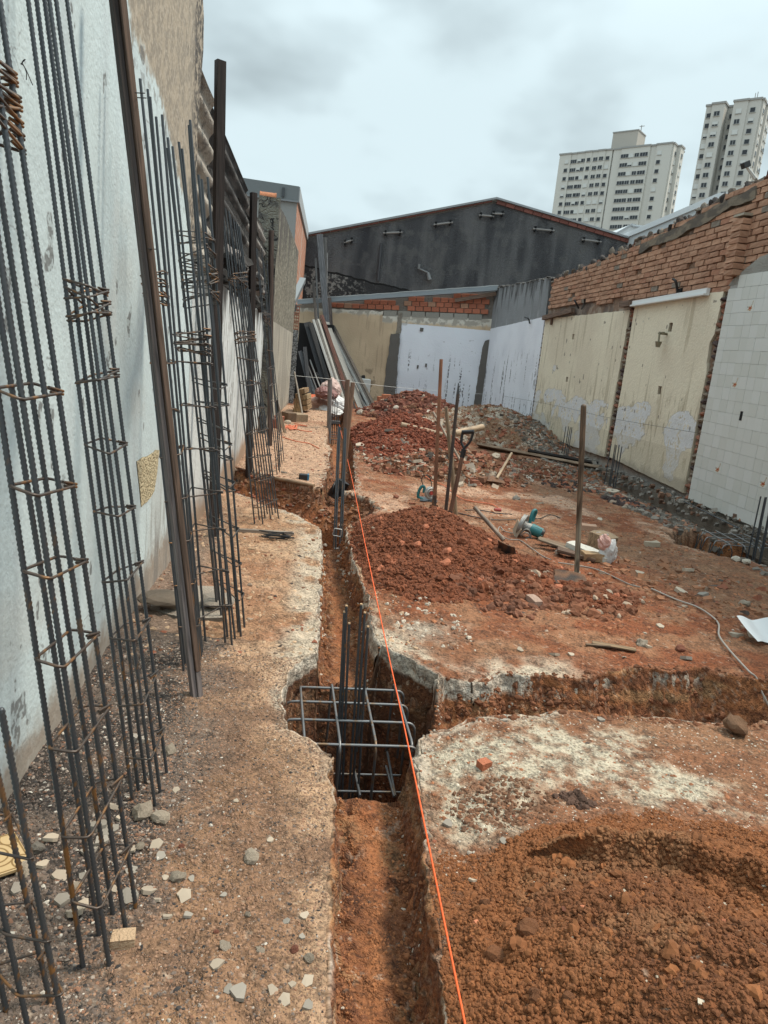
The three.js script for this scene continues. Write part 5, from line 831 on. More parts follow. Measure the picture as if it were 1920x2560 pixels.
// second footing: two doubled starter bars with a pale tie
{
  const F0 = 7.15, o = thing('column_starter', 'pair of doubled dark starter bars in the second pit with a pale tie low down', 'rebar', onF(842, 1378, F0));
  for (const [t, f] of [[[846, 1066], [834, 1372]], [[850, 1068], [839, 1372]], [[862, 1069], [849, 1374]], [[865, 1072], [854, 1374]]]) { const a = onF(f[0], f[1], F0), b = onF(t[0], t[1], F0 + .4); a.addScaledVector(a.clone().sub(b).normalize(), .3); part(o, 'rebar', rebarGeo(a, b, .0095, { rust: .05, seed: t[0] }), M.rebar); }
  const L = [[831, 1338], [852, 1342], [855, 1324], [836, 1321]].map(p => onF(p[0], p[1], F0 - .02)); part(o, 'tie', flat(tieGeo(L, .006, { hook: false }), [.5, .48, .45]), M.rebar);
  part(o, 'tie', flat(rod(onF(836, 1371, F0), onF(846, 1371, F0), .006), [.45, .43, .4]), M.rebar);
}
// far cage in the trench
{
  const F0 = 14.2, o = thing('column_starter', 'distant dark cage of thin bars standing in the trench before the sacks', 'rebar', onF(838, 1150, F0));
  for (const [t, f] of [[[833, 985], [829, 1135]], [[838, 996], [833, 1140]], [[843, 1005], [838, 1140]], [[829, 1040], [824, 1120]], [[846, 1040], [843, 1140]]]) part(o, 'rebar', rebarGeo(onF(f[0], f[1] + 20, F0), onF(t[0], t[1], F0), .009, { rust: .05, seed: t[0] }), M.rebar);
  for (const py of [1086, 1098, 1140]) { const L = [[820, py], [849, py + 2], [852, py - 5], [824, py - 6]].map(p => onF(p[0], p[1], F0)); part(o, 'tie', flat(tieGeo(L, .008, { hook: false }), [.2, .2, .2]), M.rebar); }
  part(o, 'timber_cap', flat(beam(onF(818, 1054, F0), onF(850, 1056, F0), .05, .14, new THREE.Vector3(0, 1, 0)), WOODC.grey), M.wood);
}
// starter bars in a row along the right wall
const ROW = 'starter bars sticking up along the right wall';
[['group of starter bars at the foot of the wall between white and cream paint', 4.98, [[[1318, 1034], [1311, 1078]], [[1322, 1036], [1316, 1080]], [[1326, 1036], [1320, 1082]], [[1330, 1037], [1324, 1083]]]],
 ['group of starter bars before the further cream panel', 4.95, [[[1415, 1066], [1405, 1130]], [[1422, 1066], [1411, 1132]], [[1426, 1068], [1416, 1134]], [[1430, 1068], [1420, 1136]]]],
 ['group of starter bars before the nearer cream panel', 4.9, [[[1528, 1110], [1514, 1190]], [[1538, 1111], [1526, 1194]], [[1541, 1113], [1529, 1196]], [[1548, 1112], [1537, 1197]], [[1555, 1116], [1541, 1198]]]],
 ['group of starter bars before the white tiles at the right edge, above the pit', 4.75, [[[1902, 1241], [1878, 1350]], [[1913, 1243], [1891, 1352]], [[1916, 1243], [1895, 1356]], [[1926, 1262], [1908, 1362]], [[1932, 1250], [1912, 1358]]]]].forEach(([label, x, bars]) => {
  const o = thing('starter_bars', label, 'rebar', onX(bars[0][1][0], bars[0][1][1], x), ROW);
  for (const [t, f] of bars) { const a = onX(f[0], f[1], x), b = onF(t[0], t[1], -a.z); a.y -= .25; part(o, 'rebar', rebarGeo(a, b, .0075, { rust: .03, seed: t[0] }), M.rebar); }
});
// open cage lying in the pit at the right edge
{
  const y = .05, q = (px, py) => onY(px, py, y), o = thing('footing_cage', 'dark steel footing cage lying in the pit by the white tiles at the right edge', 'rebar cage', q(1860, 1350));
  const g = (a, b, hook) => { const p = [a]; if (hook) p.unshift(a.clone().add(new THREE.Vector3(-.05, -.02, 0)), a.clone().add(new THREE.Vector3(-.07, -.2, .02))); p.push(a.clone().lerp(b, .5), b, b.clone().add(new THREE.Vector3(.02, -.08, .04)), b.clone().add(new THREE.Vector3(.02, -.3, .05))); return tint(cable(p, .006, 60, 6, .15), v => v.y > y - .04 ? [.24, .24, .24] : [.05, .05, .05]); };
  for (const [a, b] of [[[1762, 1326], [1824, 1360]], [[1790, 1327], [1860, 1364]], [[1826, 1332], [1896, 1370]], [[1860, 1335], [1935, 1370]]]) part(o, 'long_bar', g(q(...a), q(...b)), M.rebar);
  for (const [a, b] of [[[1758, 1329], [1855, 1335]], [[1768, 1341], [1880, 1346]], [[1790, 1350], [1900, 1357]], [[1812, 1360], [1940, 1369]]]) part(o, 'cross_bar', g(q(...a).add(new THREE.Vector3(0, -.012, 0)), q(...b).add(new THREE.Vector3(0, -.012, 0)), true), M.rebar);
  const bar = single('long_bar', 'long grey bar lying along the gravel at the foot of the tiles', 'rebar', rebarGeo(q(1706, 1272).add(new THREE.Vector3(0, .1, 0)), q(1843, 1328).add(new THREE.Vector3(0, .04, 0)), .008, { rust: .1 }), M.rebar, q(1780, 1300));
}
// ---------- strings, tools and odds and ends ----------
const wood3 = (c, amp = .3) => g => tint(g, v => { const f = fbm(v.x * 40, v.y * 6 + v.z * 6, 3, 601), q = fbm(v.x * 5, v.y * 2 + v.z * 2, 3, 603); return mix3(c.map(x => x * (1 + amp)), c.map(x => x * (1 - amp)), smooth(.3, .7, f * .5 + q * .5)); });
{ // orange builder's string over the trench
  const pts = [[1166, 2576, 1.31], [1018, 1852, 2.5], [960, 1585, 3.6], [914, 1366, 5.0], [876, 1180, 8.4], [845, 1048, 15.2]].map(([a, b, F]) => onF(a, b, F));
  const s = cable(pts, .0032, 120, 7); single('string_line', 'tight orange string line stretched along the trench from near to far', 'string', s, M.orange, pts[2].clone());
  const w = [onF(725, 938, 17.6), onF(830, 948, 18), onF(880, 955, 18.3), onF(1000, 969, 18.8), onF(1240, 988, 19.6)];
  single('string_line', 'thin white string stretched across the yard in front of the back wall', 'string', cable(w, .004, 40, 5), std({ color: 0xd8d8d4 }), w[2].clone());
  const c = [onX(1260, 990, 5.18), onX(1400, 1016, 5.18), onX(1520, 1044, 5.18), onX(1742, 1082, 5.18)]; single('string_line', 'thin dark string running low along the cream panels of the right wall', 'string', cable(c, .0028, 30, 5), std({ color: 0x4a4a48 }), c[1].clone());
}
function handle(o, name, a, b, r, r2, c, n = 10) { return part(o, name, wood3(c)(rod(a, b, r, r2, n, 24)), M.woodS); }
const rustC = v => { const f = fbm(v.x * 30 + v.y * 7, v.z * 30 + v.y * 30, 4, 607); return mix3([.06, .05, .045], [.22, .11, .06], smooth(.4, .65, f)); };
{ // tools stuck in the far side of the middle heap
  const F0 = 6.95, f = (x, y, d = 0) => onF(x, y, F0 + d);
  let o = thing('post_hole_digger', 'tallest tool in the heap, a straight reddish wooden handle with a rusty iron foot', 'digging tool', f(1083, 1292));
  handle(o, 'handle', f(1087, 1240), f(1103, 898), .019, .017, [.33, .14, .075]); part(o, 'socket', tint(rod(f(1083, 1284), f(1087, 1238), .026, .022, 10, 6), rustC), M.rustSteel); for (const d of [-1, 1]) part(o, 'blade', tint(beam(f(1083, 1305), f(1085, 1262), .03, .008, new THREE.Vector3(1, 0, .3)).translate(d * .028, 0, 0), rustC), M.rustSteel);
  o = thing('crowbar', 'dark steel pointed digging bar standing in the heap', 'crowbar', f(1112, 1300)); part(o, 'shaft', tint(rod(f(1112, 1302), f(1145, 985), .019, .017, 8, 10), v => mix3([.05, .045, .045], [.12, .08, .06], fbm(v.y * 20, v.x * 40, 3, 609))), M.rustSteel); part(o, 'point', rod(f(1145, 985), f(1146, 957), .017, .003, 8), M.steel);
  o = thing('wooden_pole', 'pale debarked wooden handle standing behind the dark crowbar', 'tool handle', f(1140, 1296, .15)); handle(o, 'shaft', f(1140, 1296, .15), f(1128, 1150, .15), .024, .025, WOODC.pale); handle(o, 'shaft', f(1128, 1150, .15), f(1115, 1017, .15), .025, .019, WOODC.pale);
  o = thing('spade', 'spade with a black D-shaped grip and brown wooden shaft stuck in the heap', 'spade', f(1124, 1296, -.05));
  const g0 = f(1157, 1135, -.05); handle(o, 'shaft', f(1126, 1282, -.05), g0, .022, .021, [.27, .13, .08]);
  const up = f(1170, 1080, -.05).sub(g0), side = RIGHT.clone().multiplyScalar(.055).addScaledVector(FWD, -.02), gt = g0.clone().add(up), blk = std({ color: new THREE.Color().setRGB(.03, .03, .032), roughness: .35, metalness: .4 });
  part(o, 'grip', [rod(gt.clone().addScaledVector(side, -1.05), gt.clone().addScaledVector(side, 1.05), .021, .021, 12), ...[-1, 1].map(k => cable([g0, g0.clone().addScaledVector(up, .25), g0.clone().addScaledVector(up, .55).addScaledVector(side, .75 * k), gt.clone().addScaledVector(side, .95 * k)], .0135, 24, 8)), rod(g0.clone().addScaledVector(up, -.15), g0.clone().addScaledVector(up, .22), .024, .026, 10)], blk);
  part(o, 'socket', tint(rod(f(1124, 1300, -.05), f(1127, 1278, -.05), .03, .024, 10, 3), rustC), M.rustSteel);
}
function lyingHandleTool(name, label, cat, a, b, r, c, blade) { const o = thing(name, label, cat, a); handle(o, 'handle', a, b, r, r * .92, c); part(o, 'blade', blade, M.rustSteel); return o; }
{ // shovel lying on the rubble, its blade down
  const F0 = 9.6, f = (x, y, d = 0) => onF(x, y, F0 + d), o = thing('shovel', 'shovel with a pale steel blade and thin handle leaning on the rubble behind the spade', 'shovel', f(1175, 1205));
  handle(o, 'handle', f(1160, 1168), f(1083, 1030, .7), .017, .016, [.42, .32, .24]);
  const sh = new THREE.Shape(); sh.moveTo(-.11, .14); sh.lineTo(.1, .15); sh.quadraticCurveTo(.13, -.02, .1, -.16); sh.quadraticCurveTo(0, -.2, -.12, -.15); sh.quadraticCurveTo(-.14, 0, -.11, .14);
  const g = new THREE.ExtrudeGeometry(sh, { depth: .006, bevelEnabled: false, curveSegments: 8 }); const p = g.attributes.position; for (let i = 0; i < p.count; i++) p.setZ(i, p.getZ(i) + p.getX(i) * p.getX(i) * 1.6); g.computeVertexNormals(); g.rotateX(-.45); g.rotateZ(.28); const c = f(1171, 1185); g.translate(c.x, c.y, c.z + .02); part(o, 'blade', tint(g, v => mix3([.42, .38, .32], [.3, .22, .16], fbm(v.x * 14, v.y * 14, 3, 611))), M.rustSteel);
  part(o, 'socket', tint(rod(f(1172, 1188), f(1158, 1164), .012, .018, 8), rustC), M.rustSteel);
}
const hoeBlade = (c, dirW, dirH, w, h) => { const g = new THREE.BoxGeometry(w, h, .008, 6, 3, 1), p = g.attributes.position; for (let i = 0; i < p.count; i++) { const x = p.getX(i) / w; p.setZ(i, p.getZ(i) + .04 * (.25 - x * x)); p.setX(i, p.getX(i) * (p.getY(i) > 0 ? .82 : 1)); } const z = dirW.clone().cross(dirH).normalize(); g.applyMatrix4(new THREE.Matrix4().makeBasis(dirW.clone().normalize(), dirH.clone().normalize(), z).setPosition(c)); g.computeVertexNormals(); return tint(g, rustC); };
{
  let F0 = 9.3, f = (x, y, d = 0) => onF(x, y, F0 + d);
  lyingHandleTool('hoe', 'small rusty hoe with a short pale handle lying against the rubble heap', 'hoe', f(1242, 1196), f(1279, 1133, .5), .02, WOODC.pale, hoeBlade(f(1239, 1199), new THREE.Vector3(1, -.06, .1), new THREE.Vector3(.1, .5, -.9), .25, .13));
  const a = onG(1258, 1362), b = onF(1186, 1268, -a.z + .25); a.y += .04;
  lyingHandleTool('hoe', 'hoe lying on the middle heap with its grey handle pointing up left', 'hoe', a, b, .021, WOODC.dusty, hoeBlade(onG(1268, 1378, .04), new THREE.Vector3(1, -.35, -.1), new THREE.Vector3(-.3, .7, .5), .2, .2));
  const c = onG(1441, 1448, .02), d = onF(1459, 1017, -c.z + .02), o = thing('hoe', 'upright hoe with a long brown handle and a flat blade', 'hoe', c);
  const g = rod(c, d, .0205, .0215, 12, 30); part(o, 'handle', tint(g, v => { const q = fbm(v.x * 60, v.y * 5, 3, 613), t = (v.y - c.y) / (d.y - c.y); return mix3(mix3([.40, .34, .25], [.20, .125, .075], smooth(.15, .55, t + (q - .5) * .4)), [.06, .035, .02], smooth(.55, .7, q) * .8); }), M.woodS); const tip = new THREE.SphereGeometry(.0215, 12, 6); tip.translate(d.x, d.y, d.z); part(o, 'handle_end', flat(tip, [.16, .1, .06]), M.woodS);
  part(o, 'blade', hoeBlade(onG(1428, 1450, .03), new THREE.Vector3(1, -.1, .12), new THREE.Vector3(.15, .3, -.9), .3, .19), M.rustSteel); part(o, 'socket', tint(rod(c.clone().add(new THREE.Vector3(0, -.01, 0)), c.clone().lerp(d, .04), .036, .028, 10), v => mix3([.4, .36, .3], [.2, .14, .1], fbm(v.x * 60, v.y * 60, 2, 615))), M.rustSteel);
}
function local(o, at, yaw = 0, s = 1) { return g => { g.scale(s, s, s); g.rotateY(yaw); g.translate(at.x, at.y, at.z); return g; }; }
{ // circular saw
  const at = onG(1318, 1342), o = thing('circular_saw', 'teal circular saw with a grey guard lying on the red earth', 'circular saw', at), L = local(o, at, -.13), al = std({ color: new THREE.Color().setRGB(.29, .29, .275), roughness: .45, metalness: .35, bumpMap: tiled(T_fine, 20), bumpScale: .001 });
  const ax = new THREE.Vector3(1, -.28, .45).normalize(), Q = new THREE.Quaternion().setFromUnitVectors(new THREE.Vector3(0, 1, 0), ax), V = (x, y, z) => new THREE.Vector3(x, y, z);
  const pl = new RoundedBoxGeometry(.01, .13, .22, 2, .004); pl.rotateZ(-.3); pl.rotateX(.25); pl.translate(-.112, .06, .0); part(o, 'base_plate', L(pl), std({ color: new THREE.Color().setRGB(.33, .27, .2), roughness: .6 }));
  const gd = new THREE.CylinderGeometry(.1, .104, .042, 28, 1); const rim = new THREE.TorusGeometry(.101, .009, 8, 28); rim.rotateX(Math.PI / 2); rim.translate(0, .012, 0); const bd = new THREE.CylinderGeometry(.04, .055, .05, 16); bd.translate(0, .045, 0); part(o, 'blade_guard', [gd, rim, bd].map(g => { g.applyQuaternion(Q); g.translate(-.065, .118, 0); return L(g); }), al);
  const c0 = V(-.06, .115, 0); part(o, 'gear_housing', L(rod(c0.clone().addScaledVector(ax, .03), c0.clone().addScaledVector(ax, .11), .05, .046, 14)), al);
  part(o, 'motor', [rod(c0.clone().addScaledVector(ax, .09), c0.clone().addScaledVector(ax, .205), .057, .052, 18), ...[0, 1, 2, 3].map(k => { const d = V(0, Math.cos(k * 1.2 - .6), Math.sin(k * 1.2 - .6)).multiplyScalar(.05); return beam(c0.clone().addScaledVector(ax, .1).add(d), c0.clone().addScaledVector(ax, .2).add(d), .012, .012); })].map(L), M.tealPl);
  part(o, 'motor_cap', L(rod(c0.clone().addScaledVector(ax, .205), c0.clone().addScaledVector(ax, .225), .05, .044, 18)), M.blackPl);
  part(o, 'handle', L(cable([V(.0, .14, .02), V(.005, .2, .015), V(.02, .255, .0), V(.045, .272, -.02), V(.06, .25, -.04), V(.05, .2, -.05), V(.04, .15, -.04)], .017, 40, 9)), M.tealPl);
  part(o, 'lower_guard', L(cable([V(-.09, .03, .07), V(-.05, .09, .09), V(-.01, .085, .09), V(.015, .03, .08), V(-.02, .0, .08)], .008, 30, 6)), al); part(o, 'lower_guard', L(cable([V(-.08, .02, .075), V(-.045, .06, .1), V(-.01, .05, .1), V(.03, -.0, .09)], .006, 30, 6)), al);
}
{ // smaller saw further off
  const at = onG(1064, 1252), o = thing('marble_saw', 'small teal hand saw with a round grey blade guard lying behind the tools', 'saw', at), L = local(o, at, -.13), V = (x, y, z) => new THREE.Vector3(x, y, z);
  part(o, 'handle', L(cable([V(-.03, .01, 0), V(-.09, .03, .0), V(-.095, .09, 0), V(-.075, .15, 0), V(-.045, .17, 0), V(-.03, .14, 0), V(-.035, .09, 0)], .018, 40, 9)), M.tealPl);
  const d = new THREE.CylinderGeometry(.078, .078, .02, 28); d.rotateX(Math.PI / 2); d.rotateY(.5); d.translate(.045, .1, .02); const r = new THREE.TorusGeometry(.06, .008, 6, 26); r.rotateY(.5); r.translate(.05, .1, .035); const r2 = new THREE.TorusGeometry(.035, .006, 6, 22); r2.rotateY(.5); r2.translate(.052, .1, .038); part(o, 'blade_guard', [L(d), L(r), L(r2)], M.alu);
  const hub = new THREE.CylinderGeometry(.022, .022, .02, 14); hub.rotateX(Math.PI / 2); hub.rotateY(.5); hub.translate(.055, .1, .042); part(o, 'flange', L(hub), std({ color: new THREE.Color().setRGB(.35, .05, .04), roughness: .6 }));
  part(o, 'base_plate', L(new THREE.BoxGeometry(.2, .008, .16).rotateX(.15).translate(.03, .015, 0)), M.steel); part(o, 'power_cord', L(cable([V(-.045, .17, 0), V(-.075, .24, 0), V(-.06, .29, 0), V(0, .3, 0), V(.05, .2, -.02), V(.07, .05, -.02), V(.2, -.02, 0)], .006, 60, 6)), M.blackPl);
}
const run = pts => pts.map(([x, y, u]) => onG(x, y, u ?? .012));
const line = (name, label, cat, pts, r, m, n = 80) => { const p = run(pts); return single(name, label, cat, cable(p, r, n, 7), m, p[0].clone()); };
const greyCord = std({ color: new THREE.Color().setRGB(.27, .24, .21), roughness: .6 }), oc = std({ color: new THREE.Color().setRGB(.62, .17, .08), roughness: .6 });
line('power_cord', 'dusty grey power cord winding from the teal saw down to the middle of the yard', 'cord', [[1290, 1335], [1262, 1330], [1250, 1318], [1246, 1330], [1270, 1348], [1300, 1352], [1330, 1372], [1356, 1390], [1378, 1400]], .005, greyCord, 120);
line('power_cord', 'dark cord lying across the earth right of the upright hoe', 'cord', [[1395, 1408], [1440, 1416], [1482, 1424], [1520, 1438], [1570, 1460], [1600, 1468]], .0055, greyCord);
line('hose', 'grey hose curving over the edge of the cross trench at the right edge', 'hose', [[1628, 1474, .015], [1690, 1500, .015], [1740, 1518, .015], [1776, 1540, .02], [1796, 1562, .02], [1797, 1592, .02], [1820, 1625, .02], [1850, 1655, .02], [1872, 1688, .03], [1886, 1715, .05], [1900, 1745, .08], [1925, 1772, .06]], .0065, std({ color: new THREE.Color().setRGB(.36, .32, .28), roughness: .6 }), 160);
line('extension_cord', 'orange extension cord with a red plug running behind the crowbar and shovel', 'cord', [[955, 1132], [985, 1150], [1010, 1168], [1050, 1185], [1075, 1200], [1110, 1215], [1140, 1238], [1160, 1250], [1190, 1256], [1225, 1260], [1245, 1270], [1252, 1275]], .006, oc, 160);
line('extension_cord', 'orange cord crossing the far slab toward the trench', 'cord', [[705, 1092], [740, 1103], [770, 1108], [785, 1115], [798, 1122]], .008, oc);
{ const L = []; for (let k = 0; k < 5; k++) { const p = []; for (let j = 0; j < 7; j++) p.push([rr(706, 745), rr(1062, 1076), .02]); L.push(cable(run(p), .008, 60, 6)); } L.push(cable(run([[712, 1068], [745, 1064], [768, 1066], [752, 1062], [735, 1060]]), .008, 60, 6)); L.push(cable(run([[735, 1072], [758, 1078], [780, 1080]]), .008, 40, 6)); const at = onG(725, 1068); single('cord_coil', 'tangle of orange cord on the far slab beside the small wooden stack', 'cord', L, oc, at); }
for (const [l, p] of [['pair of thin dark cords lying left of the teal circular saw', [[1163, 1276], [1200, 1277], [1240, 1284], [1280, 1287]]], ['thin dark cord left of the saw under the hoe handle', [[1228, 1300], [1262, 1300], [1290, 1300]]], ['thin dark cords trailing right of the teal circular saw', [[1335, 1298], [1352, 1296], [1370, 1288], [1385, 1290], [1400, 1296]]], ['dark cord running from the small teal saw past the tool handles', [[1085, 1270], [1110, 1276], [1145, 1284], [1180, 1292], [1215, 1300]]]]) line('power_cord', l, 'cord', p, .0055, M.blackPl);
{ const p = onG(1252, 1276, .02); single('plug', 'small red plug at the end of the orange extension cord', 'plug', [rough(rod(p, p.clone().add(new THREE.Vector3(-.08, .0, .01)), .022, .016, 8), .002)], std({ color: new THREE.Color().setRGB(.3, .04, .03), roughness: .5 }), p); }
// planks, blocks and bag by the upright hoe
const slab = (w, h, d, s, c, amt = .008) => flat(rough((() => { const g = mergeVertices(new THREE.BoxGeometry(w, h, d, 5, 2, 5).deleteAttribute('normal').deleteAttribute('uv')).toNonIndexed(); const n = g.attributes.position.count, uv = new Float32Array(2 * n); for (let i = 0; i < n; i++) { uv[2 * i] = g.attributes.position.getX(i); uv[2 * i + 1] = g.attributes.position.getZ(i) + g.attributes.position.getY(i); } g.setAttribute('uv', new THREE.BufferAttribute(uv, 2)); return g; })(), amt, 9, s), c);
const put = (g, px, py, up = 0, ry = 0, rx = 0, rz = 0) => { const p = onG(px, py, up); g.rotateX(rx); g.rotateZ(rz); g.rotateY(ry); g.translate(p.x, p.y, p.z); return [g, p]; };
const item = (name, label, cat, g, m, px, py, up = 0, ry = 0, rx = 0, rz = 0, group) => { const [q, p] = put(g, px, py, up, ry, rx, rz); return single(name, label, cat, q, m, p, group); };
const plankG = (w, h, l, c, s) => wood3(c, .25)(rough(beam(new THREE.Vector3(0, -l / 2, 0), new THREE.Vector3(0, l / 2, 0), w, h, undefined, 1, .003), .003, 5, s).rotateX(Math.PI / 2));
item('plank', 'brown board lying slanted behind the upright hoe handle', 'board', plankG(.1, .022, .5, [.36, .23, .14], 1), M.wood, 1412, 1366, .03, 1.15, .12);
item('plank', 'thin split board left of the upright hoe handle', 'board', plankG(.09, .018, .38, [.34, .25, .17], 2), M.wood, 1395, 1366, .05, 1.3, .2);
item('plank', 'short dark board propped under the white board', 'board', plankG(.13, .03, .34, [.2, .12, .08], 3), M.wood, 1440, 1386, .04, 1.2, .1);
item('painted_board', 'thick flaking white painted board lying right of the upright hoe', 'board', slab(.15, .05, .42, 4, [.58, .56, .50], .006), M.vc, 1474, 1380, .05, .62, .1);
item('wood_chunk', 'brown rounded chunk of wood in front of the white board', 'wood', slab(.24, .07, .1, 5, [.34, .22, .12], .014), M.vc, 1485, 1393, .04, .1);
{ const p = onG(1503, 1372, .0); const o = thing('wood_block', 'large pale sawn wood block with a ring of wire on top', 'wood block', p); const g = new THREE.CylinderGeometry(.15, .135, .15, 9, 3); part(o, 'block', wood3([.48, .33, .20], .2)(rough(g.translate(p.x, p.y + .07, p.z), .02, 6, 21)), M.wood); const t = new THREE.TorusGeometry(.055, .006, 6, 30); t.rotateX(Math.PI / 2); t.translate(p.x - .03, p.y + .152, p.z + .03); part(o, 'wire_ring', t, std({ color: new THREE.Color().setRGB(.35, .36, .38), metalness: .5, roughness: .4 })); }
function bagGeo(w, h, d, s) { const g = mergeVertices(new THREE.SphereGeometry(1, 28, 20).deleteAttribute('normal').deleteAttribute('uv')), p = g.attributes.position; for (let i = 0; i < p.count; i++) { const x = p.getX(i), y = p.getY(i), z = p.getZ(i), k = 1 + .3 * (fbm(x * 2.6 + s, y * 2.6 + z * 2, 3, 621) - .5) * 2 + .16 * Math.abs(n2(x * 7 + s, y * 5 + z * 6, 623) - .5); p.setXYZ(i, x * w * k, Math.max(y, -.6) * h * k, z * d * k); } const q = g.toNonIndexed(); q.computeVertexNormals(); q.setAttribute('uv', new THREE.BufferAttribute(new Float32Array(q.attributes.position.count * 2), 2)); return q; }
{ const p = onG(1516, 1398, .03), o = thing('plastic_bag', 'crumpled pink and clear plastic bag lying against the wood block', 'plastic bag', p); part(o, 'bag', bagGeo(.075, .12, .06, 3).rotateZ(-.3).translate(p.x + .01, p.y + .05, p.z), new THREE.MeshPhysicalMaterial({ color: new THREE.Color().setRGB(.62, .60, .58), roughness: .35, transmission: .25, thickness: 0 })); part(o, 'bag_top', bagGeo(.06, .085, .05, 7).rotateZ(.4).translate(p.x - .035, p.y + .135, p.z - .01), new THREE.MeshPhysicalMaterial({ color: new THREE.Color().setRGB(.66, .38, .32), roughness: .35, transmission: .2, thickness: 0 }), 'pink top of the bag'); }
item('pipe_fitting', 'small white plastic pipe fitting on the earth left of the hoe', 'pipe fitting', rod(new THREE.Vector3(-.03, 0, 0), new THREE.Vector3(.03, .01, 0), .02, .02, 10), std({ color: 0xb9b4aa, roughness: .5 }), 1396, 1380, .02, .5);
item('plastic_sheet', 'crumpled white plastic sheet at the right edge beyond the cross trench', 'plastic sheet', (() => { const g = new THREE.PlaneGeometry(.34, .2, 20, 12); g.rotateX(-Math.PI / 2 + .5); return rough(g, .03, 7, 41); })(), new THREE.MeshPhysicalMaterial({ color: new THREE.Color().setRGB(.7, .71, .71), roughness: .4, side: THREE.DoubleSide }), 1908, 1572, .08, .3);
item('wood_scrap', 'pale splinter of board in the middle of the red earth', 'wood scrap', plankG(.05, .01, .26, [.42, .28, .16], 6), M.wood, 1535, 1618, .015, 1.25);
item('wood_scrap', 'short broken stick beside the pale splinter', 'wood scrap', plankG(.02, .012, .16, [.28, .19, .12], 7), M.wood, 1495, 1616, .012, 1.5);
item('brick_fragment', 'bright orange brick fragment lying on the white lime', 'brick fragment', slab(.05, .03, .04, 8, [.42, .14, .07], .008), M.vc, 1214, 1913, .014, .5);
item('brick_fragment', 'tan stone-like brick lump at the foot of the front rebar cage', 'brick fragment', slab(.062, .036, .04, 9, [.46, .32, .2], .007), M.vc, 312, 2350, .012, .1);
item('brick_fragment', 'broken pale brick on the earth below the middle heap', 'brick fragment', slab(.07, .05, .12, 10, [.38, .26, .2], .01), M.vc, 1334, 1505, .02, .3);
item('brick_fragment', 'pinkish brick lying right of the upright hoe handle', 'brick fragment', slab(.15, .06, .1, 11, [.46, .28, .19], .012), M.vc, 1472, 1320, .025, -.3);
item('concrete_lump', 'pale flat lump right of the wood block', 'rubble', slab(.14, .05, .09, 12, [.42, .35, .26], .014), M.vc, 1632, 1362, .02, .1);
for (const [px, py] of [[1842, 1400], [1868, 1406]]) item('stone', px < 1850 ? 'left of two pale stones near the right edge' : 'right of two pale stones near the right edge', 'stone', stoneGeo(px, 1, .75).scale(.05, .05, .05), std({ color: new THREE.Color().setRGB(.42, .37, .3), roughness: .95 }), px, py, .02);
item('earth_clod', 'large earth clod on the near lip of the cross trench at the right', 'clod', flat(rough(stoneGeo(91, 2, .8).scale(.06, .06, .06), .02, 30), [.30, .165, .09]), M.vc, 1842, 1822, .03);
// far timber on the rubble
{ const a = onG(1195, 1112, .05), b = onG(1500, 1172, .05); single('long_plank', 'long weathered plank lying across the rubble toward the right wall', 'plank', wood3([.33, .235, .16], .35)(beam(a, b, .16, .045, new THREE.Vector3(0, .3, 1), 1, .004)), M.wood, a);
  const c = onG(1320, 1128, .09), d = onG(1505, 1162, .06); single('long_plank', 'blackened plank lying on the end of the longer plank', 'plank', wood3([.05, .04, .035], .35)(beam(c, d, .13, .04, new THREE.Vector3(0, .3, 1), 1, .004)), M.wood, c);
  const e = onG(1002, 1066, .05), f = onG(1105, 1088, .05); single('timber_pole', 'pale pole lying on the near side of the tall dark heap', 'pole', wood3(WOODC.pale)(rod(e, f, .05, .045, 10, 8)), M.woodS, e);
  const h = onF(1135, 1084, 10.2), i = onF(1206, 1068, 10.6); single('timber_pole', 'pale cut log pointing right behind the spade grip', 'pole', wood3(WOODC.pale)(rod(h, i, .052, .05, 12, 8)), M.woodS, h); }
// doubled brown stakes and grey stake along the trench
for (const [l, t, f, F0, r, c] of [['left of two brown round stakes standing in the trench', [869, 949], [856, 1228], 9.1, .03, [.21, .125, .085]], ['right of two brown round stakes, leaning against its neighbour', [882, 956], [859, 1190], 9.3, .03, [.27, .165, .11]], ['grey timber stake standing in the far trench before the sacks', [825, 948], [822, 1090], 14, .045, [.22, .2, .19]]]) { const a = onF(f[0], f[1], F0), b = onF(t[0], t[1], F0); a.addScaledVector(a.clone().sub(b).normalize(), .15); single('stake', l, 'stake', wood3(c)(rod(a, b, r, r, 9, 16)), M.woodS, a); }
{ const a = onF(832, 1228, 8.9), b = onF(860, 1226, 8.9); single('pipe_roll', 'black ribbed roll standing in the trench behind the starter bars', 'roll', [rod(a.clone().add(new THREE.Vector3(.02, -.08, 0)), b.clone().add(new THREE.Vector3(-.02, .12, 0)), .1, .09, 18), ...[0, 1, 2, 3].map(k => { const t = new THREE.TorusGeometry(.098, .012, 6, 20); t.rotateY(1.2); const c = a.clone().lerp(b, .2 + k * .2); t.translate(c.x, c.y + .02, c.z); return t; })], M.blackPl, a); }
{ const p = onG(760, 1194, .03); const o = thing('battery', 'small black and blue tool battery lying on the slab', 'battery', p); part(o, 'body', new RoundedBoxGeometry(.13, .075, .08, 2, .015).translate(p.x, p.y, p.z), M.blackPl); part(o, 'band', new RoundedBoxGeometry(.02, .08, .084, 2, .006).translate(p.x + .05, p.y, p.z), std({ color: new THREE.Color().setRGB(.03, .18, .32), roughness: .4 })); }
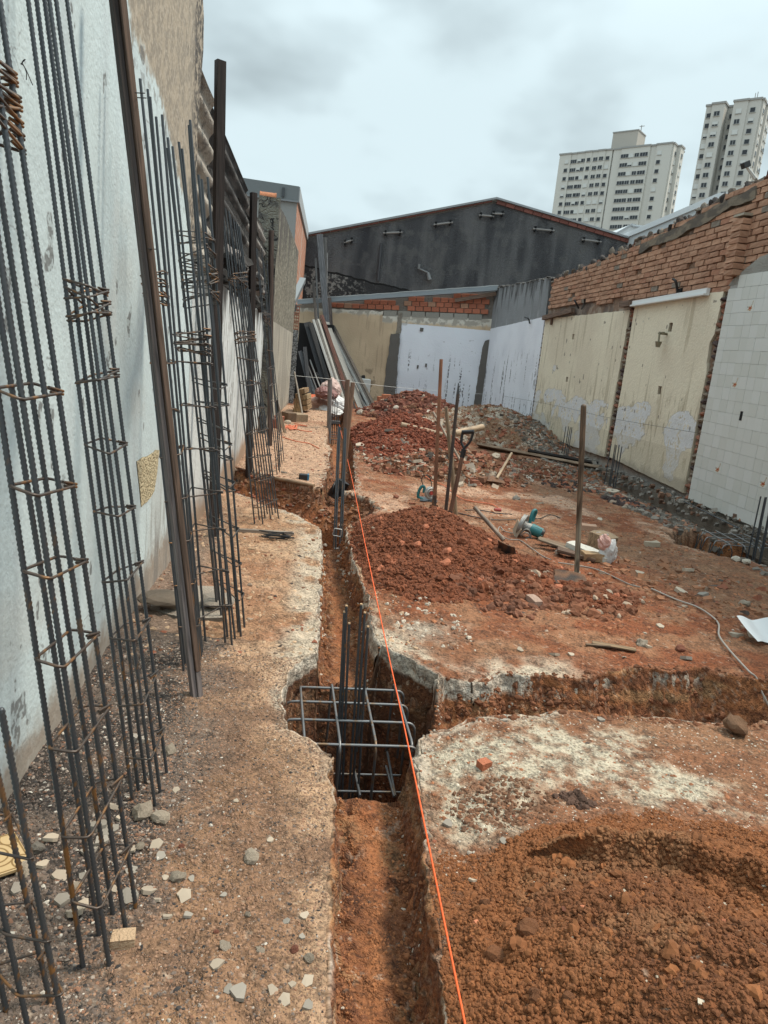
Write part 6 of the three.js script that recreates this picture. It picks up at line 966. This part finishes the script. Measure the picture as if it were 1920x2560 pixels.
{ const b = []; const p = onG(692, 1346, .012); for (let k = 0; k < 14; k++) { const an = rr(-.35, .3), c = p.clone().add(new THREE.Vector3(rr(-.05, .05), .006 + k * .003, rr(-.05, .05))), d = new THREE.Vector3(Math.cos(an), 0, Math.sin(an)).multiplyScalar(.11); b.push(rod(c.clone().sub(d), c.clone().add(d), .0035, .0035, 5)); } single('wire_ties', 'loose bundle of short dark steel ties lying on the tan ground', 'steel ties', b, M.wire, p); }
{ const a = onG(683, 1205, .03), b = onG(785, 1216, .03); single('wooden_stick', 'brown round stick lying along the front of the far slab', 'stick', wood3([.42, .28, .17])(rod(a, b, .026, .022, 9, 10)), M.woodS, a); }
{ const a = onG(585, 1320, .03), b = onG(735, 1330, .03), g = []; single('edge_board', 'weathered board set on edge across the slab behind the cages', 'board', wood3([.32, .26, .21], .3)(beam(a.clone().add(new THREE.Vector3(0, -.02, 0)), b.clone().add(new THREE.Vector3(0, -.02, 0)), .03, .04, new THREE.Vector3(0, 1, 0))), M.wood, a); }
// triangle set square of boards
{ const F0 = 13, f = (x, y) => onF(x, y, F0), o = thing('set_square', 'large pale wooden set square propped near the left wall', 'set square', f(705, 1128)); for (const [a, b] of [[[690, 1000], [720, 1110]], [[690, 1000], [706, 1128]], [[706, 1128], [720, 1110]]]) part(o, 'batten', wood3([.52, .41, .3], .15)(beam(f(...a), f(...b), .06, .02, new THREE.Vector3(1, 0, 0))), M.wood); }
// stack of off-cuts with a pole against it
{ const o = thing('wood_stack', 'small stack of sawn timber off-cuts by the end of the roughcast wall', 'wood stack', onG(752, 1040)); const F0 = 16.2, f = (x, y, d = 0) => onF(x, y, F0 + d); let k = 0;
  for (const [x, y, s] of [[742, 1012, 1], [756, 1005, 1], [742, 1000, 1], [757, 992, .9], [744, 988, .9], [752, 977, .8], [740, 1024, 1], [758, 1018, 1]]) { const a = f(x - 9, y), b = a.clone().add(new THREE.Vector3(.2, .02, -.5)); part(o, 'off_cut', wood3(k % 3 ? [.36, .23, .12] : [.46, .32, .17], .25)(beam(a.clone().add(new THREE.Vector3(.1, 0, .1)), b, .17 * s, .1, new THREE.Vector3(0, 0, 1))), M.wood); k++; }
  item('timber_block', 'larger pale timber block at the foot of the small wood stack', 'wood block', wood3([.38, .28, .18])(new RoundedBoxGeometry(.3, .16, .4, 1, .01)), M.wood, 744, 1044, .06, .4);
  item('timber_block', 'dark end of a timber block left of the wood stack', 'wood block', wood3([.2, .13, .08])(new RoundedBoxGeometry(.2, .18, .3, 1, .01)), M.wood, 722, 1042, .08, .5);
  const a = onG(757, 1042, 0), b = f(736, 930, .4); single('thin_pole', 'thin pole leaning over the wood stack against the wall end', 'pole', wood3([.3, .25, .2])(rod(a, b, .022, .02, 8, 8)), M.woodS, a); }
{ const o = thing('hollow_bricks', 'few red hollow bricks at the foot of the left wall behind the cages', 'brick', onG(694, 1058)); for (const [x, y] of [[692, 1060], [697, 1052]]) { const p = onG(x, y, .08); part(o, 'brick', flat(new RoundedBoxGeometry(.2, .18, .14, 1, .01).translate(p.x, p.y, p.z), [.4, .15, .09]), M.vc); } }
// sacks
for (const [l, x, y, w, h, c, s] of [['pale pink woven sack on top of the white bags', 828, 974, .24, .26, [.52, .38, .34], 1], ['white plastic sack in front of the leaning sheets', 833, 1010, .32, .24, [.62, .62, .62], 2], ['crumpled brown sack left of the white sack', 792, 1018, .36, .24, [.36, .22, .17], 3], ['smaller white bag spilling in front of the white sack', 820, 1030, .36, .14, [.6, .6, .59], 4], ['dark red bag left of the pink sack', 814, 985, .26, .16, [.2, .09, .08], 5]]) { const p = onF(x, y, 18 - s * .15); single('sack', l, 'sack', bagGeo(w, h, .25, s * 5).translate(p.x, p.y, p.z), std({ color: new THREE.Color().setRGB(...c), roughness: .6 }), p); }
{ const p = onF(795, 988, 17.8); single('orange_sheet', 'bright orange plastic scrap beside the sacks', 'plastic scrap', rough(new THREE.PlaneGeometry(.4, .16, 8, 6).rotateX(-1).rotateZ(.2), .03, 6, 55).translate(p.x, p.y, p.z), std({ color: new THREE.Color().setRGB(.6, .12, .04), roughness: .6, side: THREE.DoubleSide }), p); }
// boards and roofing sheets stacked in the far left corner
const leanB = (name, label, cat, t, f, Ft, Ff, w, th, c, m = M.wood) => { const a = onF(f[0], f[1], Ff), b = onF(t[0], t[1], Ft); a.addScaledVector(a.clone().sub(b).normalize(), .2); return single(name, label, cat, tint(beam(a, b, w, th, new THREE.Vector3(1, 0, .1), 1, .004), v => { const q = fbm(v.x * 9 + v.z * 9, v.y * 1.5, 4, 641), s = fbm(v.x * 30, v.y * 9, 3, 643); return mix3(c, c.map(x => x * .45), smooth(.4, .68, q)).map(x => x * (.8 + .4 * s)); }), m, a); };
const LB = 'boards leaning in the far left corner';
leanB('tall_plank', 'widest and tallest grey plank leaning above the back wall', 'plank', [799, 586], [816, 800], 21.4, 20.9, .17, .05, [.17, .17, .18]);
leanB('tall_plank', 'narrow grey plank behind the tallest one, its top rounded', 'plank', [813, 594], [812, 760], 21.5, 21.2, .1, .04, [.19, .18, .17]);
leanB('tall_plank', 'pale grey batten right of the tall planks', 'plank', [817, 632], [815, 760], 21.5, 21.2, .06, .04, [.3, .3, .3]);
leanB('tall_plank', 'thin grey batten left of the tallest plank', 'plank', [789, 646], [795, 780], 21.4, 21, .05, .04, [.22, .22, .22]);
leanB('tall_plank', 'brown batten close to the box gutter', 'plank', [783, 702], [790, 800], 21.3, 20.8, .08, .04, [.17, .14, .12]);
leanB('tall_plank', 'pale lower batten beside the box gutter', 'plank', [786, 755], [794, 810], 21.2, 20.8, .05, .04, [.42, .4, .38]);
leanB('tall_plank', 'dark brown plank at the left end of the tan plaster', 'plank', [823, 744], [828, 830], 21.3, 21, .12, .05, [.13, .1, .09]);
const fc = std({ vertexColors: true, roughness: .9, bumpMap: tiled(T_plaster, 2), bumpScale: .006 });
leanB('roof_sheet', 'leftmost black leaning roofing sheet', 'sheet', [768, 806], [822, 990], 20.6, 19.2, .2, .03, [.03, .03, .032], fc);
leanB('roof_sheet', 'second black leaning roofing sheet', 'sheet', [776, 808], [836, 1004], 20.5, 19.0, .12, .03, [.035, .034, .034], fc);
leanB('roof_sheet', 'pale leaning sheet edge, first pale one from the black sheets', 'sheet', [783, 799], [848, 992], 20.6, 18.9, .07, .02, [.50, .49, .46], fc);
leanB('plank', 'grey-brown board between the two pale leaning sheets', 'plank', [789, 801], [856, 1006], 20.65, 18.85, .07, .03, [.22, .2, .175]);
leanB('roof_sheet', 'second narrow pale leaning sheet edge', 'sheet', [795, 798], [864, 1012], 20.7, 18.8, .06, .02, [.42, .40, .36], fc);
leanB('plank', 'dark board just left of the rust-red plank', 'plank', [798, 800], [872, 1020], 20.72, 18.75, .06, .03, [.08, .065, .055]);
leanB('plank', 'rust-red plank leaning in the corner', 'plank', [804, 789], [884, 1030], 20.8, 18.7, .11, .05, [.22, .085, .055]);
leanB('plank', 'dark thin board just right of the rust-red plank', 'plank', [809, 800], [890, 1024], 20.82, 18.75, .04, .04, [.1, .085, .075]);
leanB('roof_sheet', 'broad pale grey leaning sheet right of the red plank', 'sheet', [816, 803], [899, 1014], 20.9, 18.8, .13, .03, [.36, .35, .32], fc);
leanB('plank', 'narrow grey board over the broad pale sheet', 'plank', [823, 822], [908, 1012], 20.95, 18.85, .06, .04, [.2, .2, .19]);
leanB('plank', 'narrow white leaning batten low on the right side of the stack', 'plank', [878, 945], [914, 1014], 20.2, 18.9, .08, .03, [.55, .55, .53]);
leanB('plank', 'grey-blue leaning board among the right-hand boards', 'plank', [828, 828], [919, 1010], 21, 18.9, .08, .04, [.2, .22, .22]);
leanB('plank', 'dark strip second from the right edge of the leaning stack', 'plank', [831, 824], [926, 1012], 21.1, 18.9, .06, .05, [.05, .045, .04]);
leanB('plank', 'rightmost dark olive board of the leaning stack', 'plank', [834, 816], [935, 1014], 21.2, 18.9, .08, .06, [.11, .09, .07]);
for (const [l, t, f, c] of [['dark board leaning under the black sheets at the left', [750, 878], [790, 1030], [.09, .09, .095]], ['second dark board leaning under the black sheets', [762, 868], [778, 1020], [.06, .06, .065]], ['grey slat with a torn white face under the black sheets', [768, 935], [800, 1015], [.28, .28, .28]], ['thin slanted stick in the dark behind the sacks', [792, 932], [822, 985], [.2, .2, .2]], ['thin grey lath leaning in front of the dark boards', [757, 880], [806, 1010], [.24, .23, .22]], ['thin pale lath crossing the dark corner', [775, 900], [812, 1000], [.36, .35, .33]]]) leanB('plank', l, 'plank', t, f, 20, 19, l.startsWith('thin') ? .035 : .1, .04, c);
{ const p = onF(770, 950, 21); single('dark_corner_panel', 'black panel filling the dark corner behind the leaning boards', 'black_panel', rough(new THREE.BoxGeometry(1.0, 2.6, .04, 14, 20, 1), .05, 2, 61).translate(p.x + .12, 1.05, -20.75), std({ color: new THREE.Color().setRGB(.008, .008, .009), roughness: .9 }), P3(p.x, 1.2, 20.75)); }  // near-black panel filling the dark region behind the boards
{ const p = onF(914, 968, 21.2); const o = thing('white_cabinet', 'white rounded appliance panel standing by the tan plaster', 'appliance', p); part(o, 'panel', new RoundedBoxGeometry(.4, .5, .12, 3, .04).translate(p.x - .05, p.y, p.z), std({ color: new THREE.Color().setRGB(.6, .6, .57), roughness: .4 })); part(o, 'knob', rod(onF(909, 946, 21.2), onF(909, 946, 21.3), .1, .1, 16), M.blackPl); }
{ const o = thing('loose_bricks', 'loose orange hollow bricks on the heap before the concrete column', 'brick', onF(962, 1000, 19.2)); for (const [x, y, r] of [[955, 997, .2], [966, 992, .1], [943, 1008, .5], [972, 1004, .3], [950, 1018, .8]]) { const p = onF(x, y, 19.3); part(o, 'brick', flat(new RoundedBoxGeometry(.24, .13, .16, 1, .008).rotateY(r).rotateZ(r * .3).translate(p.x, p.y, p.z), vary([.46, .17, .09], .2)), M.vc); } }
leanB('timber_pole', 'short log lying on the rearmost heap', 'pole', [1000, 993], [975, 1010], 17.4, 17.4, .12, .12, [.3, .26, .22]);
// debris near the left wall: broken slab, rock, tile
{ const q = [[372, 1520], [378, 1492], [430, 1474], [470, 1462], [556, 1464], [566, 1500], [560, 1544], [470, 1546], [420, 1532]].map(p => { const v = onY(p[0], p[1], .035); return [v.x, -v.z]; });
  single('concrete_slab', 'broken grey concrete slab lying behind the long leaning timber', 'concrete slab', rough(plate(ragged(q, .06, .008, 71), (u, y, t) => P3(u, .03 - t, y), 0, .09), .006, 9), std({ map: wallMap(-1, .2, 3.2, 4.6, 200, 240, (u, y) => mix3([.42, .365, .30], [.32, .27, .22], fbm(u * 8, y * 8, 4, 651))), bumpMap: tiled(T_plaster, 4), bumpScale: .01 }), onY(470, 1505, 0));
  item('rock', 'dark weathered rock wedged between the white wall and the broken slab', 'rock', flat(rough(stoneGeo(31, 2, .55).scale(.16, .1, .1), .015, 14), [.26, .21, .16]), M.vc, 412, 1502, .06, .3);
  item('rock', 'pale lump behind the slab, right of the dark rock', 'rock', flat(rough(stoneGeo(33, 2, .5).scale(.13, .08, .1), .012, 14), [.42, .37, .31]), M.vc, 540, 1508, .04, .9); }
item('patterned_tile', 'corner of a beige patterned floor tile at the left edge', 'tile', (() => { const cv = document.createElement('canvas'); cv.width = cv.height = 128; const x = cv.getContext('2d'); x.fillStyle = '#b9a076'; x.fillRect(0, 0, 128, 128); x.strokeStyle = '#7d6238'; x.lineWidth = 4; for (const [a, b, r] of [[64, 64, 40], [64, 64, 26], [20, 20, 22], [108, 20, 22], [20, 108, 22], [108, 108, 22]]) { x.beginPath(); x.arc(a, b, r, 0, 7); x.stroke(); } x.strokeRect(4, 4, 120, 120); const t = new THREE.CanvasTexture(cv); t.colorSpace = THREE.SRGBColorSpace; M.ptile = std({ map: t, roughness: .4 }); return new RoundedBoxGeometry(.16, .012, .16, 1, .002); })(), M.ptile, -10, 2150, .03, .7, .1, -.12);
// loose stones and shards one can pick out, children of the ground
{
  const P = [[352, 2035, 44, .5], [285, 2025, 34, 1], [245, 2075, 46, 0], [225, 2130, 34, 0], [150, 2195, 30, 1], [60, 2180, 34, 1], [40, 2230, 30, 0], [240, 2240, 26, 1], [285, 2230, 20, 1], [330, 2185, 26, 0], [350, 2120, 20, 1], [480, 2200, 16, 0], [395, 2255, 20, 1], [470, 2290, 22, 0], [540, 2420, 26, 1], [650, 2380, 20, 1], [680, 2480, 24, 1], [500, 1960, 14, 1], [440, 1980, 18, 1], [560, 2240, 14, 0], [620, 2290, 12, 1], [760, 2290, 20, .4], [735, 2380, 22, 2], [710, 2510, 28, 1], [770, 2520, 22, 0], [400, 2050, 36, .5], [270, 2080, 40, 0], [300, 2045, 22, 1], [390, 2122, 28, 1], [402, 2150, 22, 0], [445, 2200, 32, 1], [412, 2200, 16, 1], [372, 2228, 34, 1], [462, 2250, 30, 1], [210, 2195, 20, 0], [190, 2220, 26, 1], [180, 2290, 40, 1], [205, 2270, 30, 1], [155, 2260, 34, 0], [130, 2100, 30, .5], [90, 2130, 30, 0], [105, 2170, 26, 1], [322, 2250, 40, 0], [455, 2242, 22, 1], [418, 2290, 20, 1], [625, 2150, 34, .4], [590, 2010, 12, .6], [675, 2100, 18, 1], [715, 2305, 18, 0], [755, 2345, 14, 0], [772, 2400, 20, 1], [600, 2490, 40, 0], [570, 2480, 22, 0], [770, 2455, 26, .3], [730, 2465, 18, 1], [565, 2370, 26, 1], [455, 2120, 16, 2], [540, 2335, 14, 2], [330, 2130, 20, 1], [255, 2110, 30, 0], [420, 1880, 30, 1], [350, 1850, 40, 0], [1260, 2110, 22, 0], [1180, 2210, 20, 1], [1395, 2140, 14, 0], [1235, 2400, 46, 3], [1320, 2330, 60, 3], [1220, 2365, 26, 3], [1335, 2500, 40, 3], [1470, 2195, 30, 3], [1320, 2290, 24, 3], [1410, 2280, 20, 2], [1210, 2280, 24, 3], [1420, 2505, 30, 3], [1120, 2060, 24, 0], [1300, 1860, 14, 1], [1500, 1800, 22, 0], [1260, 1800, 20, 0], [1385, 1640, 24, 1], [1428, 1640, 14, 1], [1600, 1612, 26, 1], [1622, 1620, 20, 1], [1700, 1625, 26, 2], [1716, 1650, 28, 0], [1390, 1476, 12, 1], [1520, 1482, 18, 1], [1600, 1436, 26, 1], [1720, 1430, 26, 1], [1756, 1490, 26, 0], [1700, 1480, 30, 1], [1860, 1515, 22, 1], [1890, 1590, 40, 1], [1840, 1590, 30, 1], [1650, 1570, 20, 1], [1612, 1585, 10, 1], [1560, 1645, 12, 1], [1300, 1628, 16, .5], [1500, 1300, 14, 1], [1560, 1270, 16, 1], [1350, 1262, 18, 1], [1290, 1250, 20, 0], [1180, 1215, 22, 0], [1148, 1215, 28, 1], [1200, 1180, 18, 1], [1040, 1160, 32, 1], [960, 1155, 20, 1], [1056, 1135, 30, 1], [1090, 1195, 24, 1], [1110, 1180, 22, 2], [1530, 1232, 30, 1], [1565, 1240, 34, 0], [1500, 1200, 26, 2], [990, 1245, 18, 2], [1030, 1262, 18, 2], [1240, 1150, 24, 1], [1262, 1165, 22, 2], [1290, 1180, 22, 1], [1230, 1195, 22, 1], [1270, 1205, 20, 2], [1330, 1195, 14, 0], [1360, 1150, 16, 0], [1410, 1190, 18, 2], [1210, 1135, 24, 2], [880, 1150, 22, 0], [900, 1120, 22, 1], [930, 1100, 24, 0], [700, 1225, 20, 0], [735, 1232, 22, 2], [660, 1220, 18, 0], [710, 1185, 14, 0], [775, 1245, 20, 1], [680, 1180, 16, 1], [720, 1060, 16, 1], [850, 1080, 18, 0], [975, 1080, 26, 0], [1010, 1110, 24, 0]];
  const shard = k => { const p = []; const n = 5 + k % 3; for (let i = 0; i < n; i++) { const a = i / n * 6.283 + h3(k, i, 1) * .7, r = .75 + .45 * h3(k, i, 2); for (const y of [-.22, .2]) p.push(new THREE.Vector3(Math.cos(a) * r * (1 + y * .2), y + .1 * (h3(k, i, 3) - .5), Math.sin(a) * r * .75)); } const g = new ConvexGeometry(p); g.setAttribute('uv', new THREE.BufferAttribute(new Float32Array(g.attributes.position.count * 2), 2)); return g; };
  const geos = [0, 1, 2, 3].map(k => flat(stoneGeo(900 + k, 1, k === 3 ? .35 : .7), [1, 1, 1])), shards = [0, 1, 2, 3, 4].map(shard), mats = [[.29, .26, .22], [.42, .35, .27], [.30, .11, .065], [.25, .1, .04]].flatMap(c => [.85, 1.05].map(k => std({ color: new THREE.Color().setRGB(...c.map(x => x * k)), roughness: .93, bumpMap: tiled(T_fine, 1), bumpScale: .003 })));
  let n = 0; for (const [px, py, sz, kind] of P) { const v = onG(px, py), d = v.distanceTo(EYEP), s = sz * d / FPX / 2 * (kind < 2 ? 1.2 : .95); if (cutAt(v.x, -v.z)[1] > 0) continue; const m = new THREE.Mesh(kind < 2 && n % 5 ? shards[n % 5] : geos[n % 4], mats[(kind === 1 ? 2 : kind === 2 ? 4 : kind === 3 ? 6 : kind > 0 ? 2 : 0) + n % 2]); m.name = kind === 3 ? 'clod' : 'stone'; m.position.set(v.x, heightAt(v.x, -v.z) + s * .12, v.z); m.scale.setScalar(s); m.rotation.set(rr(-.4, .4), rr(0, 6), rr(-.4, .4)); m.castShadow = m.receiveShadow = true; ground.add(m); n++; }
}
// ---------- buildings beyond the yard ----------
{ // pale warehouse roof behind the right wall
  const X0 = 14, a = onX(1612, 566, X0), b = onX(1800, 487, X0), o = thing('white_warehouse', 'pale grey metal-clad warehouse showing over the right wall', 'warehouse', P3(X0 + 4, 0, (-a.z - b.z) / 2));
  const wm = std({ color: new THREE.Color().setRGB(.50, .53, .54), roughness: .6 }), y = b.y, Fa = -a.z + 2, Fb = -b.z;
  const e = onX(1835, 500, X0 - .2);
  part(o, 'cladding', plate([[Fb - 6, -1], [Fa, -1], [Fa, y - .3], [Fb, y - .12], [Fb - 6, y - 1.2]], (u, v, t) => P3(X0 + t, v, u), 0, .2), wm);
  part(o, 'roof_trim', [beam(P3(X0 - .02, y - .3, Fa), P3(X0 - .02, y - .06, Fb), .1, .22), beam(P3(X0 - .02, y - .06, Fb), P3(X0 - .02, y - 1.15, Fb - 6), .1, .22)], std({ color: new THREE.Color().setRGB(.62, .65, .66), roughness: .5 }));
  part(o, 'gable_cladding', plate([[X0, -1], [X0 + 9, -1], [X0 + 9, y - .5], [X0, y - .3]], (u, v, t) => P3(u, v, Fa + t), .0, .2), wm);
  const G0 = 33, q = (x, yy) => { const v = onF(x, yy, G0); return [v.x, v.y]; };
  const o2 = thing('annex_roof', 'small pale gable between the black gable and the brick wall', 'roof', onF(1580, 575, G0)); const A = q(1540, 583), T = q(1580, 560), C = q(1640, 560);
  part(o2, 'gable', plate([[A[0], -1], [C[0] + 3, -1], [C[0] + 3, T[1]], T, A], (u, v, t) => P3(u, v, G0 + t), 0, 3), wm); part(o2, 'trim', [beam(P3(A[0], A[1], G0 - .04), P3(T[0], T[1], G0 - .04), .05, .12), beam(P3(T[0], T[1] - .1, G0 - .04), P3(C[0], T[1] - .12, G0 - .04), .05, .12)], std({ color: new THREE.Color().setRGB(.3, .32, .34) }));
}
{ // lamp arm above the brick wall
  const F0 = 11, a = onF(1915, 458, F0), b = onF(1864, 412, F0), o = thing('flood_lamp', 'dark flood lamp on a slanted grey arm above the brick wall', 'lamp', a);
  part(o, 'arm', [rod(a.clone().add(new THREE.Vector3(.25, -.3, 0)), b, .022, .02, 8), rod(a.clone().add(new THREE.Vector3(.27, -.38, 0)), b.clone().add(new THREE.Vector3(.02, -.03, 0)), .014, .014, 8)], M.alu); part(o, 'head', new RoundedBoxGeometry(.11, .09, .1, 1, .01).rotateZ(.5).translate(b.x, b.y, b.z), M.blackPl);
  part(o, 'post', rod(a.clone().add(new THREE.Vector3(.25, -.3, 0)), a.clone().add(new THREE.Vector3(.25, -5.6, 0)), .03, .03, 8), M.alu);
}
// apartment towers: the roof corners seen in the photograph fix how each stands
function tower(label, cat, TL, TR, SR, dist, floors, fh, bays, sideBays, wins, sideWins, sc) {
  const a = onF(TL[0], TL[1], dist), lvl = (p, y) => onY(p[0], p[1], y), b = lvl(TR, a.y), c = lvl(SR, a.y), top = a.y;
  const U = b.clone().sub(a); const W = U.length(); U.divideScalar(W); const S = new THREE.Vector3(U.z * -1, 0, U.x); if (S.dot(FWD) < 0) S.negate(); const D = Math.max(8, Math.min(22, c.clone().sub(b).dot(S)));
  const o = thing('apartment_tower', label, cat, new THREE.Vector3((a.x + b.x) / 2, 0, (a.z + b.z) / 2));
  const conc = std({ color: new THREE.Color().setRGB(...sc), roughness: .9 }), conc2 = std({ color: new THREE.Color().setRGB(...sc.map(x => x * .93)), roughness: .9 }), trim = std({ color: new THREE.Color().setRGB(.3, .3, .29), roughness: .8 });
  const at = (u, y, t) => a.clone().addScaledVector(U, u).addScaledVector(S, t).setY(y), sideAt = (u, y, t) => b.clone().addScaledVector(S, u).addScaledVector(U, -t).setY(y);
  const box = (m, u0, u1, y0, y1, t0, t1) => { const g = plate([[u0, y0], [u1, y0], [u1, y1], [u0, y1]], m, t0, t1); return g; };
  const wall = [], cap = [], dimw = [];
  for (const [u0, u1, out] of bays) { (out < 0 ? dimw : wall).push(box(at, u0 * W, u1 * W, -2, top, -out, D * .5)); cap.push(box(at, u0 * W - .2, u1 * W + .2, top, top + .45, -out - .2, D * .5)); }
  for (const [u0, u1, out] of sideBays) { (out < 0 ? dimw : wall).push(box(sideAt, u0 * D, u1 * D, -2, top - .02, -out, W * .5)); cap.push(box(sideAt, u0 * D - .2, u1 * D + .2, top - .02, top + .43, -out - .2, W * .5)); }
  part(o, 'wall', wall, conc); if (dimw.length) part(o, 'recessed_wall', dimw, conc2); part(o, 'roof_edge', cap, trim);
  const kinds = [0, 1, 2].map(k => w => { const H = 1.0, g = []; if (k < 2) { g.push(flat(new THREE.BoxGeometry(w, H, .12), [.02, .024, .03])); for (let q = 0; q <= Math.round(w / .75); q++) g.push(flat(new THREE.BoxGeometry(.07, H, .16).translate(-w / 2 + q * w / Math.round(w / .75), 0, 0), [.4, .42, .42])); } else g.push(flat(new THREE.BoxGeometry(w, H, .16), [.56, .57, .55])); if (k === 1) g.push(flat(new THREE.BoxGeometry(w, H * .62, .2).translate(0, H * .19, 0), [.55, .56, .54])); g.push(flat(new THREE.BoxGeometry(w + .25, .12, .3).translate(0, -H / 2 - .06, 0), [.33, .33, .31])); return mergeGeometries(g.map(noIdx)); });
  const cache = {}, wmat = std({ vertexColors: true, roughness: .35 }), p0 = wp(o); let n = 0;
  const addW = (m, dir, u, y, out, w, kind) => { if (n >= 296) return; const key = w.toFixed(2) + kind, g = cache[key] ??= kinds[kind](w), q = new THREE.Mesh(g, wmat); q.name = 'window'; q.position.copy(m(u, y, -out - .03)).sub(p0); q.rotation.y = dir; q.castShadow = q.receiveShadow = true; o.add(q); n++; };
  const yawF = Math.atan2(-U.z, U.x), sv = S.clone(), yawS = Math.atan2(-sv.z, sv.x);
  for (let f = 0; f < floors; f++) { const y = top - 2.1 - f * fh; for (const [u, w_, out] of wins) { const w = w_ * .86, k = w > 1.6 ? (rnd() < .1 ? 2 : 0) : rnd() < .6 ? 0 : rnd() < .5 ? 1 : 2; addW(at, yawF, u * W, y, out, w, k); } for (const [u, w, out] of sideWins) addW(sideAt, yawS, u * D, y, out, w, rnd() < .45 ? 0 : rnd() < .5 ? 1 : 2); }
  return { o, at, sideAt, W, D, top, box, conc, conc2, trim };
}
{
  const T = tower('left apartment tower with rows of small windows and a lift house on its roof', 'tower', [1401, 389], [1683, 360], [1719, 381], 228, 12, 2.42,
    [[0, .11, .3], [.11, .17, 0], [.17, .25, .15], [.25, .31, .4], [.31, .37, .25], [.37, .43, .45], [.43, .49, .2], [.49, .575, -.5], [.575, .82, .5], [.82, .875, -.4], [.875, 1, .5]], [[0, .32, .4], [.32, .66, 1.4], [.66, 1, .4]],
    [[.075, 1.3, .3], [.14, 2.2, 0], [.195, 1.3, .15], [.235, 2, .15], [.285, 1.3, .4], [.345, 1.5, .25], [.4, 1.5, .45], [.455, 1.3, .2], [.52, 2.2, -.5], [.555, .8, -.5], [.61, 2.6, .5], [.665, 1.5, .5], [.715, 1.5, .5], [.775, 2.6, .5], [.848, 2, -.4], [.905, 1.3, .5]], [[.2, 1, .4], [.5, 1, 1.4], [.85, 1, .4]], [.55, .54, .50]);
  const { o, at, W, D, top, box } = T; const u0 = .405 * W, u1 = .63 * W; part(o, 'lift_house', box(at, u0, u1, top + .3, top + 6.3, 5, 11), std({ color: new THREE.Color().setRGB(.40, .375, .335), roughness: .9 })); part(o, 'lift_house_edge', box(at, u0 - .15, u1 + .15, top + 6.3, top + 6.6, 4.85, 11.1), T.trim); part(o, 'antenna', [rod(at(u1 - .5, top + 6.5, 8), at(u1 - .5, top + 8.6, 8), .12, .12, 6), rod(at(u1 - 1.1, top + 8.3, 8), at(u1 + .4, top + 8.3, 8), .1, .1, 6)], T.trim);
}
{
  const T = tower('right apartment tower at the edge of the picture, partly behind the brick wall', 'tower', [1767, 267], [1906, 250], [1946, 262], 178, 13, 2.28,
    [[0, .125, .1], [.125, .36, .9], [.36, .52, -2.2], [.52, .775, .9], [.775, 1, .6]], [[0, .3, .4], [.3, .5, -.6], [.5, 1, .6]],
    [[.07, 1.2, .1], [.235, 1.5, .9], [.455, 1.4, -2.2], [.5, .5, -2.2], [.63, 1.4, .9], [.875, 1.3, .6]], [[.15, 1, .4], [.4, 1, -.6], [.7, 1, .6], [.9, 1, .6]], [.51, .50, .465]);
  const { o, at, W, top, box } = T; part(o, 'antenna', [rod(at(.82 * W, top, 2), at(.82 * W, top + 2.4, 2), .08, .08, 6), rod(at(.86 * W, top, 2), at(.86 * W, top + 2.6, 2), .08, .08, 6)], T.trim);
}
renderer.render(scene, camera);
